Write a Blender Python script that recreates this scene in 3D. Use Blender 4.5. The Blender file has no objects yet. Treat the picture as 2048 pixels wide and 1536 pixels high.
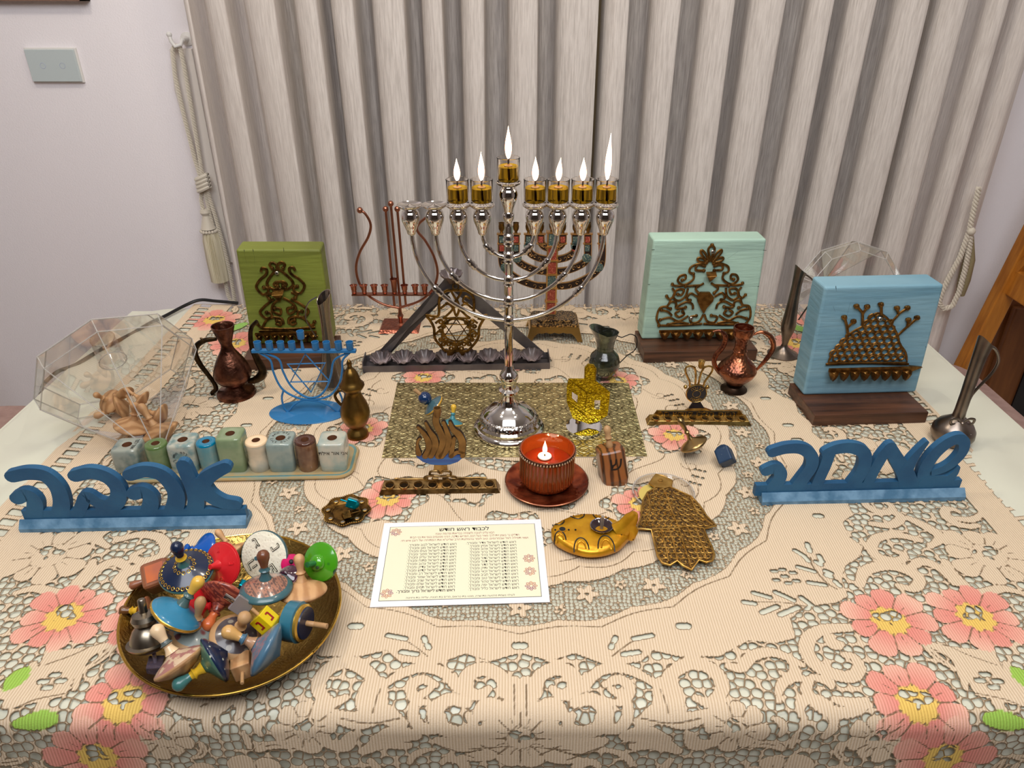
import bpy, bmesh, math, random
import numpy as np
from mathutils import Vector, Matrix, Euler
PI = math.pi
scene = bpy.context.scene
col = scene.collection

# ------------------------------------------------------------------ camera
CF, CH, CAMH = 1470.0, 825.0, 0.60
TH = math.atan(CH / CF)
SN, CS = math.sin(TH), math.cos(TH)
cam_d = bpy.data.cameras.new('camera')
cam = bpy.data.objects.new('camera', cam_d)
col.objects.link(cam)
cam.location = (0, 0, CAMH)
cam.rotation_euler = (PI / 2 - TH, 0, 0)
cam_d.sensor_width = 36.0
cam_d.lens = 36.0 * CF / 2048.0
cam_d.clip_start = 0.01
scene.camera = cam

# ------------------------------------------------------------------ light and exposure
scene.view_settings.view_transform = 'Standard'
scene.view_settings.look = 'None'
scene.view_settings.gamma = 1.0
scene.view_settings.use_curve_mapping = False
scene.view_settings.exposure = 0.24
scene.cycles.use_denoising = True
scene.cycles.caustics_reflective = False
scene.cycles.caustics_refractive = False
scene.cycles.max_bounces = 10
scene.cycles.transparent_max_bounces = 24
scene.cycles.transmission_bounces = 10
scene.cycles.sample_clamp_indirect = 4.0
world = bpy.data.worlds.new('world')
scene.world = world
world.use_nodes = True
world.node_tree.nodes['Background'].inputs[0].default_value = (0.95, 0.93, 1.0, 1)
world.node_tree.nodes['Background'].inputs[1].default_value = 0.30

def area(name, loc, size, power, color, target=None, shape='DISK'):
    d = bpy.data.lights.new(name, 'AREA')
    d.shape = shape; d.size = size; d.energy = power; d.color = color
    o = bpy.data.objects.new(name, d); col.objects.link(o)
    o.location = loc
    if target is not None:
        o.rotation_euler = (Vector(target) - Vector(loc)).to_track_quat('-Z', 'Y').to_euler()
    return o
WARM = (1.0, 0.90, 0.76)
COOL = (0.93, 0.95, 1.0)
area('ceiling_lamp', (-0.72, 0.80, 1.68), 0.16, 5.2, WARM, (-0.4, 1.1, 0))
area('ceiling_lamp', (0.60, 0.70, 1.68), 0.16, 3.4, WARM, (0.3, 0.9, 0))
area('ceiling_lamp', (0.05, 1.00, 1.70), 0.20, 2.8, WARM, (0, 1.0, 0))
area('fill_light', (0.0, 0.10, 1.70), 1.4, 38.0, COOL, (0, 1.8, 0.45), 'SQUARE')  # cool fill added to brighten the room and back wall, no real fixture

# ------------------------------------------------------------------ pixel <-> place
def ray(x, y):
    u = (x - 1024.0) / CF; v = (y - 768.0) / CF
    return Vector((u, CS - v * SN, -SN - v * CS))
def P(x, y, z=0.0):
    d = ray(x, y); t = (z - CAMH) / d.z
    return Vector((d.x * t, d.y * t, z))
def PYY(x, y, Y):
    d = ray(x, y); t = Y / d.y
    return Vector((d.x * t, Y, CAMH + d.z * t))
def depth(p):
    return p.y * CS - (p.z - CAMH) * SN
def mpp(p):                      # metres per photo pixel at a place
    return depth(p) / CF
CAMR = Matrix.Rotation(PI / 2 - TH, 3, 'X')
def vdir(dx, dy, dz=0.0):        # direction seen as right / up / towards the viewer
    return (CAMR @ Vector((dx, dy, dz))).normalized()
def tr(x0, y0, s, pts):
    return [(x0 + p[0] * s, y0 + p[1] * s) for p in pts]

class Frame:
    """upright local frame at a place on the table: a = sideways, b = up"""
    def __init__(self, x, y, yaw=0.0, z=0.0, lean=0.0):
        self.o = P(x, y, z); self.yaw = yaw; self.lean = lean
        self.M = Matrix.Translation(self.o) @ Matrix.Rotation(yaw, 4, 'Z') @ Matrix.Rotation(-lean, 4, 'X')
        self.Mi = self.M.inverted()
        self.k = mpp(self.o)
    def p(self, x, y, d=0.0):    # pixel -> (a, b) on the frame's plane local y = d
        o = self.Mi @ Vector((0, 0, CAMH)); e = self.Mi.to_3x3() @ ray(x, y)
        t = (d - o.y) / e.y
        q = o + e * t
        return (q.x, q.z)
    def ps(self, pts, d=0.0):
        return [self.p(x, y, d) for x, y in pts]
    def place(self, ob):
        ob.matrix_world = self.M
        return ob

# ------------------------------------------------------------------ materials
def lin(c):
    c = c / 255.0
    return c / 12.92 if c <= 0.04045 else ((c + 0.055) / 1.055) ** 2.4
def rgb(t):
    return (lin(t[0]), lin(t[1]), lin(t[2]), 1.0)
MATS = {}
class NT:
    def __init__(self, name):
        self.m = bpy.data.materials.new(name); self.m.use_nodes = True
        self.t = self.m.node_tree; self.n = self.t.nodes; self.b = self.n['Principled BSDF']
        self.out = self.n['Material Output']
    def add(self, kind, **kw):
        nd = self.n.new(kind)
        for k, v in kw.items():
            if k.startswith('i_'):
                key = k[2:]; key = int(key) if key.isdigit() else key
                nd.inputs[key].default_value = v
            else:
                setattr(nd, k, v)
        return nd
    def link(self, a, b):
        self.t.links.new(a, b)
    def math(self, op, a, b=None, c=None, clamp=False):
        nd = self.n.new('ShaderNodeMath'); nd.operation = op; nd.use_clamp = clamp
        for i, v in enumerate((a, b, c)):
            if v is None: continue
            if isinstance(v, (int, float)): nd.inputs[i].default_value = v
            else: self.link(v, nd.inputs[i])
        return nd.outputs[0]
    def mix(self, f, a, b):
        nd = self.n.new('ShaderNodeMix'); nd.data_type = 'RGBA'
        for i, v in ((0, f), (6, a), (7, b)):
            if isinstance(v, (int, float, tuple)): nd.inputs[i].default_value = v
            else: self.link(v, nd.inputs[i])
        return nd.outputs[2]
    def ramp(self, f, lo, hi):
        nd = self.n.new('ShaderNodeMapRange'); nd.clamp = True
        self.link(f, nd.inputs[0]); nd.inputs[1].default_value = lo; nd.inputs[2].default_value = hi
        return nd.outputs[0]

def mat(name, c, rough=0.5, metal=0.0, c2=None, scale=40.0, amt=1.0, stretch=None, bump=0.0, bscale=None,
        coat=0.0, kind='noise', trans=0.0, ior=1.45, emit=None, lo=0.35, hi=0.65, sheen=0.0, detail=3.0, alpha=1.0, coord='Object'):
    if name in MATS: return MATS[name]
    t = NT(name); b = t.b
    b.inputs['Base Color'].default_value = rgb(c)
    b.inputs['Roughness'].default_value = rough
    b.inputs['Metallic'].default_value = metal
    b.inputs['Coat Weight'].default_value = coat
    b.inputs['Coat Roughness'].default_value = 0.08
    b.inputs['Transmission Weight'].default_value = trans
    b.inputs['IOR'].default_value = ior
    b.inputs['Alpha'].default_value = alpha
    b.inputs['Sheen Weight'].default_value = sheen
    tc = t.add('ShaderNodeTexCoord'); mp = t.add('ShaderNodeMapping')
    t.link(tc.outputs[coord], mp.inputs[0])
    if stretch: mp.inputs['Scale'].default_value = stretch
    def tex(k, s):
        if k == 'noise':
            nd = t.add('ShaderNodeTexNoise'); nd.inputs['Scale'].default_value = s; nd.inputs['Detail'].default_value = detail
            t.link(mp.outputs[0], nd.inputs['Vector']); return nd.outputs['Fac']
        if k == 'voronoi':
            nd = t.add('ShaderNodeTexVoronoi', feature='DISTANCE_TO_EDGE'); nd.inputs['Scale'].default_value = s
            t.link(mp.outputs[0], nd.inputs['Vector']); return nd.outputs['Distance']
        if k == 'cells':
            nd = t.add('ShaderNodeTexVoronoi'); nd.inputs['Scale'].default_value = s
            t.link(mp.outputs[0], nd.inputs['Vector']); return nd.outputs['Distance']
        if k == 'wave':
            nd = t.add('ShaderNodeTexWave'); nd.inputs['Scale'].default_value = s; nd.inputs['Distortion'].default_value = 6.0
            nd.inputs['Detail'].default_value = 3.0; nd.inputs['Detail Scale'].default_value = 1.2
            t.link(mp.outputs[0], nd.inputs['Vector']); return nd.outputs['Fac']
        if k == 'magic':
            nd = t.add('ShaderNodeTexMagic'); nd.inputs['Scale'].default_value = s; nd.turbulence_depth = 3
            t.link(mp.outputs[0], nd.inputs['Vector']); return nd.outputs['Fac']
    if c2 is not None:
        f = t.ramp(tex(kind, scale), lo, hi)
        if amt != 1.0: f = t.math('MULTIPLY', f, amt)
        t.link(t.mix(f, rgb(c), rgb(c2)), b.inputs['Base Color'])
    if bump:
        bn = t.add('ShaderNodeBump'); bn.inputs['Strength'].default_value = 1.0; bn.inputs['Distance'].default_value = bump
        t.link(tex(kind if bscale is None else 'noise', bscale or scale), bn.inputs['Height'])
        t.link(bn.outputs[0], b.inputs['Normal'])
    if emit:
        b.inputs['Emission Color'].default_value = rgb(emit[0]); b.inputs['Emission Strength'].default_value = emit[1]
    MATS[name] = t.m
    return t.m

# ------------------------------------------------------------------ mesh building
class MB:
    def __init__(self):
        self.v = []; self.f = []; self.s = []; self.m = []
    def add(self, vs, fs, smooth=False, mi=0, M=None):
        k = len(self.v)
        if M is not None: vs = [M @ Vector(p) for p in vs]
        self.v += [tuple(p) for p in vs]
        for i, f in enumerate(fs):
            self.f.append(tuple(k + j for j in f)); self.s.append(smooth)
            self.m.append(mi[i] if isinstance(mi, (list, tuple)) else mi)
        return self
    def box(self, c, s, M=None, mi=0, taper=1.0):
        x, y, z = s[0] / 2, s[1] / 2, s[2] / 2
        vs = []
        for dz in (-1, 1):
            q = taper if dz > 0 else 1.0
            for dx, dy in ((-1, -1), (1, -1), (1, 1), (-1, 1)):
                vs.append((c[0] + dx * x * q, c[1] + dy * y * q, c[2] + dz * z))
        return self.add(vs, [(0, 3, 2, 1), (4, 5, 6, 7), (0, 1, 5, 4), (1, 2, 6, 5), (2, 3, 7, 6), (3, 0, 4, 7)], False, mi, M)
    def lathe(self, prof, n=32, M=None, mi=0, flute=None, smooth=True, rfun=None, phase=0.0):
        """prof: (r, z); mi may be a list per profile segment; flute=(count, depth)"""
        vs = []; fs = []; ms = []
        for i, (r, z) in enumerate(prof):
            for j in range(n):
                a = 2 * PI * j / n + phase
                rr = r
                if flute: rr = r * (1 + flute[1] * math.cos(flute[0] * a))
                if rfun: rr = rfun(r, z, a)
                vs.append((rr * math.cos(a), rr * math.sin(a), z))
        for i in range(len(prof) - 1):
            for j in range(n):
                k = (j + 1) % n
                fs.append((i * n + j, i * n + k, (i + 1) * n + k, (i + 1) * n + j))
                ms.append(mi[i] if isinstance(mi, (list, tuple)) else mi)
        if prof[0][0] > 1e-6:
            fs.append(tuple(range(n - 1, -1, -1))); ms.append(ms[0] if ms else 0)
        if prof[-1][0] > 1e-6:
            fs.append(tuple((len(prof) - 1) * n + j for j in range(n))); ms.append(ms[-1] if ms else 0)
        return self.add(vs, fs, smooth, ms, M)
    def open_lathe(self, prof, n=32, M=None, mi=0, rfun=None, smooth=True):
        vs = []; fs = []
        for (r, z) in prof:
            for j in range(n):
                a = 2 * PI * j / n
                rr, dz = (r, 0) if rfun is None else rfun(r, z, a)
                vs.append((rr * math.cos(a), rr * math.sin(a), z + dz))
        ms = []
        for i in range(len(prof) - 1):
            for j in range(n):
                k = (j + 1) % n
                fs.append((i * n + j, i * n + k, (i + 1) * n + k, (i + 1) * n + j))
                ms.append(mi[i] if isinstance(mi, (list, tuple)) else mi)
        return self.add(vs, fs, smooth, ms, M)
    def tube(self, path, r, n=8, closed=False, M=None, mi=0, flat=1.0, up=(0, 1, 0), caps=True, smooth=True, elr=None):
        """flat: scale of the section along 'up' """
        pts = [Vector(p) for p in path]; N = len(pts)
        if N < 2: return self
        rs = list(r) if isinstance(r, (list, tuple)) else [r] * N
        vs = []; U = Vector(up)
        prev = None
        for i in range(N):
            if closed: t = pts[(i + 1) % N] - pts[i - 1]
            else: t = pts[min(i + 1, N - 1)] - pts[max(i - 1, 0)]
            if t.length < 1e-9: t = Vector((0, 0, 1))
            t.normalize()
            e = t.cross(U)
            if e.length < 0.15:
                e = prev if prev is not None else t.cross(Vector((1, 0.3, 0.2)))
                e = e - t * e.dot(t)
            e.normalize()
            if prev is not None and e.dot(prev) < 0 and False: e = -e
            prev = e
            w = e.cross(t).normalized()
            for j in range(n):
                a = 2 * PI * j / n
                vs.append(pts[i] + e * (rs[i] * math.cos(a)) + w * (rs[i] * flat * math.sin(a)))
        fs = []
        for i in range(N if closed else N - 1):
            q = (i + 1) % N
            for j in range(n):
                k = (j + 1) % n
                fs.append((i * n + j, i * n + k, q * n + k, q * n + j))
        if caps and not closed:
            fs.append(tuple(range(n - 1, -1, -1))); fs.append(tuple((N - 1) * n + j for j in range(n)))
        return self.add(vs, fs, smooth, mi, M)
    def ball(self, c, r, n=12, M=None, mi=0, sq=(1, 1, 1)):
        vs = []; fs = []; m = max(4, n // 2)
        for i in range(m + 1):
            ph = PI * i / m
            for j in range(n):
                a = 2 * PI * j / n
                vs.append((c[0] + r * sq[0] * math.sin(ph) * math.cos(a), c[1] + r * sq[1] * math.sin(ph) * math.sin(a), c[2] + r * sq[2] * math.cos(ph)))
        for i in range(m):
            for j in range(n):
                k = (j + 1) % n
                fs.append((i * n + j, (i + 1) * n + j, (i + 1) * n + k, i * n + k))
        return self.add(vs, fs, True, mi, M)
    def prism(self, poly, y0, y1, M=None, mi=0, smooth=False):
        """poly in (a, b) = (x, z), extruded along y"""
        ar = sum(poly[i - 1][0] * poly[i][1] - poly[i][0] * poly[i - 1][1] for i in range(len(poly)))
        if ar < 0: poly = poly[::-1]
        n = len(poly)
        vs = [(p[0], y0, p[1]) for p in poly] + [(p[0], y1, p[1]) for p in poly]
        fs = [tuple(range(n)), tuple(range(2 * n - 1, n - 1, -1))]
        fs += [((i + 1) % n, i, i + n, (i + 1) % n + n) for i in range(n)]
        return self.add(vs, fs, smooth, mi, M)
    def ribbon(self, path, w, y0, y1, M=None, mi=0, ends=True):
        """flat stroke with rounded ends in the x-z plane, extruded along y; w = half widths"""
        pts = [Vector((p[0], p[1])) for p in path]; N = len(pts)
        ws = list(w) if isinstance(w, (list, tuple)) else [w] * N
        if len(ws) != N: ws = [ws[0] + (ws[-1] - ws[0]) * i / (N - 1) for i in range(N)]
        L = []; R = []
        for i in range(N):
            t = (pts[min(i + 1, N - 1)] - pts[max(i - 1, 0)]).normalized(); nn = Vector((-t.y, t.x))
            L.append(pts[i] + nn * ws[i]); R.append(pts[i] - nn * ws[i])
        def cap(c, a, ww):
            return [c + Vector((math.cos(a + k * PI / 6), math.sin(a + k * PI / 6))) * ww for k in range(1, 6)]
        t0 = (pts[1] - pts[0]).normalized(); t1 = (pts[-1] - pts[-2]).normalized()
        c0 = cap(pts[0], math.atan2(t0.x, -t0.y), ws[0]) if ends else []
        c1 = cap(pts[-1], math.atan2(t1.y, t1.x) - PI / 2, ws[-1]) if ends else []
        n = N
        loop = R + c1 + L[::-1] + c0
        # quads between L and R, fans at the ends: robust for curved strokes
        vs = []; fs = []
        for s, yy in ((0, y0), (1, y1)):
            for q in loop: vs.append((q.x, yy, q.y))
        K = len(loop); nc1 = len(c1)
        ri = list(range(N)); li = [N + nc1 + (N - 1 - i) for i in range(N)]
        for i in range(N - 1):
            a, b_, c, d = ri[i], ri[i + 1], li[i + 1], li[i]
            fs.append((a, b_, c, d)); fs.append((a + K, d + K, c + K, b_ + K))
        if ends:
            e1 = [ri[-1]] + [N + k for k in range(nc1)] + [li[-1]]
            fs.append(tuple(e1)); fs.append(tuple(q + K for q in e1[::-1]))
            e0 = [li[0]] + [2 * N + nc1 + k for k in range(len(c0))] + [ri[0]]
            fs.append(tuple(e0)); fs.append(tuple(q + K for q in e0[::-1]))
        for i in range(K):
            j = (i + 1) % K
            fs.append((j, i, i + K, j + K))
        return self.add(vs, fs, False, mi, M)
    def build(self, name, mats, parent=None, bevel=0.0, label=None, kind=None, seg=2, fix=False, subsurf=0):
        me = bpy.data.meshes.new(name)
        me.from_pydata(self.v, [], self.f)
        if not isinstance(mats, (list, tuple)): mats = [mats]
        for m in mats: me.materials.append(m)
        me.polygons.foreach_set('use_smooth', self.s)
        me.polygons.foreach_set('material_index', [min(i, len(mats) - 1) for i in self.m])
        me.update()
        if any(self.s): me.set_sharp_from_angle(angle=0.75)
        if fix:
            bm = bmesh.new(); bm.from_mesh(me)
            bmesh.ops.remove_doubles(bm, verts=bm.verts, dist=1e-6)
            bmesh.ops.recalc_face_normals(bm, faces=bm.faces); bm.to_mesh(me); bm.free()
        o = bpy.data.objects.new(name, me); col.objects.link(o)
        if parent is not None: o.parent = parent
        if bevel:
            b = o.modifiers.new('bevel', 'BEVEL'); b.width = bevel; b.segments = seg; b.limit_method = 'ANGLE'; b.angle_limit = 0.7
            b.harden_normals = False
        if subsurf:
            b = o.modifiers.new('sub', 'SUBSURF'); b.levels = subsurf; b.render_levels = subsurf
        if label: o['label'] = label
        if kind: o['kind'] = kind
        return o

def empty(name, label, cat, M=None, group=None):
    o = bpy.data.objects.new(name, None); col.objects.link(o)
    o.empty_display_size = 0.02
    if M is not None: o.matrix_world = M
    o['label'] = label; o['category'] = cat
    if group: o['group'] = group
    return o
def tag(o, label, cat, group=None):
    o['label'] = label; o['category'] = cat
    if group: o['group'] = group
    return o

def spl(pts, n=8, closed=False):
    """Catmull-Rom through the points, any dimension"""
    P_ = [Vector(p) for p in pts]; N = len(P_); out = []
    rng = range(N) if closed else range(N - 1)
    for i in rng:
        p0 = P_[(i - 1) % N] if closed or i > 0 else P_[0] * 2 - P_[1]
        p1 = P_[i]; p2 = P_[(i + 1) % N]
        p3 = P_[(i + 2) % N] if closed or i + 2 < N else P_[-1] * 2 - P_[-2]
        for k in range(n):
            t = k / n
            out.append(0.5 * ((2 * p1) + (p2 - p0) * t + (2 * p0 - 5 * p1 + 4 * p2 - p3) * t * t + (3 * p1 - p0 - 3 * p2 + p3) * t ** 3))
    if not closed: out.append(P_[-1])
    return out
def xz(pts, y=0.0):
    return [(p[0], y, p[1]) for p in pts]
def spiral(cx, cz, r0, r1, a0, a1, n=14):
    return [(cx + (r0 + (r1 - r0) * i / n) * math.cos(a0 + (a1 - a0) * i / n), cz + (r0 + (r1 - r0) * i / n) * math.sin(a0 + (a1 - a0) * i / n)) for i in range(n + 1)]
def axisM(pos, axis, roll=0.0):
    q = Vector(axis).to_track_quat('Z', 'Y')
    return Matrix.Translation(pos) @ q.to_matrix().to_4x4() @ Matrix.Rotation(roll, 4, 'Z')
def text_mesh(name, s, size, thick, m, parent, M, align='CENTER', bold=0.0, rtl=True, sx=1.0, label=None):
    cu = bpy.data.curves.new(name, 'FONT'); cu.body = s[::-1] if rtl else s
    cu.size = size; cu.extrude = thick; cu.align_x = align; cu.align_y = 'CENTER'; cu.offset = bold
    cu.resolution_u = 3
    to = bpy.data.objects.new(name, cu); col.objects.link(to)
    dg = bpy.context.evaluated_depsgraph_get()
    me = bpy.data.meshes.new_from_object(to.evaluated_get(dg))
    bpy.data.objects.remove(to)
    me.transform(M @ Matrix.Diagonal((sx, 1, 1, 1)))
    me.materials.clear(); me.materials.append(m)
    o = bpy.data.objects.new(name, me); col.objects.link(o); o.parent = parent
    if label: o['label'] = label
    return o
def join_meshes(name, obs, m, parent):
    bm = bmesh.new()
    for o in obs: bm.from_mesh(o.data)
    me = bpy.data.meshes.new(name); bm.to_mesh(me); bm.free(); me.materials.append(m)
    for o in obs: bpy.data.objects.remove(o)
    o = bpy.data.objects.new(name, me); col.objects.link(o); o.parent = parent
    return o
# ------------------------------------------------------------------ room
WALLY = 1.80; FLZ = -0.75; CEZ = 1.78
def struct(name, mb, m, **k):
    o = mb.build(name, m, **k); o['kind'] = 'structure'; return o
WALL = mat('wall_paint', (244, 238, 240), 0.75, bump=0.0006, bscale=260)
struct('wall_back', MB().box((0, WALLY + 0.05, 0.5), (6.0, 0.1, 2.7)), WALL)
struct('wall_left', MB().box((-2.65, -0.6, 0.5), (0.1, 4.4, 2.7)), WALL)
struct('wall_right', MB().box((2.65, -0.6, 0.5), (0.1, 4.4, 2.7)), WALL)
struct('wall_front', MB().box((0, -2.65, 0.5), (5.4, 0.1, 2.7)), mat('wall_dim', (120, 110, 104), 0.8))
struct('floor', MB().box((0, -0.6, FLZ - 0.05), (5.6, 4.6, 0.1)), mat('floor_tile', (196, 184, 168), 0.35, c2=(176, 162, 146), scale=3))
struct('ceiling', MB().box((0, -0.6, CEZ + 0.05), (5.6, 4.6, 0.1)), mat('ceiling_paint', (240, 238, 236), 0.8))
# the window behind the curtain: dark night glass, tan mullion
def wz(x, y, Y): return PYY(x, y, Y)
GY = WALLY - 0.012
xl = wz(648, 300, GY).x; xr = wz(1770, 300, GY).x; zb = wz(1100, 437, GY).z; xm0 = wz(1184, 200, GY).x; xm1 = wz(1206, 200, GY).x
wf = MB()
for (a, b, c, d) in ((xl - 0.05, xr + 0.05, zb - 0.05, zb), (xl - 0.05, xl, zb, 1.6), (xr, xr + 0.05, zb, 1.6), (xm0 - 0.02, xm1 + 0.02, zb, 1.6), (xl - 0.05, xr + 0.05, 1.55, 1.6)):
    wf.box(((a + b) / 2, GY - 0.004, (c + d) / 2), (b - a, 0.03, d - c))
wo = struct('window_1', wf, mat('window_wood', (128, 112, 84), 0.6), bevel=0.002)
for a, b in ((xl, xm0 - 0.02), (xm1 + 0.02, xr)):
    MB().box(((a + b) / 2, GY + 0.004, (zb + 1.55) / 2), (b - a, 0.006, 1.55 - zb)).build('glass_pane', mat('night_glass', (26, 34, 62), 0.12), wo)

# ------------------------------------------------------------------ curtains: sheer pleated panels hanging from above the frame
def curtain_mat():
    t = NT('curtain_sheer'); b = t.b
    tc = t.add('ShaderNodeTexCoord')
    def streak(sx, sz, det):
        mp = t.add('ShaderNodeMapping'); mp.inputs['Scale'].default_value = (sx, sx, sz); t.link(tc.outputs['Object'], mp.inputs[0])
        n = t.add('ShaderNodeTexNoise'); n.inputs['Scale'].default_value = 1.0; n.inputs['Detail'].default_value = det; n.inputs['Roughness'].default_value = 0.7
        t.link(mp.outputs[0], n.inputs['Vector']); return n.outputs['Fac']
    fine = streak(300, 16, 3.0)
    b.inputs['Roughness'].default_value = 0.85
    t.link(t.mix(t.ramp(fine, 0.3, 0.7), rgb((214, 203, 194)), rgb((228, 219, 211))), b.inputs['Base Color'])
    ly = t.add('ShaderNodeAttribute'); ly.attribute_name = 'layer'
    a0 = t.math('ADD', t.math('MULTIPLY', ly.outputs['Fac'], 0.36), 0.58)
    a1 = t.math('ADD', a0, t.math('MULTIPLY', t.math('SUBTRACT', fine, 0.5), 0.62), clamp=True)
    t.link(a1, b.inputs['Alpha'])
    tl = t.add('ShaderNodeBsdfTranslucent'); tl.inputs[0].default_value = rgb((216, 208, 198))
    ms = t.add('ShaderNodeMixShader'); ms.inputs[0].default_value = 0.08
    bn = t.add('ShaderNodeBump'); bn.inputs['Distance'].default_value = 0.0006; t.link(fine, bn.inputs['Height']); t.link(bn.outputs[0], b.inputs['Normal'])
    t.link(b.outputs[0], ms.inputs[1]); t.link(tl.outputs[0], ms.inputs[2])
    t.link(ms.outputs[0], t.out.inputs[0])
    return t.m
CM = curtain_mat()
CY = 1.735
def curtain(name, label, bands, xa, xb):
    """bands: pixel columns (at y=0) where each recess starts and ends"""
    # knots along x: (x, depth towards the viewer)
    def X(px): return PYY(px, 0, CY).x
    kn = []
    prev = xa
    for a, b in bands:
        w = a - prev; g = b - a
        kn += [(X(prev), 0.006, 0.0), (X(prev + w * 0.10), 0.040, 0.75), (X(prev + w * 0.45), 0.060, 1.0), (X(a - w * 0.10), 0.064, 1.0), (X(a - 0.5), 0.052, 1.0), (X(a + g * 0.06), 0.0, 0.1), (X(a + g * 0.5), -0.014, 0.0)]
        prev = b
    w = xb - prev
    kn += [(X(prev), 0.004, 0.0), (X(prev + w * 0.15), 0.040, 0.8), (X(prev + w * 0.6), 0.060, 1.0), (X(xb), 0.050, 1.0)]
    top = [(p[0], p[1], p[2]) for p in spl(kn, 4)]
    vs = []; fs = []
    zs = [1.55 - 2.22 * i / 34 for i in range(35)]
    n = len(top)
    cx = (top[0][0] + top[-1][0]) / 2
    for z in zs:
        q = (1.55 - z) / 2.3
        for i, (x, d, _l) in enumerate(top):
            wob = 0.010 * q * math.sin(x * 9.0 + z * 1.7) + 0.004 * q * math.sin(x * 31 + z * 3)
            vs.append((cx + (x - cx) * (1 + 0.01 * q) + wob, CY - d * (1.0 - 0.12 * q) - 0.01 * q * math.sin(x * 14 + 1.0 + z), z))
    for j in range(len(zs) - 1):
        for i in range(n - 1):
            fs.append((j * n + i, (j + 1) * n + i, (j + 1) * n + i + 1, j * n + i + 1))
    o = MB().add(vs, fs, True).build(name, CM)
    at_ = o.data.attributes.new('layer', 'FLOAT', 'POINT'); at_.data.foreach_set('value', [t_[2] for _ in zs for t_ in top])
    return tag(o, label, 'curtain', None)
curtain('curtain', 'pale sheer pleated curtain left of the dark slit, beside the tassel',
        [(395, 411), (465, 491), (567, 594), (649, 667), (723, 750), (817, 844), (891, 922), (969, 1008), (1070, 1104)], 378, 1188)
curtain('curtain', 'pale sheer pleated curtain right of the dark slit, reaching the chair',
        [(1254, 1300), (1358, 1398), (1461, 1492), (1557, 1602), (1648, 1680), (1729, 1768), (1827, 1850), (1906, 1950), (1985, 2012)], 1201, 2068)

# ------------------------------------------------------------------ table and the plain cloth under the lace
TX0, TX1, TY0, TY1 = -0.785, 0.785, 0.44, 1.405
tb = empty('dining_table', 'dining table hidden under the pale green cloth and lace', 'table', Matrix.Translation((0, 0.92, FLZ)))
TW = mat('table_wood', (120, 80, 48), 0.5)
MB().box((0, 0, 0.726), (TX1 - TX0 - 0.03, TY1 - TY0 - 0.03, 0.03)).build('table_top', TW, tb)
for sx in (-1, 1):
    for sy in (-1, 1):
        MB().box((sx * 0.68, sy * 0.40, 0.355), (0.06, 0.06, 0.71)).build('leg', TW, tb)
def rrect(x0, x1, y0, y1, r, n=10):
    out = []
    for cx, cy, a in ((x1 - r, y1 - r, 0), (x0 + r, y1 - r, 90), (x0 + r, y0 + r, 180), (x1 - r, y0 + r, 270)):
        for k in range(n + 1):
            t = math.radians(a + 90 * k / n); out.append((cx + r * math.cos(t), cy + r * math.sin(t)))
    return out
def ring(grow, z, wave=0.0):
    base = rrect(TX0, TX1, TY0, TY1, 0.10); out = []
    m = []
    # resample evenly
    L = [0]
    for i in range(len(base)): L.append(L[-1] + math.dist(base[i], base[(i + 1) % len(base)]))
    N = 260
    for k in range(N):
        t = L[-1] * k / N
        i = max(j for j in range(len(base)) if L[j] <= t)
        f = (t - L[i]) / max(1e-9, L[i + 1] - L[i]); a = base[i]; b = base[(i + 1) % len(base)]
        x = a[0] + (b[0] - a[0]) * f; y = a[1] + (b[1] - a[1]) * f
        cx, cy = 0, 0.92
        nx = (x - max(-0.69, min(0.69, x))); ny = y - max(TY0 + 0.1, min(TY1 - 0.1, y)); d = math.hypot(nx, ny) or 1
        g = grow + wave * (0.5 + 0.5 * math.sin(k * 0.33)) * (0.7 + 0.3 * math.sin(k * 0.11))
        out.append((x + nx / d * g, y + ny / d * g, z))
    return out
RU = 0.022
rings = [ring(RU * (math.sin(PI / 2 * k / 6) - 1) , -0.0012 - RU * (1 - math.cos(PI / 2 * k / 6))) for k in range(7)]
rings += [ring(0.000, -0.05), ring(0.002, -0.10, 0.004), ring(0.004, -0.30, 0.012)]
vs = []; fs = []
NX, NY = 60, 40
for r in rings: vs += r
n = len(rings[0])
for i in range(len(rings) - 1):
    for j in range(n):
        k = (j + 1) % n
        fs.append((i * n + j, (i + 1) * n + j, (i + 1) * n + k, i * n + k))
fs.append(tuple(range(n)))
UC = mat('pale_green_satin', (215, 214, 194), 0.33, sheen=0.3, bump=0.0035, bscale=7, detail=2)
uo = MB().add(vs, fs, True).build('underlay_tablecloth', UC, fix=True)
tag(uo, 'pale green satin cloth showing past both sides of the lace', 'tablecloth')
# wrinkled satin strips beyond the lace are part of the same cloth: gentle folds
for sx in (-1, 1):
    vs = []; fs = []; nx, ny = 26, 90
    for i in range(nx):
        for j in range(ny):
            fx = i / (nx - 1); fy = j / (ny - 1)
            x = 0.60 + 0.172 * fx; y = TY0 + 0.03 + (TY1 - TY0 - 0.06) * fy
            e = math.sin(PI * fx) ** 0.7 * min(1, 8 * fy, 8 * (1 - fy))
            h = 0.0016 * e * (1 + math.sin(14 * y + 30 * x + (2 if sx > 0 else 0)) + 0.6 * math.sin(47 * x - 21 * y) + (0.9 * math.sin(60 * y + 8 * math.sin(20 * x)) if sx < 0 else 0.0))
            vs.append((sx * x, y, -0.0020 + max(0, h) * 1.4))
    for i in range(nx - 1):
        for j in range(ny - 1):
            q = (i * ny + j, i * ny + j + 1, (i + 1) * ny + j + 1, (i + 1) * ny + j)
            fs.append(q if sx < 0 else q[::-1])
    MB().add(vs, fs, True).build('cloth_folds', UC, uo)

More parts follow.
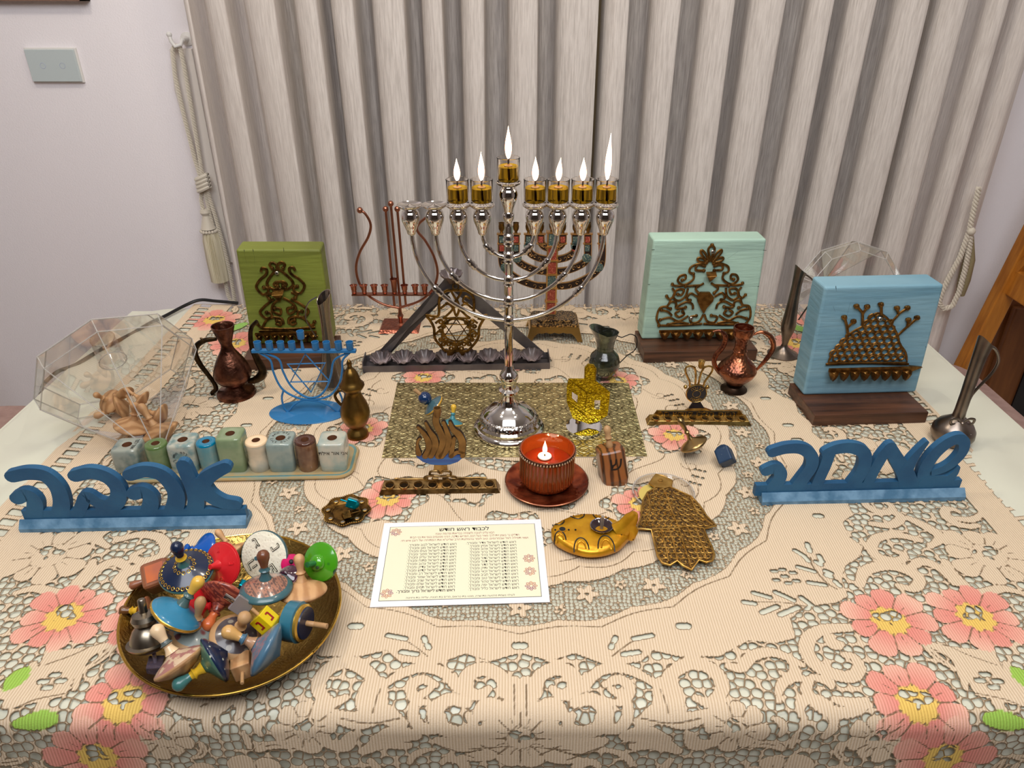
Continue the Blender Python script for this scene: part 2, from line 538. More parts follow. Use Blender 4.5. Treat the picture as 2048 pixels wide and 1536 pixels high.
# ------------------------------------------------------------------ lace cloth
GX0, GX1 = -0.656, 0.662
cx0, cy0 = 0.008, 0.92
V0, V1 = -0.20, 0.962                # v: distance from front edge, negative = hanging part
nx = 680
# rows: finer in front
vv = [V0]
while vv[-1] < V1:
    vv.append(vv[-1] + (0.0018 + 0.0010 * max(0, vv[-1]) / 1.0))
vv = np.array(vv); ny = len(vv)
uu = np.linspace(GX0, GX1, nx)
U, V = np.meshgrid(uu, vv)           # (ny, nx)
LX = U - cx0
LY = cy0 - (TY0 + V)                 # + towards the viewer
AX = np.abs(LX)
m = np.full(U.shape, -1.0); openm = np.full(U.shape, -1.0)
vein = np.full(U.shape, 1.0)
tint = np.zeros(U.shape + (3,)); FABRIC = np.array(rgb((226, 205, 177))[:3]); tint[:] = FABRIC
cell = np.ones(U.shape)
small = np.full(U.shape, -1.0)
rngl = random.Random(5)
def seg_dist(px, py, pts, X, Y, w=None):
    """distance to a polyline (minus half-width w per point)"""
    best = np.full(X.shape, 9.0)
    for i in range(len(pts) - 1):
        ax, ay = pts[i]; bx, by = pts[i + 1]
        dx, dy = bx - ax, by - ay; L2 = dx * dx + dy * dy + 1e-12
        t = np.clip(((X - ax) * dx + (Y - ay) * dy) / L2, 0, 1)
        d = np.hypot(X - ax - t * dx, Y - ay - t * dy)
        if w is not None: d = d - (w[i] + (w[i + 1] - w[i]) * t)
        best = np.minimum(best, d)
    return best
def window(pts, pad, X, Y):
    xs = [p[0] for p in pts]; ys = [p[1] for p in pts]
    mask = (X > min(xs) - pad) & (X < max(xs) + pad) & (Y > min(ys) - pad) & (Y < max(ys) + pad)
    if not mask.any(): return None
    r = np.where(mask.any(1))[0]; c = np.where(mask.any(0))[0]
    return (slice(r[0], r[-1] + 1), slice(c[0], c[-1] + 1))
def halves():
    """the pattern is mirrored left / right: work on each half with its own |x|"""
    mid = nx // 2 + 4
    return [(slice(0, ny), slice(0, nx))]
def each(pts, pad, fun, sides=(-1, 1), X=None, Y=None):
    for s in sides:
        q = [(s * p[0], p[1]) for p in pts]
        w = window(q, pad, LX, LY)
        if w is not None: fun(q, w, s)
def stroke(pts, hw, tintc=None, taper=True, smooth=True, sides=(-1, 1), edge=0.0):
    pts = [(p[0], p[1]) for p in (spl(pts, 5) if smooth else pts)]
    N = len(pts)
    if isinstance(hw, (int, float)):
        w0 = [hw * (0.55 + 0.45 * math.sin(PI * min(1, 0.12 + 0.9 * i / (N - 1)))) if taper else hw for i in range(N)]
    else: w0 = [hw[0] + (hw[1] - hw[0]) * i / (N - 1) for i in range(N)]
    def f(q, w, s):
        d = seg_dist(0, 0, q, LX[w], LY[w], w0)
        m[w] = np.minimum(m[w], d)
        if tintc is not None: tint[w][d < 0.0003] = tintc
    each(pts, 0.03, f, sides)
def hole(pts, hw, sides=(-1, 1)):
    def f(q, w, s):
        d = -seg_dist(0, 0, q, LX[w], LY[w], [hw] * len(q))
        openm[w] = np.maximum(openm[w], d)
    each(pts, 0.02, f, sides)
def veinl(pts, sides=(-1, 1), smooth=True, off=0.0):
    pts = [(p[0], p[1]) for p in (spl(pts, 5) if smooth else pts)]
    def f(q, w, s):
        d = seg_dist(0, 0, q, LX[w], LY[w]) + off
        vein[w] = np.minimum(vein[w], d)
    each(pts, 0.01, f, sides)
def polysd(X, Y, poly):
    inside = np.zeros(X.shape, bool); n = len(poly); d = np.full(X.shape, 9.0)
    for i in range(n):
        x1, y1 = poly[i]; x2, y2 = poly[(i + 1) % n]
        c = ((y1 > Y) != (y2 > Y)) & (X < (x2 - x1) * (Y - y1) / (y2 - y1 + 1e-12) + x1)
        inside ^= c
    d = seg_dist(0, 0, list(poly) + [poly[0]], X, Y)
    return np.where(inside, d, -d)
# --- border net: outside the scalloped inner edge (front half traced, back half mirrored)
inner = [(0.0, 0.408), (0.03, 0.418), (0.055, 0.408), (0.085, 0.422), (0.12, 0.418), (0.135, 0.404), (0.16, 0.412), (0.20, 0.412), (0.235, 0.392), (0.262, 0.395),
         (0.285, 0.388), (0.288, 0.362), (0.31, 0.345), (0.345, 0.340), (0.362, 0.330), (0.365, 0.305), (0.378, 0.282), (0.40, 0.268), (0.412, 0.25), (0.402, 0.232), (0.405, 0.205),
         (0.425, 0.190), (0.425, 0.16), (0.415, 0.135), (0.430, 0.105), (0.445, 0.09), (0.438, 0.055), (0.448, 0.025), (0.440, 0.0)]
poly = inner + [(0.586, 0.0), (0.586, 1.0), (0.0, 1.0)]
AY = np.abs(LY)
reg = polysd(AX, AY, poly)
reg = np.minimum(reg, 0.586 - AX)
reg = np.where(AX > 0.586, -1.0, np.where((AX < 0.02) & (reg > 0), np.maximum(reg, 0.004), reg))
m = np.maximum(m, reg)
# --- medallion ring of fine net
R = np.hypot(LX, LY * 1.0); A = np.arctan2(LY, LX)
sc = 0.0065 * np.abs(np.cos(A * 14))
rn = np.minimum(0.365 + sc - R, R - (0.312 + 0.006 * np.abs(np.cos(A * 14 + 0.8))))
small = np.maximum(small, rn)
for k in range(28):            # beige blossoms inside the net ring
    a = 2 * PI * k / 28
    for (rr, rad) in ((0.335 + 0.012 * (k % 2), 0.0135), (0.352 - 0.02 * (k % 2), 0.008)):
        aa = a + (0.0 if rad > 0.01 else 0.1)
        c = (rr * math.cos(aa), rr * math.sin(aa)); w = window([c], 0.03, LX, LY)
        if w is None: continue
        th = np.arctan2(LY[w] - c[1], LX[w] - c[0]); rd = np.hypot(LX[w] - c[0], LY[w] - c[1])
        d = rd - rad * (0.8 + 0.25 * np.cos(5 * th + k))
        small[w] = np.minimum(small[w], d)
        openm[w] = np.maximum(openm[w], 0.0016 - rd)
o_line = np.abs(R - (0.383 - 0.008 * np.abs(np.sin(A * 14))))
i_line = np.abs(R - (0.292 + 0.010 * np.abs(np.cos(A * 13))))
i2 = np.abs(R - (0.302 + 0.004 * np.cos(A * 40)))
vein = np.minimum(vein, np.minimum(o_line, i_line))
# --- inner rosette: eight pink flowers with big-cell net around and curling vein lines
def flower(c, rad, n, colr, colc, rot=0.0, both=True, sides=(-1, 1), center=True, net=True, colr2=None, k0=0):
    def f(q, w, s):
        X = (LX[w] - q[0][0]) * s; Y = LY[w] - q[0][1]
        rr = np.hypot(X, Y); th = np.arctan2(Y, X) + rot
        ph = (th / (2 * PI) * n) % 1.0; idx = np.floor((th / (2 * PI) * n) % n).astype(int)
        lens = np.array([0.88 + 0.24 * ((i * 7 + k0 * 3) % 5) / 4 for i in range(n)])
        re = rad * lens[idx] * (0.74 + 0.26 * np.sqrt(np.clip(1 - np.abs(2 * ph - 1) ** 2.4, 0, 1)))
        d = rr - re
        m[w] = np.minimum(m[w], d)
        if colr is not None:
            cc = np.array(rgb(colr)[:3]); c2 = np.array(rgb(colr2 or colr)[:3])
            g = np.clip((rr / rad - 0.35) / 0.6, 0, 1)[..., None] * (0.35 + 0.65 * ((idx * 5 + k0) % 3) / 2)[..., None]
            cm = cc * (1 - g) + c2 * g
            sel = d < 0.0005
            tint[w][sel] = cm[sel]
        # petal gaps and mid veins
        gap = np.abs(((ph + 0.5) % 1.0) - 0.5) * 2 * PI / n * rr
        v1 = np.where((rr > rad * 0.38) & (d < 0), gap, 1.0)
        mv = np.abs(ph - 0.5) * 2 * PI / n * rr
        v2 = np.where((rr > rad * (0.45)) & (rr < rad * 0.68) & (idx % 2 == 0), mv + 0.0002, 1.0)
        vein[w] = np.minimum(vein[w], np.minimum(v1, v2))
        if center:
            # crescent and notched heart of the flower
            rc = rad * 0.40
            ce = rr - rc * (1 + 0.10 * np.cos(9 * th))
            if colc is not None:
                sel = ce < 0; tint[w][sel] = np.array(rgb(colc)[:3])
            vein[w] = np.minimum(vein[w], np.abs(ce) + 0.0004)
            hx, hy = X - 0.02 * rad, Y + rad * 0.12
            ho = 0.0 - (np.hypot(hx, hy * 1.3) - rad * 0.25 * (1 + 0.35 * np.cos(3 * th + 1)))
            m[w] = np.where(ho > -0.002, np.maximum(m[w], ho), m[w])
    each([c], rad * 1.35, f, sides)
PINK, PINK2, YEL, GREEN = (232, 142, 130), (244, 190, 168), (238, 200, 104), (160, 202, 84)
BEIGE = (243, 222, 196)
for k in range(8):
    a = math.radians(45 * k + 2); c = (0.232 * math.cos(a), 0.232 * math.sin(a))
    w = window([c], 0.07, LX, LY)
    d = np.hypot(LX[w] - c[0], LY[w] - c[1])
    m[w] = np.maximum(m[w], 0.0475 + 0.006 * np.cos(6 * np.arctan2(LY[w] - c[1], LX[w] - c[0])) - d)
    flower(c, 0.037, 8, PINK, YEL, rot=a, sides=(1,), colr2=PINK2, k0=k)
    a2 = a + math.radians(22.5)
    for rr, ln in ((0.262, 1), (0.20, -1)):
        pts = [(rr * math.cos(a2 + t) + ln * 0.018 * math.sin(t * 9) * math.cos(a2), rr * math.sin(a2 + t) + ln * 0.018 * math.sin(t * 9) * math.sin(a2)) for t in (-0.2, -0.12, -0.04, 0.04, 0.12, 0.2)]
        veinl(pts, sides=(1,))
    for sg in (-1, 1):
        sp = spiral(0.255 * math.cos(a2 + sg * 0.09), 0.255 * math.sin(a2 + sg * 0.09), 0.014, 0.003, a2 + PI, a2 + PI + sg * 5.5)
        veinl(sp, sides=(1,), smooth=False)
    b = (0.152 * math.cos(a2), 0.152 * math.sin(a2)); w = window([b], 0.06, LX, LY)
    d = np.hypot(LX[w] - b[0], LY[w] - b[1]); th = np.arctan2(LY[w] - b[1], LX[w] - b[0])
    rg = 0.004 - np.abs(d - (0.030 + 0.005 * np.cos(5 * th)))
    m[w] = np.maximum(m[w], rg)
    for t in (-0.3, 0, 0.3):
        for r2 in (0.268, 0.275, 0.262):
            hole([(r2 * math.cos(a2 + t * 0.2), r2 * math.sin(a2 + t * 0.2))] * 2, 0.0022, sides=(1,))
R0 = np.minimum(0.10 - R, R - 0.075); m = np.maximum(m, R0)
# --- corner blossoms, leaves, scrolls (front right traced; mirrored left and, with small changes, to the back)
C1 = lambda pts: [(P(1440 + x * 0.2995, 1020 + y * 0.2995).x - cx0, cy0 - P(1440 + x * 0.2995, 1020 + y * 0.2995).y) for x, y in pts]
C2 = lambda pts: [(abs(P(600 + x * 0.4395, 1160 + y * 0.4395).x - cx0), cy0 - P(600 + x * 0.4395, 1160 + y * 0.4395).y) for x, y in pts]
scr = []
for pts, hw in (([(860, 790), (700, 800), (600, 850), (575, 940), (640, 1040), (760, 1100), (880, 1115), (930, 1050), (890, 985), (830, 970)], 0.0085),
                ([(720, 850), (760, 900), (810, 900)], 0.008),
                ([(600, 1140), (575, 1210), (640, 1290), (760, 1340), (900, 1340), (1000, 1300)], 0.007),
                ([(760, 1270), (880, 1290), (980, 1270)], 0.006),
                ([(620, 1120), (720, 1150), (740, 1190)], 0.006),
                ([(60, 1050), (140, 1060), (210, 985), (330, 955), (450, 990), (550, 1040)], 0.007),
                ([(470, 1010), (500, 1080), (460, 1120), (400, 1090)], 0.006),
                ([(560, 1130), (470, 1130), (400, 1190), (390, 1280)], 0.006),
                ([(1330, 205), (1180, 170), (1050, 190), (1010, 260), (1060, 320), (1180, 345), (1230, 310), (1160, 275)], 0.0075),
                ([(930, 500), (970, 410), (1110, 375), (1240, 405), (1330, 470), (1290, 530), (1190, 510)], 0.0085),
                ([(1270, 390), (1350, 350), (1470, 400), (1560, 500)], 0.0075),
                ([(1010, 95), (1140, 105), (1205, 55), (1150, 15), (1100, 20)], 0.007),
                ([(1260, 60), (1380, 120), (1470, 190), (1400, 250)], 0.008),
                ([(1540, 60), (1680, 70), (1760, 20)], 0.006),
                ([(1500, 350), (1540, 420), (1700, 560), (1880, 530), (2020, 560)], 0.0075),
                ([(1400, 900), (1560, 980), (1640, 1200)], 0.006),
                ([(1780, 910), (1840, 1080), (2000, 1200), (2100, 1300)], 0.009),
                ([(1400, 910), (1560, 960), (1750, 990)], 0.006)):
    q = C1(pts); scr.append((q, hw)); stroke(q, hw)
q = C1([(1400, 900), (1790, 940), (1850, 1060), (2150, 1240), (2080, 1330), (1700, 1250), (1600, 1060)])
for s in (-1, 1):
    qq = [(s * p[0], p[1]) for p in q]; w = window(qq, 0.02, LX, LY); d = polysd(LX[w], LY[w], qq); m[w] = np.where(d > 0.0, np.minimum(m[w], -d), m[w])
for dx, dy in ((1770, 1105), (1735, 1145), (1850, 1150), (1825, 1190)):
    c = C1([(dx, dy)])[0]; hole([(c[0] - 0.003, c[1]), (c[0] + 0.003, c[1])], 0.0028)
veinl(C1([(1500, 900), (1640, 970), (1840, 1040)])); veinl(C1([(1700, 1230), (1900, 1270), (2040, 1320)]))
for pts, hw in (([(1075, 520), (1090, 445), (1170, 408), (1240, 440), (1245, 510), (1185, 525), (1150, 500)], 0.009),
                ([(1230, 470), (1290, 470), (1300, 430)], 0.005),
                ([(1290, 500), (1350, 425), (1450, 400), (1560, 440), (1650, 505)], 0.007),
                ([(1390, 480), (1450, 455), (1500, 490), (1480, 550), (1420, 560)], 0.0065),
                ([(1250, 560), (1330, 545), (1395, 600), (1360, 665), (1280, 680), (1225, 650), (1240, 610)], 0.0085),
                ([(1650, 505), (1690, 430), (1790, 378), (1890, 425), (1920, 500), (1870, 560), (1800, 540)], 0.0085),
                ([(1640, 470), (1650, 560), (1640, 620)], 0.010), ([(1700, 480), (1720, 560), (1690, 620)], 0.008),
                ([(1560, 640), (1640, 600), (1760, 630), (1880, 600)], 0.010),
                ([(1030, 470), (1030, 560), (1030, 640)], 0.011), ([(1080, 600), (1150, 580), (1200, 610)], 0.011), ([(1080, 650), (1180, 680), (1260, 700)], 0.008),
                ([(1500, 700), (1600, 690), (1700, 720)], 0.010), ([(1180, 740), (1300, 760), (1400, 730)], 0.011), ([(1090, 780), (1180, 830), (1300, 850)], 0.009),
                ([(1560, 760), (1660, 740), (1780, 800)], 0.010), ([(1800, 700), (1860, 760), (1960, 740)], 0.009), ([(1030, 700), (1030, 760)], 0.009)):
    q = C2(pts); stroke(q, hw); scr.append((q, hw))
for pts in ([(1030, 480), (1030, 610)], [(1240, 850), (1420, 760), (1560, 740)], [(1640, 500), (1680, 600)], [(1560, 620), (1700, 640), (1830, 620)], [(1080, 770), (1260, 790)], [(1100, 820), (1200, 760)]):
    veinl(C2(pts))
flower(C1([(1130, 745)])[0], 0.047, 9, PINK, YEL, rot=0.3, colr2=PINK2, k0=1)
flower(C1([(1705, 720)])[0], 0.047, 10, PINK, YEL, rot=0.9, colr2=PINK2, k0=3)
flower(C1([(1320, 1290)])[0], 0.047, 9, PINK, YEL, rot=2.1, colr2=PINK2, k0=2)
flower(C1([(1770, 1700)])[0], 0.046, 9, PINK, YEL, rot=1.1, colr2=PINK2, k0=4)
flower(C1([(1790, 310)])[0], 0.050, 9, None, None, rot=0.5, k0=2)
for s0, s1, w_ in (((1820, 1380), (2080, 1410), 0.009), ((1990, 1090), (2080, 1180), 0.010)):
    a, b = C1([s0, s1]); stroke([a, ((a[0] + b[0]) / 2, (a[1] + b[1]) / 2), b], w_, tintc=np.array(rgb(GREEN)[:3]))
# front drape and side border: more blossoms and curls of plain fabric
for (x, y, r, c_) in ((0.25, 0.565, 0.045, 1), (0.12, 0.60, 0.045, 1), (0.56, 0.50, 0.045, 1), (0.335, 0.50, 0.03, 0), (0.0, 0.50, 0.036, 0), (0.20, 0.488, 0.030, 0), (0.52, 0.06, 0.042, 0), (0.515, -0.07, 0.040, 0), (0.49, -0.20, 0.036, 0), (0.545, 0.13, 0.02, 0)):
    flower((x, y), r, 8, None, None, rot=x * 9, k0=int(x * 50))
for (x, y, a, s) in ((0.46, 0.11, 0.4, 1), (0.465, 0.0, 2.2, -1), (0.46, -0.12, 1.0, 1), (0.47, 0.17, 4.0, -1), (0.56, -0.02, 3, 1), (0.56, -0.14, 5, -1), (0.555, 0.19, 1, 1),
                     (0.07, 0.54, 1.0, 1), (0.30, 0.55, 2.0, -1), (0.42, 0.56, 0.5, 1), (0.16, 0.55, 4.0, -1), (0.47, 0.46, 2, 1), (0.50, 0.44, 4, -1), (0.08, 0.475, 5, 1), (0.27, 0.475, 1, -1)):
    sp = spiral(x, y, 0.026, 0.006, a, a + s * 4.6, 10); stroke(sp, 0.0065, smooth=False)
# back of the cloth
flower((0.595, -0.405), 0.050, 9, PINK, YEL, rot=0.3, colr2=PINK2, k0=1)
flower((0.520, -0.300), 0.050, 9, PINK, YEL, rot=1.3, colr2=PINK2, k0=2)
flower((0.415, -0.380), 0.044, 9, PINK, YEL, rot=2.3, colr2=PINK2, k0=3)
flower((0.10, -0.44), 0.04, 8, None, None, k0=3); flower((0.24, -0.43), 0.038, 8, None, None, k0=5)
stroke([(0.53, -0.385), (0.545, -0.365), (0.565, -0.35)], 0.012, tintc=np.array(rgb((150, 200, 100))[:3]))
for q, hw in scr: 
    if max(p[1] for p in q) < 0.47 : stroke([(p[0], -p[1]) for p in q], hw)
rl = random.Random(12)
LYr = LY[:, 0]
def m_at(x, y):
    return m[int(np.argmin(np.abs(LYr - y))), int(np.argmin(np.abs(LX[0] - x)))]
for zone, tries in (((0.0, 0.60, 0.40, 0.66), 150), ((0.43, 0.585, -0.48, 0.42), 110), ((0.0, 0.45, -0.48, -0.40), 40)):
    for _ in range(tries):
        x = rl.uniform(zone[0], zone[1]); y = rl.uniform(zone[2], zone[3])
        if m_at(x, y) < 0.0095: continue
        a = rl.uniform(0, 2 * PI); ln = rl.uniform(0.010, 0.018); bnd = rl.uniform(-0.7, 0.7)
        pts = [(x + ln * t_ * math.cos(a + bnd * t_), y + ln * t_ * math.sin(a + bnd * t_)) for t_ in (-1, -0.5, 0, 0.5, 1)]
        stroke(pts, rl.uniform(0.0040, 0.0060))
        if rl.random() < 0.6: veinl(pts[1:4])
# --- plain band: sprigs, diamonds, eyelets
for pts in ([(600, 320), (610, 370), (660, 440), (720, 500), (780, 535)], [(240, 622), (420, 625), (560, 650), (770, 702)]):
    q = C1(pts); veinl(q); veinl([(p[0], -p[1]) for p in q]); veinl([(p[0] + 0.0008, p[1]) for p in q])
for a, b in (((580, 230), (600, 280)), ((500, 275), (560, 310)), ((560, 310), (590, 345)), ((660, 310), (680, 345)), ((640, 350), (670, 370)), ((520, 385), (630, 415)), ((700, 410), (740, 425)), ((590, 490), (700, 505)), ((770, 480), (800, 510)), ((710, 440), (740, 450)),
             ((160, 620), (230, 630)), ((225, 560), (330, 590)), ((370, 555), (490, 610)), ((540, 590), (620, 650)), ((280, 690), (380, 650)), ((400, 705), (520, 655)), ((540, 715), (650, 700))):
    q = C1([a, b])
    hole(q, 0.0030); hole([(p[0], -p[1]) for p in q], 0.0030)
for c in ((360, 415), (415, 405), (485, 425), (430, 450), (375, 475), (455, 495), (510, 480)):
    q = C1([(c[0] - 12, c[1]), (c[0] + 12, c[1])]); hole(q, 0.0024); hole([(p[0], -p[1]) for p in q], 0.0024)
for c in ((655, 45),): hole(C1([(c[0] - 15, c[1]), (c[0] + 15, c[1])]), 0.0042); hole([(p[0], -p[1]) for p in C1([(c[0] - 15, c[1]), (c[0] + 15, c[1])])], 0.0042)
for c in ((0.0, 0.398), (0.172, 0.372), (0.41, -0.02), (0.40, 0.10)):
    hole([(c[0] - 0.004, c[1]), (c[0] + 0.004, c[1])], 0.0042); hole([(c[0] - 0.004, -c[1]), (c[0] + 0.004, -c[1])], 0.0042)
for a, b in (((460, 255), (540, 270)), ((520, 330), (590, 340)), ((625, 265), (630, 280)), ((640, 300), (645, 310))):
    q = C2([(2060 - a[0], a[1]), (2060 - b[0], b[1])]); hole(q, 0.0028); hole([(p[0], -p[1]) for p in q], 0.0028)
veinl(C2([(2060 - 480, 255), (2060 - 560, 290), (2060 - 640, 350)]))
# combine: small-net ring, open work ladder at both side hems
hem = np.abs(((LY * 0.9 + 0.15 * AX) / 0.017) % 1.0 - 0.5) * 0.017
lad = np.minimum(0.0052 - np.abs(hem - 0.0), 0.0105 - np.abs(AX - 0.6365))
zig = np.abs(hem - 0.003) - 0.0009
openm = np.maximum(openm, lad)
kind = np.where(small > 0.0002, 2.0, np.where(openm > m, 0.0, 1.0))
mm = np.maximum(np.maximum(m, small), openm)
# stitched, stepped edges
st = np.sin(U * 2 * PI / 0.0058) * np.sin(V * 2 * PI / 0.0071) * 0.0007 + np.sin(U * 1900 + V * 700) * 0.0004
mm = np.where(openm > 0, mm, mm + st)
mm = np.clip(mm, -0.01, 0.01); vein = np.clip(vein + st * 0.4, 0, 0.01)
# sheet shape: flat, then rounded over the front edge, hanging
RL = RU + 0.0022
ang = np.clip((RU - V) / RL, 0, PI / 2)
hang = np.clip((RU - V) - RL * PI / 2, 0, None)
Y3 = np.where(V > RU, TY0 + V, TY0 + RU - RL * np.sin(ang) - hang * 0.03 - (0.003 + 0.004 * np.sin(U * 23)) * np.clip(hang * 12, 0, 1))
Z3 = np.where(V > RU, 0.0014 + 0.0005 * np.sin(U * 31 + V * 11) * np.sin(V * 27), -0.0012 - RU + RL * np.cos(ang) - hang)
Z3 = np.where(V > RU, Z3, Z3 + 0.0004)
co = np.stack([U, Y3, Z3], -1).reshape(-1, 3).astype(np.float32)
idx = np.arange(ny * nx).reshape(ny, nx)
quads = np.stack([idx[:-1, :-1], idx[:-1, 1:], idx[1:, 1:], idx[1:, :-1]], -1).reshape(-1, 4)
lm = bpy.data.meshes.new('lace_tablecloth')
lm.vertices.add(len(co)); lm.vertices.foreach_set('co', co.ravel())
lm.loops.add(quads.size); lm.loops.foreach_set('vertex_index', quads.ravel().astype(np.int32))
lm.polygons.add(len(quads)); lm.polygons.foreach_set('loop_start', np.arange(0, quads.size, 4, dtype=np.int32))
lm.polygons.foreach_set('use_smooth', np.ones(len(quads), bool))
lm.update(calc_edges=True)
def attr(name, typ, arr, key='value'):
    a = lm.attributes.new(name, typ, 'POINT'); a.data.foreach_set(key, arr.astype(np.float32).ravel())
attr('net', 'FLOAT', mm); attr('vein', 'FLOAT', vein); attr('netkind', 'FLOAT', kind)
attr('dye', 'FLOAT_COLOR', np.concatenate([tint, np.ones(tint.shape[:2] + (1,))], -1), 'color')
attr('sheet', 'FLOAT_VECTOR', np.stack([U, V, np.zeros_like(U)], -1), 'vector')
t = NT('lace'); b = t.b
def at(n, out='Fac'):
    a = t.add('ShaderNodeAttribute'); a.attribute_name = n; return a.outputs[out]
sh = at('sheet', 'Vector')
def vor(s, rnd):
    v = t.add('ShaderNodeTexVoronoi', voronoi_dimensions='2D', feature='DISTANCE_TO_EDGE'); v.inputs['Scale'].default_value = s; v.inputs['Randomness'].default_value = rnd
    mp = t.add('ShaderNodeMapping'); mp.inputs['Scale'].default_value = (1, 1.0, 1); t.link(sh, mp.inputs[0]); t.link(mp.outputs[0], v.inputs['Vector'])
    v2 = t.add('ShaderNodeTexVoronoi', voronoi_dimensions='2D', feature='F1'); v2.inputs['Scale'].default_value = s; v2.inputs['Randomness'].default_value = rnd
    t.link(mp.outputs[0], v2.inputs['Vector'])
    rd = t.math('MULTIPLY', t.math('SUBTRACT', 0.56, v2.outputs['Distance']), 0.9 / s)
    return t.math('MINIMUM', t.math('MULTIPLY', v.outputs['Distance'], 1.0 / s), rd)
e1 = t.math('SUBTRACT', vor(92.0, 0.62), 0.0007)
e2 = t.math('SUBTRACT', vor(205.0, 0.5), 0.0003)
k_ = at('netkind'); mn = at('net')
isS = t.math('GREATER_THAN', k_, 1.5); isO = t.math('LESS_THAN', k_, 0.5)
e = t.math('ADD', t.math('MULTIPLY', e2, isS), t.math('MULTIPLY', e1, t.math('SUBTRACT', 1.0, isS)))
e = t.math('ADD', e, t.math('MULTIPLY', isO, 0.02))
h = t.math('MINIMUM', mn, e)
alpha = t.math('LESS_THAN', h, 0.0)
t.link(alpha, b.inputs['Alpha'])
edge = t.ramp(h, -0.0012, -0.0005)  # brown rim of the holes: thread colour with edge shade painted in
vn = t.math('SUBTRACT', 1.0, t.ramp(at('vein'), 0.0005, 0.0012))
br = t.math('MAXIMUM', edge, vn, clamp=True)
sep = t.add('ShaderNodeSeparateXYZ'); t.link(sh, sep.inputs[0])
rib = t.math('SINE', t.math('MULTIPLY', sep.outputs[0], 2 * PI / 0.0029))
rib2 = t.ramp(rib, -0.9, 0.4)
dark = t.mix(0.5, (0, 0, 0, 1), (0, 0, 0, 1))
dye = at('dye', 'Color')
dk = t.n.new('ShaderNodeMix'); dk.data_type = 'RGBA'; dk.blend_type = 'MULTIPLY'; dk.inputs[0].default_value = 1.0
t.link(dye, dk.inputs[6]); dk.inputs[7].default_value = (0.80, 0.74, 0.66, 1)
c1 = t.mix(rib2, dk.outputs[2], dye)
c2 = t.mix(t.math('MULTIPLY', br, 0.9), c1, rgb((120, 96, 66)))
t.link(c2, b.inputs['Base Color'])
b.inputs['Roughness'].default_value = 0.8
nz = t.add('ShaderNodeTexNoise'); nz.inputs['Scale'].default_value = 900; t.link(sh, nz.inputs['Vector'])
bh = t.math('ADD', t.math('MULTIPLY', rib, 0.35), t.math('SUBTRACT', nz.outputs['Fac'], br))
bn = t.add('ShaderNodeBump'); bn.inputs['Distance'].default_value = 0.0004; t.link(bh, bn.inputs['Height']); t.link(bn.outputs[0], b.inputs['Normal'])
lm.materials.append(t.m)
lo = bpy.data.objects.new('lace_tablecloth', lm); col.objects.link(lo)
tag(lo, 'ivory lace cloth with pink flowers and scrolls covering the table', 'tablecloth')
# ================================================================== shared materials
BRASS = mat('aged_brass', (176, 136, 62), 0.36, 1.0, c2=(92, 66, 30), scale=90, lo=0.45, hi=0.75, bump=0.0003, bscale=500)
BRASSD = mat('dark_brass', (132, 98, 48), 0.38, 1.0, c2=(60, 44, 24), scale=120, lo=0.4, hi=0.7, bump=0.0004, bscale=420)
BRASSR = mat('reddish_brass', (150, 110, 58), 0.42, 1.0, c2=(92, 62, 30), scale=120, lo=0.4, hi=0.7, bump=0.0003, bscale=420)
SILVER = mat('polished_silver', (214, 208, 202), 0.06, 1.0)
SILVERB = mat('engraved_silver', (196, 190, 184), 0.14, 1.0, bump=0.0012, bscale=170, detail=1)
COPPER = mat('copper_wire', (164, 108, 86), 0.30, 1.0)
COPPERD = mat('old_copper', (128, 84, 66), 0.34, 1.0, c2=(66, 38, 28), scale=60, lo=0.35, hi=0.65, bump=0.0012, bscale=130)
COPPERH = mat('hammered_copper', (172, 108, 76), 0.28, 1.0, c2=(118, 72, 56), scale=40, bump=0.0010, bscale=260, detail=0)
STEEL = mat('dark_steel', (112, 106, 106), 0.40, 0.55, c2=(92, 86, 88), scale=30)
PEWTER = mat('pewter', (138, 126, 116), 0.32, 1.0, c2=(108, 98, 90), scale=25)
DARKW = mat('walnut', (98, 62, 42), 0.42, c2=(52, 32, 22), scale=22, stretch=(0.35, 4, 9), bump=0.0004, detail=5, lo=0.3, hi=0.7)
BLACK = mat('black_rubber', (14, 14, 16), 0.5)
SCREW = mat('screw_steel', (190, 186, 176), 0.3, 1.0)
FLAME = None
def flame_mat():
    t = NT('flame'); b = t.b
    lw = t.add('ShaderNodeLayerWeight'); lw.inputs[0].default_value = 0.35
    em = t.add('ShaderNodeEmission'); em.inputs[1].default_value = 7.0
    c = t.mix(t.ramp(lw.outputs['Facing'], 0.35, 0.95), rgb((255, 240, 205)), rgb((255, 120, 30)))
    t.link(c, em.inputs[0]); t.link(em.outputs[0], t.out.inputs[0])
    return t.m
FLAME = flame_mat()

def flp(F, cx, pts):
    """lathe profile from the picture: (radius px, row px) -> metres in the frame"""
    out = []
    for r, y in pts:
        a, b_ = F.p(cx, y); k = mpp(F.M @ Vector((a, 0, b_)))
        out.append((max(0.0, r * k), b_))
    return out

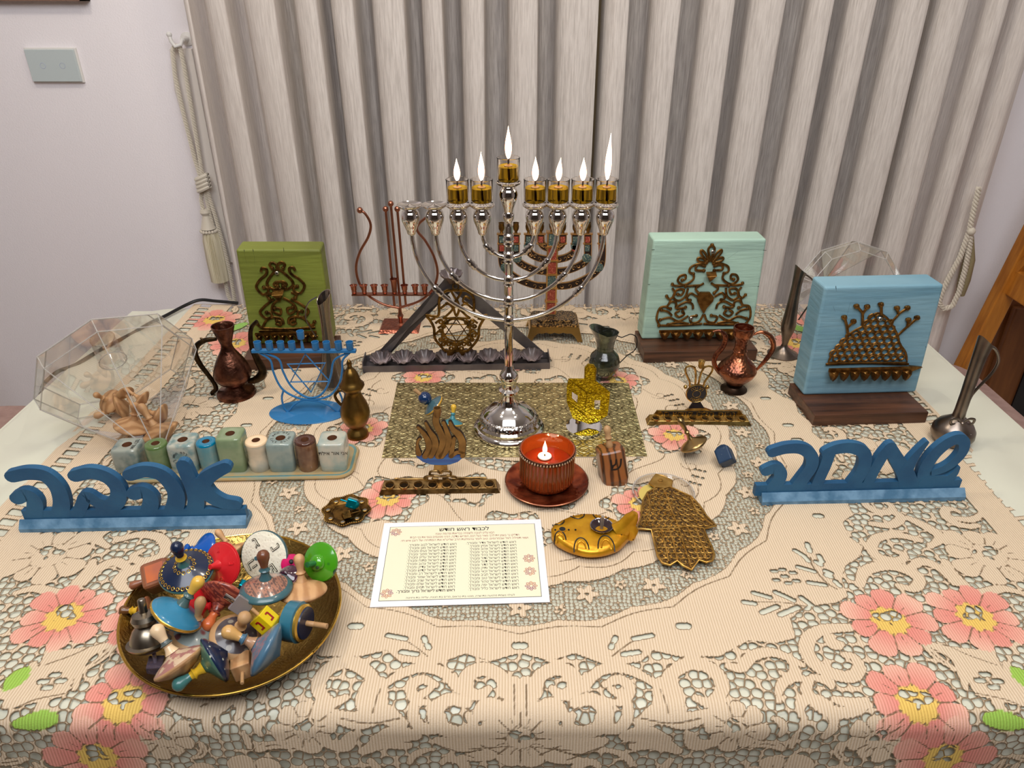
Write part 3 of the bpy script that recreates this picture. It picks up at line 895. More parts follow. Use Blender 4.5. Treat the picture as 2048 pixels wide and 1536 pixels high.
# ================================================================== wood block menorahs
def paint_mat(name, c, c2):
    return mat(name, c, 0.55, c2=c2, scale=9, stretch=(0.6, 1, 5), bump=0.0009, bscale=34, lo=0.35, hi=0.7)
def block_menorah(label, quad, th, bq, bh, back, paint, strokes, half, axis_px, S, rmain, cups, lamp, screws, metal, cracks, extra=None):
    """quad: front face TL, TR, BR, BL in the photograph; bq: base board front bottom corners"""
    p0 = P(*bq[0]); p1 = P(*bq[1]); yaw = math.atan2((p1 - p0).y, (p1 - p0).x)
    q0 = P(*quad[3], bh); q1 = P(*quad[2], bh)
    mid = (q0 + q1) / 2
    F = Frame(0, 0, 0); F.o = Vector((mid.x, mid.y, 0)); F.yaw = math.atan2((q1 - q0).y, (q1 - q0).x)
    F.M = Matrix.Translation(F.o) @ Matrix.Rotation(F.yaw, 4, 'Z'); F.Mi = F.M.inverted()
    root = empty('block_menorah', label, 'menorah', F.M)
    # base board in local coordinates
    l0 = F.Mi @ p0; l1 = F.Mi @ p1
    mb = MB(); w = l1.x - l0.x
    mb.box(((l0.x + l1.x) / 2, (l0.y + l1.y) / 2 + back / 2, bh / 2), (w, back, bh))
    mb.build('base_board', DARKW, root, bevel=0.0012)
    TL, TR, BR, BL = [F.p(*q) for q in quad]
    vs = []
    for y in (0, th):
        vs += [(BL[0], y, bh), (BR[0], y, bh), (TR[0], y, TR[1]), (TL[0], y, TL[1])]
    mb = MB().add(vs, [(0, 1, 2, 3), (7, 6, 5, 4), (1, 0, 4, 5), (2, 1, 5, 6), (3, 2, 6, 7), (0, 3, 7, 4)])
    blk = mb.build('wood_block', paint, root, bevel=0.004, seg=3)
    for pts in cracks:
        q = F.ps(tr(*S, pts)); MB().tube(xz(q, 0.0002), 0.0004, 5, flat=0.6).build('crack', mat('crack_dark', (30, 34, 26), 0.9), blk)
    # plaque
    pm = MB()
    A0, A1 = F.ps(tr(*S, axis_px))
    def ax(b_): return A0[0] + (A1[0] - A0[0]) * (b_ - A0[1]) / (A1[1] - A0[1])
    off = -0.0028
    for pts in half:
        q = F.ps(tr(*S, pts)); q = [(p[0], p[1]) for p in (spl(q, 5) if len(q) > 2 else q)]
        pm.tube(xz(q, off), rmain, 7, flat=0.75); pm.ball((q[-1][0], off, q[-1][1]), rmain * 1.5, 8)
        q2 = [(2 * ax(p[1]) - p[0], p[1]) for p in q]
        pm.tube(xz(q2, off), rmain, 7, flat=0.75); pm.ball((q2[-1][0], off, q2[-1][1]), rmain * 1.5, 8)
    for pts in strokes:
        q = F.ps(tr(*S, pts)); q = [(p[0], p[1]) for p in (spl(q, 5) if len(q) > 2 else q)]
        pm.tube(xz(q, off), rmain, 7, flat=0.75)
    if extra: extra(F, pm, off)
    plq = pm.build('brass_plaque', metal, root)
    # row of oil cups on a ledge
    cl, cr, n, hgt = cups
    a0, b0 = F.ps(tr(*S, [cl, cr]))
    cmx = MB(); L = math.dist(a0, b0)
    cmx.box(((a0[0] + b0[0]) / 2, -0.010, (a0[1] + b0[1]) / 2 + hgt * 0.35), (L, 0.0015, hgt * 0.3))
    cmx.build('oil_ledge', metal, root)
    for i in range(n):
        f = (i + 0.5) / n; x = a0[0] + (b0[0] - a0[0]) * f; z = a0[1] + (b0[1] - a0[1]) * f
        r = L / n * 0.5
        c = MB().open_lathe([(0.0004, -hgt * 0.55), (r * 0.35, -hgt * 0.5), (r * 0.75, -hgt * 0.15), (r * 0.98, hgt * 0.2), (r * 0.8, hgt * 0.2), (r * 0.5, -hgt * 0.1), (0.0004, -hgt * 0.25)], 14,
                         rfun=lambda rr, zz, a, r=r: (rr * (1 + (0.35 if math.sin(a) < -0.8 else 0.0)), -0.0012 if math.sin(a) < -0.8 else 0.0))
        c.build('oil_cup', metal, root).matrix_local = Matrix.Translation((x, -0.0095 - r * 0.2, z))
    if lamp:
        (lx, ly), lr = F.p(*tr(*S, [lamp])[0]), rmain * 4.2
        MB().add([(lx - lr, -0.003, ly + lr), (lx + lr, -0.003, ly + lr * 1.1), (lx + lr * 0.9, -0.016, ly + lr * 0.5), (lx - lr * 1.1, -0.016, ly + lr * 0.4), (lx, -0.003, ly - lr * 1.4), (lx - lr * 0.1, -0.012, ly - lr * 0.6)],
                 [(0, 1, 2, 3), (3, 2, 5), (2, 1, 4, 5), (0, 3, 5, 4), (0, 4, 1)]).build('servant_lamp', metal, root, bevel=0.001, fix=True)
    for sx, sy in screws:
        (qx, qz) = F.p(*tr(*S, [(sx, sy)])[0])
        s_ = MB().lathe([(0.0034, 0), (0.0034, 0.0008), (0.0024, 0.0018), (0.0, 0.0019)], 14).build('screw', SCREW, root)
        s_.matrix_local = Matrix.Translation((qx, -0.005, qz)) @ Matrix.Rotation(PI / 2, 4, 'X')
        MB().box((0, 0, 0.0020), (0.0034, 0.0007, 0.0003)).box((0, 0, 0.0020), (0.0007, 0.0034, 0.0003)).build('screw_slot', BLACK, s_)
    return root
S6 = (1240, 440, 0.19531)
block_menorah('pale mint wooden block with triangular brass plaque behind the two-handled copper jug', [(1307, 480), (1534, 478), (1504, 675), (1283, 679)], 0.045,
    [(1287, 727), (1511, 721)], 0.022, 0.088, paint_mat('mint_paint', (176, 206, 186), (158, 186, 170)), [],
    [[(935, 430), (1000, 385), (1050, 380), (1040, 410), (960, 432)], [(930, 420), (985, 335), (1030, 300), (1032, 330), (950, 420)], [(925, 415), (900, 300), (935, 250)],
     [(940, 440), (1030, 440), (1100, 470), (1105, 520), (1060, 540)], [(950, 470), (1030, 450), (1045, 500), (960, 510)],
     [(1060, 530), (1050, 600), (1130, 650), (1200, 610), (1190, 560), (1140, 550), (1130, 590), (1160, 600)], [(970, 660), (1110, 665)],
     [(930, 640), (1000, 690), (960, 740)], [(1100, 650), (1180, 660), (1240, 650), (1250, 640)],
     [(1080, 690), (1090, 770), (1150, 810), (1210, 770), (1190, 700), (1120, 700), (1130, 750), (1170, 745)], [(1240, 680), (1200, 740), (1240, 790), (1280, 760)],
     [(1230, 800), (1250, 860), (1320, 880), (1330, 980), (1290, 1050)], [(960, 780), (1040, 740), (1070, 790), (1030, 810)],
     [(980, 900), (1000, 850), (1060, 825), (1120, 850), (1160, 880), (1110, 890), (1060, 880)], [(1110, 910), (1150, 940), (1110, 975), (1060, 950), (1080, 920)],
     [(1160, 880), (1170, 830), (1220, 820), (1250, 870), (1210, 890)], [(1180, 960), (1230, 920), (1300, 900)], [(860, 960), (890, 1030), (960, 1040), (990, 985), (930, 970)],
     [(1010, 970), (1100, 1020), (1200, 980), (1290, 1000)], [(850, 1055), (1060, 1062), (1290, 1058)], [(990, 1050), (1100, 1030), (1200, 1050)]],
    [(938, 250), (845, 1050)], S6, 0.0021, ((385, 1140), (1285, 1140), 8, 0.017), (920, 570), [(940, 317), (722, 997)], BRASSR,
    [[(325, 305), (600, 290), (870, 285), (1200, 290), (1500, 312)], [(285, 660), (400, 665), (520, 650), (780, 660)], [(1090, 665), (1300, 690), (1425, 680)], [(1095, 400), (1210, 322)]],
    extra=lambda F, pm, off: pm.prism(F.ps(tr(*S6, [(785, 770), (820, 730), (915, 730), (955, 780), (945, 820), (880, 890), (850, 950), (815, 890), (785, 820)])), off - 0.003, off + 0.002))
S5 = (380, 450, 0.26686)
block_menorah('olive green wooden block with scrolled brass plaque, behind the engraved copper ewer', [(471, 499), (641, 499), (667, 684), (504, 690)], 0.045,
    [(492, 739), (672, 738)], 0.022, 0.085, paint_mat('olive_paint', (124, 132, 50), (104, 110, 40)), [[(540, 768), (740, 775), (940, 760)], [(520, 790), (740, 790), (960, 830)]],
    [[(650, 320), (662, 290), (690, 275), (712, 292), (700, 318)], [(655, 320), (700, 350), (765, 410), (770, 450), (720, 478), (650, 470)], [(665, 455), (655, 425), (700, 420), (725, 440), (700, 455)],
     [(790, 338), (775, 312), (745, 322), (760, 360), (820, 400), (860, 450), (830, 505), (785, 492), (780, 462), (805, 455)], [(760, 500), (800, 515), (790, 540)],
     [(700, 540), (770, 580), (795, 630), (745, 660), (732, 622), (770, 612)], [(760, 545), (850, 600), (890, 640), (860, 682), (815, 678), (812, 645), (842, 642)],
     [(742, 735), (745, 695), (800, 680), (860, 700), (910, 750), (935, 720)], [(800, 725), (770, 742), (755, 718), (785, 705)]],
    [(655, 290), (725, 750)], S5, 0.0024, ((500, 820), (960, 815), 8, 0.018), (672, 520), [(655, 352)], BRASSD,
    [[(405, 185), (410, 230), (425, 290)], [(470, 180), (482, 240), (485, 300)], [(700, 170), (705, 220)]])
S7 = (1540, 440, 0.28652)
def lattice(F, pm, off):
    out = tr(*S7, [(400, 990), (430, 930), (500, 850), (560, 780), (650, 730), (700, 670), (745, 645), (800, 670), (840, 720), (880, 790), (900, 860), (940, 920), (950, 990)])
    L = F.ps(out); pm.tube(xz([(p[0], p[1]) for p in spl(L, 3)], off), 0.0018, 7, closed=True, flat=0.8)
    rg = random.Random(3); row = 0
    a0 = F.p(1540 + 400 * .28652, 440 + 985 * .28652); a1 = F.p(1540 + 950 * .28652, 440 + 985 * .28652)
    stp = (a1[0] - a0[0]) / 11.0; z = a0[1] + stp * 0.45
    def ins(x, y):
        c = False; n = len(L)
        for i in range(n):
            x1, y1 = L[i]; x2, y2 = L[(i + 1) % n]
            if (y1 > y) != (y2 > y) and x < (x2 - x1) * (y - y1) / (y2 - y1 + 1e-12) + x1: c = not c
        return c
    while z < F.p(1750, 440 + 640 * .28652)[1]:
        for i in range(14):
            x = a0[0] + stp * (i + 0.5 * (row % 2))
            if ins(x, z):
                e = rg.uniform(0.4, 0.52) * stp
                pm.tube([(x + e * math.cos(t * PI / 5), off, z + e * 0.9 * math.sin(t * PI / 5)) for t in range(10)], 0.0015, 6, closed=True, flat=0.8)
        row += 1; z += stp * 0.86
    for pts in ([(540, 800), (530, 730), (515, 675)], [(530, 750), (580, 702)], [(640, 730), (640, 640), (600, 597)], [(640, 650), (675, 600)], [(772, 660), (770, 585)], [(840, 710), (890, 655), (882, 610)], [(890, 650), (955, 608)],
                [(885, 800), (950, 740), (962, 692)], [(950, 742), (1022, 677)]):
        q = F.ps(tr(*S7, pts)); pm.tube(xz(q, off), 0.0021, 7, flat=0.8); pm.ball((q[-1][0], off, q[-1][1]), 0.0042, 8)
        pm.ball((q[-1][0] - 0.003, off, q[-1][1] + 0.001), 0.0026, 8)
    q = F.ps(tr(*S7, [(960, 1005), (1050, 1015), (970, 1045)])); pm.prism(q, off - 0.004, off)
block_menorah('sky blue wooden block with brass honeycomb plaque on a brown board', [(1650, 574), (1889, 569), (1832, 785), (1606, 791)], 0.045,
    [(1623, 851), (1853, 849)], 0.020, 0.10, paint_mat('sky_paint', (132, 170, 184), (108, 150, 168)), [[(385, 1000), (660, 990), (960, 1000)]], [],
    [(770, 600), (680, 1000)], S7, 0.0019, ((385, 1050), (960, 1045), 8, 0.020), None, [(757, 680)], BRASSR,
    [[(460, 460), (463, 500)], [(560, 575), (530, 700), (500, 720)], [(440, 600), (455, 640)], [(1085, 880), (1090, 890)]], extra=lattice)

# ================================================================== polished silver menorah with oil glasses
F = Frame(1018, 858, z=0.0026)
sm = empty('silver_menorah', 'tall polished silver nine-branched menorah standing on the embossed gold mat', 'menorah', F.M)
K = F.k
prof = [(0.0, 0.0012), (0.0525, 0.0012), (0.0535, 0.004), (0.0520, 0.0075), (0.0475, 0.0095), (0.0465, 0.0125), (0.0470, 0.015), (0.0440, 0.018)]
MB().lathe(prof, 64).build('foot_ring', SILVER, sm)
MB().lathe([(0.0440, 0.018), (0.0425, 0.024), (0.038, 0.0275)], 96, flute=(40, 0.018)).build('gadroon_band', SILVERB, sm)
dome = [(0.038, 0.0275), (0.034, 0.033), (0.026, 0.039), (0.0175, 0.043), (0.0145, 0.047), (0.0125, 0.055), (0.0118, 0.062), (0.0155, 0.066), (0.0150, 0.069), (0.0105, 0.072), (0.0095, 0.078), (0.0120, 0.084), (0.0140, 0.090), (0.0120, 0.096), (0.0085, 0.099), (0.0072, 0.103), (0.0060, 0.108)]
dm = MB().lathe(dome, 48).build('foot_dome', SILVER, sm)
zt = F.p(1016, 452)[1]
st = MB(); st.lathe([(0.0055, 0.106), (0.0052, zt)], 24, flute=(8, 0.06)); st.build('stem', SILVER, sm)
for yy in (641, 602, 561, 515, 480):
    z = F.p(1016, yy)[1]
    MB().lathe([(0.0052, -0.008), (0.0072, -0.005), (0.0064, -0.002), (0.0078, 0.001), (0.0062, 0.004), (0.0070, 0.007), (0.0050, 0.010)], 20).build('collar', SILVERB, sm).matrix_local = Matrix.Translation((0, 0, z))
cupP = [(0.0045, 0.0), (0.0058, 0.002), (0.0062, 0.005), (0.0085, 0.011), (0.0112, 0.018), (0.0122, 0.0245), (0.0108, 0.030), (0.0080, 0.0325), (0.0110, 0.0345), (0.0155, 0.0375), (0.0165, 0.0395), (0.0155, 0.0400), (0.0125, 0.0375), (0.006, 0.0365), (0.0, 0.0362)]
ends = [823, 871, 918, 965, 1069, 1114, 1161, 1208]
bots = [640, 601, 560, 514, 514, 560, 601, 640]
ZC = F.p(1016, 466)[1]
tops = []
for x, yb in zip(ends, bots):
    xe = F.p(x, 463)[0]; zb_ = F.p(1016, yb)[1]
    pts = [(xe * math.cos(t * PI / 40), 0, ZC + (zb_ - ZC) * math.sin(t * PI / 40)) for t in range(21)]
    MB().tube(pts, 0.0029, 10).tube([(p[0], -0.0026, p[2]) for p in pts], 0.0009, 6).build('branch', SILVER, sm)
    jt = MB(); c = pts[9]; d = (Vector(pts[10]) - Vector(pts[8])).normalized()
    jt.lathe([(0.003, -0.009), (0.0046, -0.006), (0.0038, -0.003), (0.0050, 0), (0.0038, 0.003), (0.0046, 0.006), (0.003, 0.009)], 14, M=axisM(c, d)); jt.build('knuckle', SILVERB, sm)
    MB().lathe(cupP, 28, flute=None).build('candle_cup', SILVER, sm).matrix_local = Matrix.Translation((xe, 0, ZC - 0.002))
    tops.append((xe, ZC + 0.0358))
MB().lathe([(0.0052, 0), (0.0040, 0.004), (0.0070, 0.010), (0.0078, 0.015), (0.0050, 0.020), (0.0034, 0.022), (0.0042, 0.024)], 20).build('finial', SILVER, sm).matrix_local = Matrix.Translation((0, 0, zt))
zs = F.p(1016, 421)[1]
MB().tube([(0, 0, zt + 0.02), (0, 0, zs + 0.002)], 0.0035, 10).build('neck', SILVER, sm)
MB().lathe(cupP, 28).build('candle_cup', SILVER, sm).matrix_local = Matrix.Translation((0, 0, zs - 0.003))

GLASS = mat('clear_glass', (255, 250, 246), 0.02, trans=1.0, ior=1.16)
OIL = mat('amber_oil', (255, 206, 56), 0.04, trans=0.66, ior=1.12)
WICK = mat('wick', (40, 26, 18), 0.8)
CORK = mat('wick_tube', (214, 150, 90), 0.5)
LAB = {0: 'third cup from the left', 1: 'fourth cup from the left', 2: 'raised middle cup', 3: 'first cup right of the stem', 4: 'second cup right of the stem', 5: 'third cup right of the stem', 6: 'rightmost cup'}
def flame_mesh(h, w, bend=0.0, n=14):
    prof = []
    for i in range(n + 1):
        t = i / n; r = w * 0.86 * (math.sin(PI * min(1, t * 1.02)) ** 0.72) * (1 - 0.78 * t) * 1.25
        prof.append((max(0.0001, r if 0 < i < n else 0.0), h * t))
    mb = MB().lathe(prof, 16)
    mb.v = [(x + bend * (z / h) ** 2, y, z) for x, y, z in mb.v]
    return mb
spec = [((918, 0), 0.030, 0.0056, 0.0), ((965, 0), 0.036, 0.0056, 0.0), ((1016, 0), 0.040, 0.0058, 0.0), ((1069, 0), 0.030, 0.0058, 0.0), ((1118, 0), 0.029, 0.0054, 0.002), ((1163, 0), 0.029, 0.0058, 0.0), ((1209, 0), 0.058, 0.0056, 0.001)]
cupt = [tops[2], tops[3], (0.0, zs - 0.003 + 0.0378 - 0.002), tops[4], tops[5], tops[6], tops[7]]
for i, ((px, _), fh, fw, bend) in enumerate(spec):
    tx, tz = cupt[i]
    if i == 0: fh = 0.028
    org = F.M @ Vector((tx, 0, tz + 0.0012))
    og = empty('oil_glass', 'lit glass of amber oil on the silver menorah, ' + LAB[i], 'candle', Matrix.Translation(org), 'oil glasses on the silver menorah')
    MB().lathe([(0.0, 0.0), (0.0125, 0.0), (0.0140, 0.0012), (0.0143, 0.004), (0.0143, 0.0305), (0.0146, 0.032), (0.0140, 0.0325), (0.0133, 0.0315), (0.0131, 0.005), (0.0115, 0.0035), (0.0, 0.0032)], 32).build('glass', GLASS, og)
    MB().lathe([(0.0, 0.0036), (0.0112, 0.0038), (0.01295, 0.0055), (0.01295, 0.0215), (0.0126, 0.0212), (0.0, 0.0212)], 28).build('oil', OIL, og)
    wk = MB().tube([(0.001, 0, 0.005), (0.0, 0, 0.024)], 0.0014, 8).build('wick_holder', CORK, og)
    MB().tube([(0, 0, 0.0238), (0.0005, 0, 0.0325)], 0.0011, 8).build('wick', WICK, og)
    MB().lathe([(0.0, 0.0214), (0.0052, 0.0214), (0.0052, 0.0224), (0.0, 0.0224)], 16).build('float', mat('wick_float', (240, 190, 130), 0.5, trans=0.4), og)
    fl = flame_mesh(fh, fw, bend).build('flame', FLAME, og); fl.location = (0, 0, 0.0295)
    ld = bpy.data.lights.new('flame_light', 'POINT'); ld.energy = 0.16; ld.color = (1.0, 0.62, 0.28); ld.shadow_soft_size = 0.004
    lo_ = bpy.data.objects.new('flame_light', ld); col.objects.link(lo_); lo_.parent = og; lo_.location = (0, 0, 0.0295 + fh * 0.4)

# ================================================================== copper harp menorah
Sx = (680, 250, 0.30602)
F = Frame(801, 655)
hm = empty('harp_menorah', 'thin copper wire menorah shaped like a harp, behind the steel triangle', 'menorah', F.M)
mir = lambda pts: [(740 - x, y) for x, y in pts]
def hp(pts): return [(p[0], 0.0, p[1]) for p in spl(F.ps(tr(*Sx, pts)), 6)]
lft = [(130, 557), (165, 580), (200, 650), (185, 730), (130, 830), (105, 930), (125, 1030), (180, 1110), (280, 1170), (385, 1195)]
MB().tube(hp(lft), 0.0024, 10).ball(hp(lft)[0], 0.0056, 14).build('harp_arm', COPPER, hm)
rgt = [(645, 557), (600, 580), (520, 640), (505, 690), (560, 760), (618, 870), (637, 980), (600, 1080), (520, 1150), (385, 1195)]
MB().tube(hp(rgt), 0.0024, 10).ball(hp(rgt)[0], 0.0056, 14).build('harp_arm', COPPER, hm)
for a, b in (((297, 550), (355, 1182)), ((331, 515), (395, 1195)), ((374, 550), (430, 1182))):
    q = F.ps(tr(*Sx, [a, b])); MB().tube([(q[0][0], 0.001, q[0][1]), (q[1][0], 0.001, q[1][1])], 0.0023, 10).ball((q[0][0], 0.001, q[0][1]), 0.0054, 14).build('string_rod', COPPER, hm)
q = F.ps(tr(*Sx, [(82, 1100), (650, 1100)]))
MB().box(((q[0][0] + q[1][0]) / 2, -0.004, q[0][1]), (q[1][0] - q[0][0], 0.012, 0.0025)).build('cup_bar', COPPER, hm)
for i, x in enumerate((97, 163, 229, 297, 360, 426, 495, 557, 622)):
    tall = 1.75 if i == 4 else 1.0
    a, b_ = F.p(*tr(*Sx, [(x, 1098)])[0])
    MB().lathe([(0.0035, 0), (0.0048, 0.003), (0.0040, 0.005), (0.0052, 0.008 * tall), (0.0058, 0.014 * tall), (0.0075, 0.0165 * tall), (0.0066, 0.0166 * tall), (0.0048, 0.012 * tall), (0, 0.011 * tall)], 18).build('candle_cup', COPPER, hm).matrix_local = Matrix.Translation((a, -0.004, b_ + 0.001))
za = F.p(*tr(*Sx, [(390, 1195)])[0])[1]
MB().lathe([(0.009, 0.007), (0.004, 0.010), (0.0036, za * 0.45), (0.0062, za * 0.6), (0.0036, za * 0.75), (0.0030, za + 0.001)], 16, M=Matrix.Translation((F.p(*tr(*Sx, [(395, 1250)])[0])[0], 0, 0))).build('stem', COPPER, hm)
MB().box((0, 0, 0.004), (0.078, 0.062, 0.0065), taper=0.88).build('foot_plate', mat('stamped_copper', (176, 104, 80), 0.32, 1.0, c2=(140, 78, 58), scale=160, bump=0.0012, bscale=220, detail=1), hm, bevel=0.0008)

# ================================================================== steel triangle menorah with pleated cups and a hanging hamsa
St = (700, 500, 0.24414)
pa = P(727, 746); pb = P(1099, 739)
F = Frame(0, 0); F.o = (pa + pb) / 2; F.yaw = math.atan2(pb.y - pa.y, pb.x - pa.x); F.M = Matrix.Translation(F.o) @ Matrix.Rotation(F.yaw, 4, 'Z'); F.Mi = F.M.inverted()
tm = empty('triangle_menorah', 'dark steel triangle menorah with a tray of pleated tin cups', 'menorah', F.M)
W = (pb - pa).length; dep = 0.040; hh = 0.013
mb = MB()
mb.box((0, dep / 2, 0.001), (W, dep, 0.0018)).box((0, 0, hh / 2), (W, 0.0016, hh)).box((0, dep, hh / 2), (W, 0.0016, hh)).box((-W / 2, dep / 2, hh * 0.8), (0.0016, dep, hh * 1.5)).box((W / 2, dep / 2, hh * 0.8), (0.0016, dep, hh * 1.5))
mb.build('tray', STEEL, tm)
yb_ = dep - 0.004
ap = F.p(903, 560, yb_); l_ = F.p(752, 722, yb_); r_ = F.p(1088, 716, yb_)
for q in (l_, r_):
    v = Vector((ap[0] - q[0], ap[1] - q[1])); n_ = Vector((-v.y, v.x)).normalized() * 0.0085
    q0 = (q[0], 0.002)
    MB().prism([(q[0] + n_.x, q[1] * 0 + 0.003 + n_.y * 0), (ap[0] + n_.x, ap[1] + n_.y), (ap[0] - n_.x, ap[1] - n_.y), (q[0] - n_.x, 0.003)] if False else [(q[0] - 0.011, 0.003), (q[0] + 0.012, 0.003), (ap[0] + (0.010 if q is l_ else -0.010) * -1 + 0.0, ap[1] + 0.004), (ap[0] + (0.010 if q is l_ else -0.010), ap[1] - 0.010)], yb_ - (0.001 if q is l_ else -0.001), yb_ + (0.002 if q is l_ else 0.004)).build('steel_bar', STEEL, tm, bevel=0.0005)
TIN = mat('pleated_tin', (170, 160, 158), 0.32, 1.0, c2=(130, 120, 120), scale=60)
def pleat(rr, z, a):
    f = 0.5 + 0.5 * math.cos(12 * a)
    return (rr * (1 + 0.16 * f * (z / 0.014)), 0)
def pleated():
    return MB().open_lathe([(0.0, 0.0), (0.0065, 0.0), (0.0085, 0.003), (0.0115, 0.0075), (0.0150, 0.0120), (0.0160, 0.0140)], 48, rfun=pleat)
cup0 = None
for i in range(8):
    x = -W / 2 + 0.030 + (W - 0.060) * i / 7
    o = pleated().build('pleated_cup', TIN, tm) if cup0 is None else None
    if cup0 is None: cup0 = o
    else:
        o = cup0.copy(); col.objects.link(o)
    o.matrix_local = Matrix.Translation((x, 0.020, 0.0045 + 0.001)) @ Matrix.Rotation(0.20, 4, 'X') @ Matrix.Rotation(i * 0.7, 4, 'Z') @ Matrix.Diagonal((1.12, 1.12, 1.2, 1))
o = cup0.copy(); col.objects.link(o); o.matrix_local = Matrix.Translation((ap[0], yb_ - 0.004, ap[1] - 0.002)) @ Matrix.Rotation(0.12, 4, 'X') @ Matrix.Diagonal((1.08, 1.08, 1.2, 1))
yh = yb_ - 0.008
def hq(pts): return F.ps(tr(*St, pts), yh)
hz = empty('hanging_hamsa', 'pierced brass hamsa with a star hanging from the steel triangle', 'ornament', F.M)
mb = MB()
half = [(835, 330), (790, 335), (745, 370), (730, 420), (727, 530), (690, 545), (625, 535), (655, 575), (688, 640), (695, 720), (745, 790), (800, 830)]
full = half + [(1745 - x, y) for x, y in half[::-1]]
mb.tube(xz([(p[0], p[1]) for p in spl(hq(full), 4, True)], yh), 0.0024, 8, closed=True, flat=0.7)
for k in (0, 1):
    tri = [(872 + 108 * math.sin(2 * PI * j / 3 + k * PI), 655 - 90 * math.cos(2 * PI * j / 3 + k * PI)) for j in range(3)]
    mb.tube(xz(hq(tri), yh), 0.0018, 8, closed=True, flat=0.8)
mb.tube(xz(hq([(872 + 112 * math.cos(t / 24 * 2 * PI), 655 + 92 * math.sin(t / 24 * 2 * PI)) for t in range(24)]), yh), 0.0017, 8, closed=True, flat=0.8)
for pts in ([(830, 340), (872, 400), (915, 340)], [(872, 400), (850, 470), (872, 540), (895, 470), (872, 400)], [(740, 480), (800, 440), (840, 480), (800, 530), (760, 560)], [(760, 400), (800, 380), (820, 420), (780, 440)], [(700, 600), (745, 570), (760, 610), (720, 640)],
            [(700, 690), (740, 660), (760, 700), (730, 740)], [(770, 780), (800, 750), (850, 770), (872, 800), (840, 830)], [(760, 560), (800, 560), (872, 555)], [(745, 740), (790, 745)], [(660, 570), (700, 560)]):
    for q in (pts, [(1745 - x, y) for x, y in pts]):
        mb.tube(xz([(p[0], p[1]) for p in spl(hq(q), 5)], yh), 0.0021, 7, flat=0.8)
mb.prism(hq([(790, 820), (950, 820), (935, 862), (795, 862)]), yh - 0.001, yh + 0.001)
mb.tube(xz(hq([(865 + 24 * math.cos(t / 12 * 2 * PI), 300 + 24 * math.sin(t / 12 * 2 * PI)) for t in range(12)]), yh), 0.0012, 6, closed=True)
rg = random.Random(8)
for i in range(7):
    for j in range(7):
        x = 745 + i * 42 + (21 if j % 2 else 0); y = 590 + j * 36
        if math.hypot(x - 872, (y - 655) * 1.15) < 104 or x > 1040 - max(0, y - 700) * 0.9 or x < 700 + max(0, y - 700) * 0.9: continue
        mb.tube(xz(hq([(x + 15 * math.cos(t * PI / 4), y + 13 * math.sin(t * PI / 4)) for t in range(8)]), yh), 0.0019, 6, closed=True, flat=0.8)
mb.build('hamsa_plate', BRASSD, hz)

# ================================================================== enamelled brass menorah at the back
F = Frame(1107, 668)
em = empty('enamel_menorah', 'ornate brass menorah with red and green enamel panels behind the silver one', 'menorah', F.M)
DK = mat('enamel_black', (48, 34, 28), 0.4, 0.3)
GOLD = mat('enamel_gold', (206, 164, 112), 0.32, 1.0)
RED = mat('enamel_red', (140, 56, 42), 0.35, c2=(190, 110, 84), scale=420, lo=0.55, hi=0.6)
TEAL = mat('enamel_teal', (64, 82, 80), 0.35, c2=(150, 150, 120), scale=420, lo=0.55, hi=0.62)
def ep(pts): return F.ps(tr(*Sx, pts))
armset = [[(1385, 1055), (1270, 1048), (1150, 1000), (1080, 940), (1058, 880), (1056, 715)], [(1385, 962), (1280, 950), (1195, 915), (1158, 880), (1150, 840), (1150, 715)], [(1385, 885), (1300, 870), (1245, 840), (1232, 800), (1232, 715)], [(1385, 805), (1345, 800), (1318, 775), (1313, 740), (1313, 715)]]
mx = lambda pts: [(2770 - x, y) for x, y in pts]
HW = 0.0068
for i, pts in enumerate(armset):
    for side in (0, 1):
        q = [(p[0], p[1]) for p in spl(ep(mx(pts) if side else pts), 5)]
        ar = MB().ribbon(q, HW, 0, 0.004, ends=False).build('arm', GOLD, em)
        MB().ribbon(q, HW - 0.0014, -0.0008, 0.002, ends=False).build('enamel_inlay', DK, ar)
        sc_ = MB()
        nn = len(q); kk = max(3, nn // 4)
        for j in range(1, nn - 5, 2):
            c = q[j]; sc_.tube(xz(spiral(c[0], c[1], HW * 0.62, HW * 0.1, j, j + 5, 8), -0.0012), 0.0008, 5)
        sc_.build('scroll_relief', GOLD, ar, kind='stuff')
        x0, z0 = q[-1]
        c = ep([(0, 720)])[0][1]
        for j, zz in enumerate((0.0, -0.016)):
            if i == 3 and j: continue
            MB().box((x0, -0.0012, z0 - 0.009 + zz), (HW * 1.25, 0.0016, 0.011)).build('enamel_panel', (TEAL, RED)[(i + j) % 2], ar)
        MB().box((x0, 0.001, z0 + 0.0008), (HW * 2.5, 0.0065, 0.0024)).box((x0, 0.001, z0 - 0.0170), (HW * 2.3, 0.006, 0.0018)).build('ledge', GOLD, ar)
        if i in (0, 1, 2):
            e = ep([(mx(pts) if side else pts)[3]])[0]
            MB().lathe([(0, 0), (0.0085, 0), (0.0085, 0.0025), (0.0074, 0.003), (0, 0.003)], 20, M=Matrix.Translation((e[0], 0.001, e[1] + 0.003)) @ Matrix.Rotation(PI / 2, 4, 'X')).build('medallion', TEAL, ar)
        MB().lathe([(0.0030, 0), (0.0024, 0.002), (0.0050, 0.007), (0.0056, 0.012), (0.0048, 0.0165), (0.0058, 0.0185), (0.0046, 0.0185), (0.0036, 0.012), (0, 0.011)], 16, M=Matrix.Translation((x0, 0.002, z0 + 0.002))).build('candle_cup', BRASSD, em)
ct = ep([(1385, 700)])[0]; cb = ep([(1383, 1235)])[0]
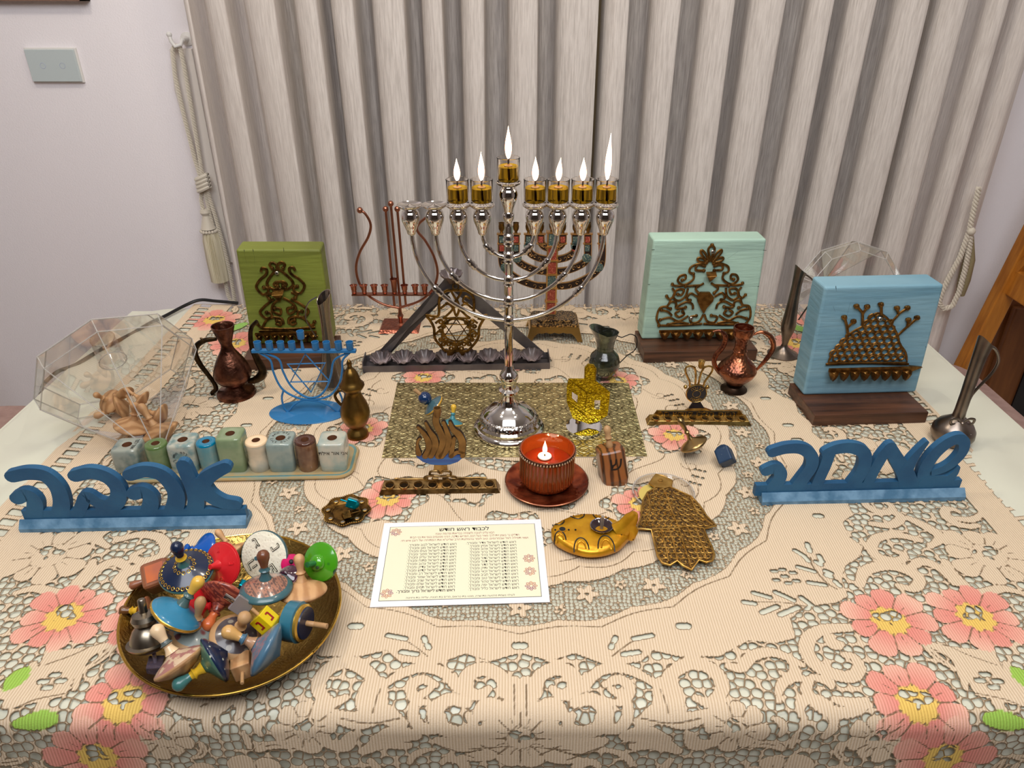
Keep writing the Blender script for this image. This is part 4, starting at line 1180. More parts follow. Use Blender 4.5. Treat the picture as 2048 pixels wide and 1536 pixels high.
colm = MB().box(((ct[0] + cb[0]) / 2, 0.002, (ct[1] + cb[1]) / 2), (0.020, 0.010, ct[1] - cb[1])).build('column', GOLD, em, bevel=0.0005)
for k in range(6):
    f = (k + 0.5) / 6; z = cb[1] + (ct[1] - cb[1]) * f
    MB().box(((ct[0] + cb[0]) / 2, -0.0036, z), (0.0145, 0.0016, (ct[1] - cb[1]) / 6 - 0.005)).build('enamel_panel', (RED, RED, TEAL, RED, RED, TEAL)[k], colm)
    MB().box(((ct[0] + cb[0]) / 2, 0.001, z + (ct[1] - cb[1]) / 12), (0.024, 0.013, 0.0022)).build('ledge', GOLD, colm)
MB().lathe([(0.0030, 0), (0.0024, 0.002), (0.0050, 0.007), (0.0056, 0.012), (0.0048, 0.0165), (0.0058, 0.0185), (0.0046, 0.0185), (0.0036, 0.012), (0, 0.011)], 16, M=Matrix.Translation((ct[0], 0.002, ct[1] + 0.0015))).build('candle_cup', BRASSD, em)
for x in (1475, 1545, 1635): pass
zb0 = ep([(1385, 1240)])[0][1]
mb = MB().box((0, 0.0, zb0 - 0.0045), (0.066, 0.044, 0.006)).box((0, 0.0, zb0 - 0.010), (0.086, 0.056, 0.006))
mb.build('plinth', mat('engraved_black', (54, 44, 36), 0.38, 0.7, c2=(176, 142, 92), scale=340, lo=0.5, hi=0.56), em, bevel=0.0006)
# splayed skirt with a scalloped lower edge, four feet
mb = MB(); zt_ = zb0 - 0.012
def skirt(p0, p1, q0, q1, n=24):
    vs = []; fs = []
    for i in range(n + 1):
        f = i / n; top = Vector(p0).lerp(Vector(p1), f); bot = Vector(q0).lerp(Vector(q1), f)
        h = 1.0 if f < 0.10 or f > 0.90 else 0.36 + 0.08 * abs(math.sin(f * PI * 6)) + 0.3 * max(0, 1 - min(abs(f - 0.10), abs(f - 0.90)) / 0.1)
        b_ = top.lerp(bot, h); vs += [tuple(top), tuple(b_)]
    for i in range(n): fs.append((2 * i, 2 * i + 1, 2 * i + 3, 2 * i + 2))
    mb.add(vs, fs)
a, b_, c_, d_ = 0.045, 0.030, 0.052, 0.037
T = [(-a, -b_, zt_), (a, -b_, zt_), (a, b_, zt_), (-a, b_, zt_)]; B = [(-c_, -d_, 0.001), (c_, -d_, 0.001), (c_, d_, 0.001), (-c_, d_, 0.001)]
for i in range(4): skirt(T[i], T[(i + 1) % 4], B[i], B[(i + 1) % 4])
mb.build('skirt', mat('plain_brass', (196, 160, 96), 0.3, 1.0), em).modifiers.new('solid', 'SOLIDIFY').thickness = 0.002
# ================================================================== wall things
sp0 = PYY(53, 98, WALLY); sp1 = PYY(155, 98, WALLY); sp2 = PYY(168, 162, WALLY); sp3 = PYY(76, 163, WALLY)
cxs = (sp0.x + sp2.x) / 2; czs = (sp0.z + sp2.z) / 2; ws_ = ((sp1.x - sp0.x) + (sp2.x - sp3.x)) / 2; hs_ = sp0.z - sp2.z
sw = empty('light_switch', 'flat pale grey glass touch switch on the left wall', 'switch', Matrix.Translation((cxs, WALLY, czs)))
MB().box((0, -0.003, 0), (ws_ + 0.006, 0.006, hs_ + 0.006)).build('backing_frame', mat('switch_white', (226, 222, 216), 0.5), sw, bevel=0.001)
MB().box((0, -0.009, 0), (ws_, 0.006, hs_)).build('touch_panel', mat('switch_glass', (196, 206, 206), 0.12, coat=0.5), sw, bevel=0.001)
for dx in (-0.2, 0.2):
    MB().tube([(dx * ws_ + 0.006 * math.cos(t * PI / 5), -0.0121, 0.006 * math.sin(t * PI / 5)) for t in range(10)], 0.0005, 5, closed=True).build('touch_mark', mat('mark_blue', (176, 184, 206), 0.4), sw)
pf0 = PYY(-60, 2, WALLY - 0.02); pf1 = PYY(172, 2, WALLY - 0.02)
pf = empty('picture_frame', 'brown picture frame edge high on the left wall above the switch', 'picture', Matrix.Translation((pf0.x, WALLY, pf0.z)))
w_ = pf1.x - pf0.x
mb = MB(); fh = 0.30
for c, s in (((w_ / 2, -0.012, 0.006), (w_, 0.022, 0.012)), ((w_ / 2, -0.012, fh), (w_, 0.022, 0.012)), ((0.006, -0.012, fh / 2), (0.012, 0.022, fh)), ((w_ - 0.006, -0.012, fh / 2), (0.012, 0.022, fh))): mb.box(c, s)
mb.build('frame', mat('frame_brown', (128, 98, 84), 0.5), pf)
MB().box((w_ / 2, -0.004, fh / 2), (w_ - 0.02, 0.004, fh - 0.02)).build('picture_sheet', mat('picture_beige', (196, 186, 170), 0.6), pf)

ROPE = mat('silk_rope', (214, 204, 186), 0.5, sheen=0.4)
def rope_mb(path, r, pitch):
    pts = [Vector(p) for p in path]
    # resample
    L = [0.0]
    for i in range(1, len(pts)): L.append(L[-1] + (pts[i] - pts[i - 1]).length)
    N = max(8, int(L[-1] / (pitch / 7))); q = []
    j = 0
    for k in range(N + 1):
        s = L[-1] * k / N
        while j < len(L) - 2 and L[j + 1] < s: j += 1
        q.append(pts[j].lerp(pts[j + 1], (s - L[j]) / max(1e-9, L[j + 1] - L[j])))
    mb = MB()
    for st in range(3):
        st_pts = []
        for k, c in enumerate(q):
            t = (q[min(k + 1, N)] - q[max(k - 1, 0)]).normalized(); e = t.cross(Vector((0, 1, 0.02))).normalized(); w = e.cross(t)
            a = 2 * PI * (L[-1] * k / N) / pitch + st * 2 * PI / 3
            st_pts.append(c + e * (r * 0.62 * math.cos(a)) + w * (r * 0.62 * math.sin(a)))
        mb.tube(st_pts, r * 0.50, 6)
    return mb
RY = WALLY - 0.035
def wp(pts, Y=None): return [tuple(PYY(x, y, Y or RY)) for x, y in pts]
hook = PYY(352, 82, RY)
cs = empty('curtain_strap', 'flat off-white fabric strip hanging on the wall behind the tassel rope', 'strap', Matrix.Translation((0, 0, 0)))
q = wp([(340, 97), (384, 97), (400, 180), (466, 524), (448, 524), (350, 180)], WALLY - 0.012)
MB().prism([(p[0], p[2]) for p in (q[0], q[1], q[2], q[3], q[4], q[5])], WALLY - 0.016, WALLY - 0.002).build('fabric_strip', mat('strip_white', (226, 218, 210), 0.7), cs, bevel=0.001)
hk = empty('curtain_hook', 'white tieback hook on the wall holding the tassel rope', 'hook', Matrix.Translation((hook.x, WALLY, hook.z)))
MB().lathe([(0.014, 0.0), (0.014, 0.004), (0.007, 0.008), (0.005, 0.03)], 18, M=Matrix.Translation((0.012, 0, 0.002)) @ Matrix.Rotation(PI / 2, 4, 'X')).build('rosette', mat('switch_white', (226, 222, 216), 0.5), hk)
MB().tube([(0.012, -0.028, 0.002), (0.010, -0.04, -0.008), (0, -0.045, -0.010), (-0.008, -0.042, 0.0), (-0.010, -0.04, 0.010)], 0.0042, 10).ball((-0.010, -0.04, 0.013), 0.006, 12).build('hook_arm', mat('switch_white', (226, 222, 216), 0.5), hk)
tb_ = empty('tassel_tieback', 'cream twisted rope tieback with a long silk tassel, left wall', 'tieback', Matrix.Identity(4))
rr_ = 0.0048
rope_mb(wp([(345, 100), (350, 150), (370, 240), (390, 320), (402, 358)]), rr_, 0.02).build('rope', ROPE, tb_)
rope_mb(wp([(345, 100), (350, 92), (360, 94), (368, 130), (382, 210), (397, 300), (406, 358)]), rr_, 0.02).build('rope', ROPE, tb_)
rope_mb(wp([(408, 372), (420, 430), (438, 500), (450, 560), (456, 590), (462, 603), (470, 606)]), rr_, 0.02).build('rope', ROPE, tb_)
rope_mb(wp([(412, 372), (430, 430), (447, 490), (460, 545), (468, 590), (470, 606)]), rr_, 0.02).build('rope', ROPE, tb_)
rope_mb(wp([(404, 372), (402, 400), (406, 418)]), rr_, 0.02).build('rope', ROPE, tb_)
kc = PYY(406, 366, RY - 0.006)
kn = MB()
for k in range(4):
    kn.tube([(kc.x + 0.014 * math.cos(t * PI / 6), kc.y + 0.010 * math.sin(t * PI / 6), kc.z + 0.014 - k * 0.009 + 0.006 * math.cos(t * PI / 6)) for t in range(12)], 0.0052, 8, closed=True)
kn.build('knot', ROPE, tb_)
T0 = PYY(408, 420, RY - 0.004)
k_ = mpp(T0)
def zz_(y): return PYY(412, y, RY).z
MB().lathe([(0.010, zz_(418)), (0.012, zz_(424)), (0.008, zz_(430)), (0.010, zz_(436)), (0.016, zz_(452)), (0.018, zz_(456))], 24, M=Matrix.Translation((T0.x + 0.001, T0.y, 0))).build('tassel_head', ROPE, tb_)
bd = MB()
for k in range(16):
    a = k * PI / 8; bd.ball((T0.x + 0.002 + 0.0185 * math.cos(a), T0.y + 0.0185 * math.sin(a), zz_(460)), 0.0042, 8)
bd.build('tassel_band', ROPE, tb_, kind='stuff')
MB().lathe([(0.017, zz_(462)), (0.021, zz_(480)), (0.022, zz_(520)), (0.021, zz_(560)), (0.0, zz_(562))], 72, M=Matrix.Translation((T0.x + 0.004, T0.y, 0)), flute=(34, 0.05)).build('tassel_fringe', mat('silk_fringe', (190, 178, 148), 0.42, c2=(222, 212, 186), scale=160, stretch=(1, 1, 0.03), bump=0.001), tb_)
rb = empty('rope_tieback', 'cream twisted rope loop hanging at the right curtain edge', 'tieback', Matrix.Identity(4))
RY2 = CY - 0.085
rope_mb(wp([(1958, 375), (1950, 410), (1938, 465), (1920, 515), (1898, 555), (1882, 590), (1878, 606), (1888, 618), (1905, 612), (1918, 585), (1930, 540), (1938, 500), (1942, 465)], RY2), 0.0062, 0.024).build('rope', ROPE, rb)
kq = PYY(1941, 462, RY2)
MB().ball((kq.x, kq.y - 0.002, kq.z), 0.010, 12).build('knot', ROPE, rb)
q = wp([(1944, 470), (1938, 520), (1928, 560), (1920, 590)], RY2 + 0.012)
MB().tube(q, [0.004, 0.013, 0.014, 0.010], 12).build('tassel_fringe', mat('fringe_olive', (150, 138, 104), 0.6), rb)

# power cable along the back edge
def tz(pts): return [tuple(P(x, y, z)) for x, y, z in pts]
cb_ = MB().tube(spl(tz([(476, 606, 0.006), (430, 602, 0.010), (400, 600, 0.012), (372, 610, 0.008), (330, 632, 0.006), (300, 646, 0.006), (262, 668, 0.005), (200, 700, 0.004), (150, 730, 0.000), (118, 742, -0.008), (95, 760, -0.03), (84, 775, -0.07), (80, 800, -0.14), (80, 830, -0.3)]), 6), 0.0034, 8).build('power_cable', BLACK)
tag(cb_, 'black power cable lying over the back left corner of the table', 'cable')

# ================================================================== chairs and cabinet
OAK = mat('honey_oak', (190, 122, 44), 0.38, c2=(160, 96, 30), scale=16, stretch=(4, 4, 0.5), coat=0.2)
SEAT = mat('dusty_pink_fabric', (176, 146, 136), 0.85, c2=(160, 130, 122), scale=40, bump=0.0008, bscale=200)
def chair(label, loc, rz, parts=True):
    r = empty('dining_chair', label, 'chair', Matrix.Translation(loc) @ Matrix.Rotation(rz, 4, 'Z'), 'oak dining chairs')
    # local: facing -x, backrest at +x; seat height 0.47
    def loc_box(n, c, s, m=OAK, b=0.004): return MB().box(c, s).build(n, m, r, bevel=b)
    # rounded seat
    MB().add(*(lambda pts: ([(x, y, 0.43) for x, y in pts] + [(x, y, 0.465) for x, y in pts] + [(x * 0.93, y * 0.93, 0.485) for x, y in pts],
        [tuple(range(len(pts) - 1, -1, -1))] + [(k * len(pts) + i, k * len(pts) + (i + 1) % len(pts), (k + 1) * len(pts) + (i + 1) % len(pts), (k + 1) * len(pts) + i) for k in range(2) for i in range(len(pts))] + [tuple(range(2 * len(pts), 3 * len(pts)))]))(rrect(-0.22, 0.22, -0.22, 0.22, 0.09, 8)), True).build('seat_cushion', SEAT, r)
    loc_box('seat_frame', (0, 0, 0.41), (0.42, 0.42, 0.045))
    for sy in (-1, 1):
        MB().tube([(-0.19, sy * 0.19, 0.0), (-0.19, sy * 0.19, 0.43)], 0.02, 4).build('leg', OAK, r, bevel=0.003)
        MB().add(*(lambda a: ([(0.18, sy * 0.20 - 0.018, 0), (0.22, sy * 0.20 - 0.018, 0), (0.22, sy * 0.20 + 0.018, 0), (0.18, sy * 0.20 + 0.018, 0),
                               (0.20, sy * 0.20 - 0.018, 0.45), (0.245, sy * 0.20 - 0.018, 0.45), (0.245, sy * 0.20 + 0.018, 0.45), (0.20, sy * 0.20 + 0.018, 0.45),
                               (0.285, sy * 0.20 - 0.018, 1.02), (0.320, sy * 0.20 - 0.018, 1.02), (0.320, sy * 0.20 + 0.018, 1.02), (0.285, sy * 0.20 + 0.018, 1.02)],
                               [(3, 2, 1, 0)] + [(k + i, k + (i + 1) % 4, k + 4 + (i + 1) % 4, k + 4 + i) for k in (0, 4) for i in range(4)] + [(8, 9, 10, 11)]))(0)).build('back_post', OAK, r, bevel=0.003)
    # pierced back panel: rails with cut-outs between
    def rail(z0, z1):
        x0 = 0.215 + (z0 - 0.45) * 0.14; x1 = 0.215 + (z1 - 0.45) * 0.14
        vs = [(x0, -0.19, z0), (x0 + 0.018, -0.19, z0), (x0 + 0.018, 0.19, z0), (x0, 0.19, z0), (x1, -0.19, z1), (x1 + 0.018, -0.19, z1), (x1 + 0.018, 0.19, z1), (x1, 0.19, z1)]
        return MB().add(vs, [(3, 2, 1, 0), (4, 5, 6, 7)] + [(i, (i + 1) % 4, 4 + (i + 1) % 4, 4 + i) for i in range(4)])
    rail(0.95, 1.03).build('top_rail', OAK, r, bevel=0.003)
    rail(0.675, 0.735).build('cross_rail', OAK, r, bevel=0.003)
    rail(0.80, 0.84).build('cross_rail', OAK, r, bevel=0.003)
    for k in range(6):
        y0 = -0.19 + 0.38 * k / 6; y1 = y0 + 0.38 / 6; mid_ = (y0 + y1) / 2
        for (a, b) in (((y0, 0.735), (mid_, 0.80)), ((mid_, 0.80), (y1, 0.735))):
            xa = 0.222 + (a[1] - 0.45) * 0.14; xb = 0.222 + (b[1] - 0.45) * 0.14
            MB().tube([(xa, a[0], a[1]), (xb, b[0], b[1])], 0.014, 6).build('lattice_bar', OAK, r)
    return r
chair('honey oak dining chair with pink seat at the right end of the table', (0.935, 1.46, FLZ), math.radians(0))
chair('chair at the far left corner, only its dusty pink seat showing', (-1.03, 1.235, FLZ), math.radians(180))
cq = PYY(1981, 725, 1.73); ct_ = PYY(2030, 600, 1.73).z - FLZ
cb2 = empty('wall_cabinet', 'brown wooden cabinet with a dark pane at the right edge', 'cabinet', Matrix.Translation((cq.x, 1.73, FLZ)))
CW = mat('cabinet_wood', (142, 88, 46), 0.45, c2=(118, 70, 36), scale=12, stretch=(4, 4, 0.5))
MB().box((0.28, 0.038, ct_ / 2), (0.56, 0.055, ct_)).build('body', CW, cb2, bevel=0.003)
MB().box((0.28, 0.0, ct_ - 0.27), (0.54, 0.02, 0.50)).build('door', CW, cb2, bevel=0.003)
MB().box((0.32, -0.012, ct_ - 0.27), (0.46, 0.006, 0.36)).build('dark_pane', mat('pane_dark', (30, 30, 34), 0.15), cb2)

# ================================================================== painted word signs
SB = mat('sign_blue', (34, 84, 122), 0.6, c2=(46, 100, 136), scale=22, bump=0.0004, bscale=240)
SBB = mat('sign_base_blue', (112, 150, 178), 0.6, c2=(70, 112, 142), scale=60, bump=0.0005, bscale=240)
def word_sign(label, S, letters, strip, base, th=0.008):
    a, b_ = tr(*S, base[2:4])       # bottom front corners
    p0 = P(*a); p1 = P(*b_); F = Frame(0, 0)
    F.o = (p0 + p1) / 2; F.yaw = math.atan2((p1 - p0).y, (p1 - p0).x); F.M = Matrix.Translation(F.o) @ Matrix.Rotation(F.yaw, 4, 'Z'); F.Mi = F.M.inverted()
    F.k = mpp(F.o)
    r = empty('word_sign', label, 'sign', F.M)
    L = (p1 - p0).length; bw = 0.026; bh = 0.0155
    prof = [(0.0, 0.0), (0.0, 0.0065), (0.007, bh), (bw / 2 - 0.0045, bh), (bw / 2 - 0.0045, bh - 0.007), (bw / 2 + 0.0045, bh - 0.007), (bw / 2 + 0.0045, bh), (bw - 0.006, bh), (bw, 0.0065), (bw, 0.0)]
    vs = []
    for x in (-L / 2, L / 2): vs += [(x, y, z) for y, z in prof]
    n = len(prof)
    MB().add(vs, [tuple(range(n)), tuple(range(2 * n - 1, n - 1, -1))] + [((i + 1) % n, i, i + n, (i + 1) % n + n) for i in range(n)]).build('base_bar', SBB, r, bevel=0.0006)
    y0 = bw / 2 - th / 2; y1 = bw / 2 + th / 2
    q = F.ps(tr(*S, strip), y0)
    lo_z = bh - 0.006
    MB().prism([(q[0][0], lo_z), (q[1][0], lo_z), (q[1][0], q[1][1]), (q[0][0], q[0][1])], y0 + 0.0001, y1 - 0.0001).build('letter_strip', SB, r)
    for strokes in letters:
        mb = MB()
        for si, (pts, w) in enumerate(strokes):
            pp = F.ps(tr(*S, pts), y0); pp = [(p[0], p[1]) for p in (spl(pp, 6) if len(pp) > 2 else pp)]
            k = S[2] * F.k * 1.34
            ww = [w[0] * k + (w[-1] - w[0]) * k * i / (len(pp) - 1) for i in range(len(pp))] if isinstance(w, tuple) else w * k
            mb.ribbon(pp, ww, y0 - 0.00015 * si, y1 + 0.00015 * si)
        mb.build('letter', SB, r)
    return r
word_sign('blue painted wooden word sign reading אהבה at the left, above the brass bowl', (0, 840, 0.37109),
    [[([(60, 308), (150, 292), (240, 305), (305, 365), (330, 440), (325, 505)], (26, 34)), ([(90, 425), (140, 405), (185, 440), (185, 510)], (28, 32))],
     [([(400, 305), (490, 288), (580, 315), (635, 375), (625, 445), (560, 480)], (26, 34)), ([(610, 470), (530, 448), (465, 412), (440, 460), (420, 505)], (26, 24))],
     [([(695, 300), (780, 278), (870, 300), (935, 370), (950, 430), (930, 505)], (26, 36)), ([(718, 402), (770, 390), (812, 430), (798, 505)], (28, 32))],
     [([(988, 248), (1010, 300), (1040, 370), (1055, 430), (1050, 505)], (28, 34)), ([(1215, 258), (1160, 285), (1110, 320), (1070, 380)], (24, 34)), ([(1080, 350), (1130, 410), (1200, 448), (1270, 458)], (36, 24))]],
    [(112, 490), (1320, 478)], [(0, 0), (0, 0), (108, 612), (1330, 588)])
word_sign('blue painted wooden word sign reading שמחה at the right, beside the bow vase', (1480, 840, 0.234375),
    [[([(280, 280), (400, 248), (530, 250), (610, 310), (610, 400), (550, 490), (490, 570)], (34, 44)), ([(225, 440), (300, 415), (345, 450), (335, 510), (285, 580)], (34, 46))],
     [([(745, 285), (830, 250), (950, 240), (1050, 275), (1070, 350), (1040, 450), (960, 560)], (36, 44)), ([(760, 300), (730, 390), (690, 480), (650, 570)], (38, 36))],
     [([(1085, 560), (1150, 430), (1220, 310), (1285, 235)], (34, 38)), ([(1285, 235), (1340, 340), (1410, 450), (1440, 550)], (36, 60)), ([(1420, 440), (1470, 350), (1530, 270), (1595, 195)], (42, 14))],
     [([(1575, 560), (1580, 430), (1650, 310), (1760, 210), (1860, 165), (1915, 195), (1900, 280), (1820, 370), (1740, 420), (1655, 450)], (46, 26)), ([(1590, 540), (1680, 520), (1770, 510), (1830, 460), (1862, 410)], (52, 14))]],
    [(140, 560), (1898, 512)], [(0, 0), (0, 0), (185, 735), (1918, 690)])

# ================================================================== ceramic tray and nine candle blocks
GL = lambda n, c, c2, s=40: mat(n, c, 0.16, c2=c2, scale=s, coat=0.7, lo=0.4, hi=0.62)
TEALG = GL('teal_glaze', (120, 150, 140), (92, 136, 142), 26)
RAW = mat('raw_clay_rim', (176, 146, 96), 0.6, c2=(150, 150, 126), scale=50)
ta, tb2, tc2, td = P(232, 972), P(706, 962), P(720, 893), P(240, 900)
F = Frame(0, 0); F.o = (ta + tb2) / 2; F.yaw = math.atan2((tb2 - ta).y, (tb2 - ta).x); F.M = Matrix.Translation(F.o) @ Matrix.Rotation(F.yaw, 4, 'Z'); F.Mi = F.M.inverted()
L = (tb2 - ta).length
tray = empty('ceramic_tray', 'long glazed ceramic tray holding nine candle blocks', 'tray', F.M)
dp = (F.Mi @ tc2).y
def layered(name, x0, x1, y0, y1, r, lv, m, par):
    vs = []; fs = []; n = None
    for g, z in lv:
        lp = rrect(x0 - g, x1 + g, y0 - g, y1 + g, r + g, 6); n = len(lp); vs += [(p[0], p[1], z) for p in lp]
    for k in range(len(lv) - 1):
        for i in range(n): fs.append((k * n + i, k * n + (i + 1) % n, (k + 1) * n + (i + 1) % n, (k + 1) * n + i))
    fs.append(tuple(range(n - 1, -1, -1))); fs.append(tuple((len(lv) - 1) * n + i for i in range(n)))
    return MB().add(vs, fs, True).build(name, m, par)
layered('tray_rim', -L / 2 + 0.004, L / 2 - 0.004, 0.004, dp - 0.004, 0.018, [(-0.004, 0.0004), (0.002, 0.002), (0.004, 0.0055), (0.003, 0.0075), (0.0, 0.0072)], RAW, tray)
layered('glazed_surface', -L / 2 + 0.004, L / 2 - 0.004, 0.004, dp - 0.004, 0.018, [(0.001, 0.0068), (0.0, 0.0082), (-0.003, 0.0072), (-0.006, 0.0062)], TEALG, tray)
blk = [(226, 284, 'sq', 903, GL('grey_blue_glaze', (150, 154, 142), (64, 96, 98)), 'grey and blue square ceramic candle block, leftmost on the tray', GL('grey_blue_glaze', (150, 154, 142), (64, 96, 98))),
       (291, 340, 'cy', 898, GL('moss_glaze', (118, 134, 92), (96, 114, 74)), 'moss green round ceramic candle block, second from left', None),
       (338, 398, 'sq', 893, GL('mottled_glaze', (178, 176, 160), (112, 140, 138), 70), 'mottled pale square ceramic candle block with a round printed mark', None),
       (395, 440, 'cy', 893, GL('aqua_glaze', (96, 140, 144), (130, 146, 138)), 'teal topped round ceramic candle block beside the tall green one', None),
       (438, 494, 'sq', 880, GL('sage_glaze', (138, 152, 116), (120, 138, 100)), 'tall sage green square ceramic candle block in the middle', None),
       (491, 541, 'cy', 892, GL('cream_glaze', (206, 186, 158), (168, 164, 148)), 'cream topped round ceramic candle block, right of the tall one', None),
       (534, 593, 'sq', 890, GL('slate_glaze', (148, 158, 148), (122, 140, 136)), 'grey green square ceramic candle block with lettering on top', None),
       (590, 637, 'cy', 890, GL('brown_glaze', (104, 70, 50), (134, 96, 66)), 'dark brown round ceramic candle block, second from right', None),
       (636, 696, 'sq', 890, GL('ivory_glaze', (190, 184, 166), (150, 168, 160)), 'ivory square ceramic candle block with dark writing, rightmost on tray', None)]
tops_ = {3: (0, 116, 150), 1: (88, 112, 60), 5: (238, 206, 166), 7: (74, 40, 26)}
ZT = 0.0068
for i, (x0, x1, sh, yt, m, lab, _) in enumerate(blk):
    pL = P(x0, 949 - i * 0.4, ZT); pR = P(x1, 949 - i * 0.4, ZT); w = (pR - pL).length * (0.90 if sh == 'sq' else 0.90)
    c = (pL + pR) / 2 + Vector((0, w / 2, 0))
    if sh == 'sq': c += Vector((0, 0.001, 0))
    G = Matrix.Translation(c) @ Matrix.Rotation(F.yaw + (0.05 if i in (2,) else 0), 4, 'Z')
    Fg = Frame(0, 0); Fg.M = G; Fg.Mi = G.inverted()
    h = Fg.p((x0 + x1) / 2, yt, -w / 2)[1]
    r_ = w / 2
    def sqf(rr, z, a, s=(sh == 'sq'), R=r_):
        if s and rr > R * 0.5:
            n = 7.0; return (rr / ((abs(math.cos(a)) ** n + abs(math.sin(a)) ** n) ** (1 / n)), 0)
        return (rr, 0)
    k = empty('candle_block', lab, 'candle holder', G, 'ceramic candle blocks on the tray')
    tp = mat('top_glaze_%d' % i, tops_[i], 0.15, coat=0.7) if i in tops_ else m
    prof = [(0.0, 0.0003), (r_ * 0.93, 0.0003), (r_ * 0.97, 0.003), (r_, h * 0.3), (r_, h * 0.7), (r_ * 0.985, h - 0.003), (r_ * 0.93, h - 0.0006), (r_ * 0.86, h), (r_ * 0.42, h), (r_ * 0.36, h - 0.0004), (r_ * 0.33, h - 0.004), (r_ * 0.33, h - 0.016), (0.0, h - 0.016)]
    if i == 5: prof[3:5] = [(r_ * 1.02, h * 0.28), (r_ * 0.93, h * 0.34), (r_ * 0.92, h * 0.7)]
    mi = [0] * len(prof)
    if i in tops_:
        for j in range(len(prof) - 1):
            if prof[j][1] > h * 0.9: mi[j] = 1
    for j in range(len(prof) - 4, len(prof)): mi[j] = 2
    MB().open_lathe(prof, 48, rfun=sqf, mi=mi[:len(prof) - 1]).build('block_body', [m, tp, mat('clay_hole', (108, 66, 40), 0.7)], k)
    INK = mat('ink_dark', (52, 46, 42), 0.6)
    if i in (2, 6):
        rM = Matrix.Translation((0, -r_ - 0.0003, h * 0.55)) @ Matrix.Rotation(PI / 2, 4, 'X') if i == 2 else Matrix.Translation((0, 0, h + 0.0003))
        rad = r_ * (0.55 if i == 2 else 0.66); obs = []
        word = 'ברוך אתה מלך העולם'
        for j, chh in enumerate(word):
            if chh == ' ': continue
            a = PI * 0.95 - 1.9 * PI * j / len(word) + PI * 0.45
            obs.append(text_mesh('t', chh, 0.005, 0.0001, INK, k, rM @ Matrix.Rotation(a - PI / 2, 4, 'Z') @ Matrix.Translation((0, rad, 0))))
        join_meshes('printed_mark', obs, INK, k)['kind'] = 'stuff'
    if i in (0, 8):
        text_mesh('printed_mark', 'אני אור אילת' if i == 8 else 'אור לנר', 0.0075, 0.0001, INK, k, Matrix.Translation((0.003, -r_ - 0.0004, h * 0.70)) @ Matrix.Rotation(PI / 2, 4, 'X') if i == 8 else Matrix.Translation((r_ * 0.62, 0, h + 0.0003)) @ Matrix.Rotation(-PI / 2, 4, 'Z'))['kind'] = 'stuff'

# ================================================================== jugs and vases
Sb = (380, 640, 0.19531)
def curve_part(F, S, pts, r, name, m, root, d=0.0, flat=1.0, n=10):
    q = F.ps(tr(*S, pts), d); q = [(p[0], d, p[1]) for p in spl(q, 6)]
    if isinstance(r, (list, tuple)):
        N = len(q); rr = []
        for i in range(N):
            t = i / (N - 1) * (len(r) - 1); j = min(int(t), len(r) - 2); rr.append(r[j] + (r[j + 1] - r[j]) * (t - j))
        r = rr
    return MB().tube(q, r, n, flat=flat).build(name, m, root)
F = Frame(474, 789)
ew = empty('engraved_ewer', 'dark engraved copper ewer with curled handle and tall spout', 'jug', F.M)
prof = flp(F, 470, [(37.5, 789), (38, 786), (36, 781), (22, 776), (16, 771), (17, 768), (30, 760), (36, 752), (37, 746), (33, 732), (27, 720), (20, 709), (14, 700), (11.5, 693), (11, 688)]) + flp(F, 455, [(14, 678), (19, 664), (22, 655), (22.5, 651), (21, 651), (17, 660), (9, 690), (0, 692)])
prof = [(r, max(0.0008, z)) for r, z in prof]
MB().lathe(prof, 40).build('ewer_body', COPPERD, ew)
DB = mat('dark_bronze', (78, 62, 42), 0.4, 1.0, c2=(44, 36, 26), scale=90, bump=0.0008, bscale=200)
def pathp(F, pts, r, name, m, root, d=0.0, n=10): return curve_part(F, (0, 0, 1), pts, r, name, m, root, d, n=n)
pathp(F, [(433, 677), (412, 680), (395, 690), (390, 706), (400, 728), (415, 748), (427, 764), (432, 778), (424, 786), (432, 794)], [0.002, 0.0040, 0.0045, 0.0045, 0.004, 0.0036, 0.0034, 0.0038, 0.003, 0.0025], 'handle', DB, ew)
pathp(F, [(497, 762), (510, 760), (522, 752), (525, 740), (516, 722), (506, 700), (501, 676), (503, 655), (514, 642)], [0.004, 0.006, 0.0075, 0.0065, 0.0055, 0.0045, 0.0038, 0.0032, 0.0028], 'spout', DB, ew)
pathp(F, [(400, 676), (412, 681), (433, 679)], [0.0012, 0.003, 0.002], 'thumb_rest', DB, ew)

F = Frame(716, 872)
lj = empty('lidded_jug', 'small brass jug with a pointed lid left of the gold mat', 'jug', F.M)
prof = [(r, max(0.0006, z)) for r, z in flp(F, 712, [(22, 872), (22, 868), (20, 862), (14, 857), (13, 854), (21, 846), (27, 836), (29.5, 826), (29, 818), (25, 806), (20, 796), (17, 788), (16.5, 784), (18, 780)])]
BJ = mat('jug_brass', (146, 112, 56), 0.34, 1.0, c2=(104, 78, 38), scale=30)
MB().lathe(prof, 36).build('jug_body', BJ, lj)
ld_ = MB().lathe(flp(F, 708, [(17, 782), (22, 776), (25, 771), (25, 769), (20, 764), (17, 756), (15, 748), (11, 741), (7, 737), (5, 734), (4.5, 731), (5.5, 728), (5, 724), (2.5, 720), (0, 718)]), 36).build('lid', BJ, lj)
curve_part(F, Sb, [(1600, 790), (1585, 735), (1530, 722), (1485, 770), (1510, 830), (1560, 880), (1605, 930)], 0.0022, 'handle', BJ, lj)

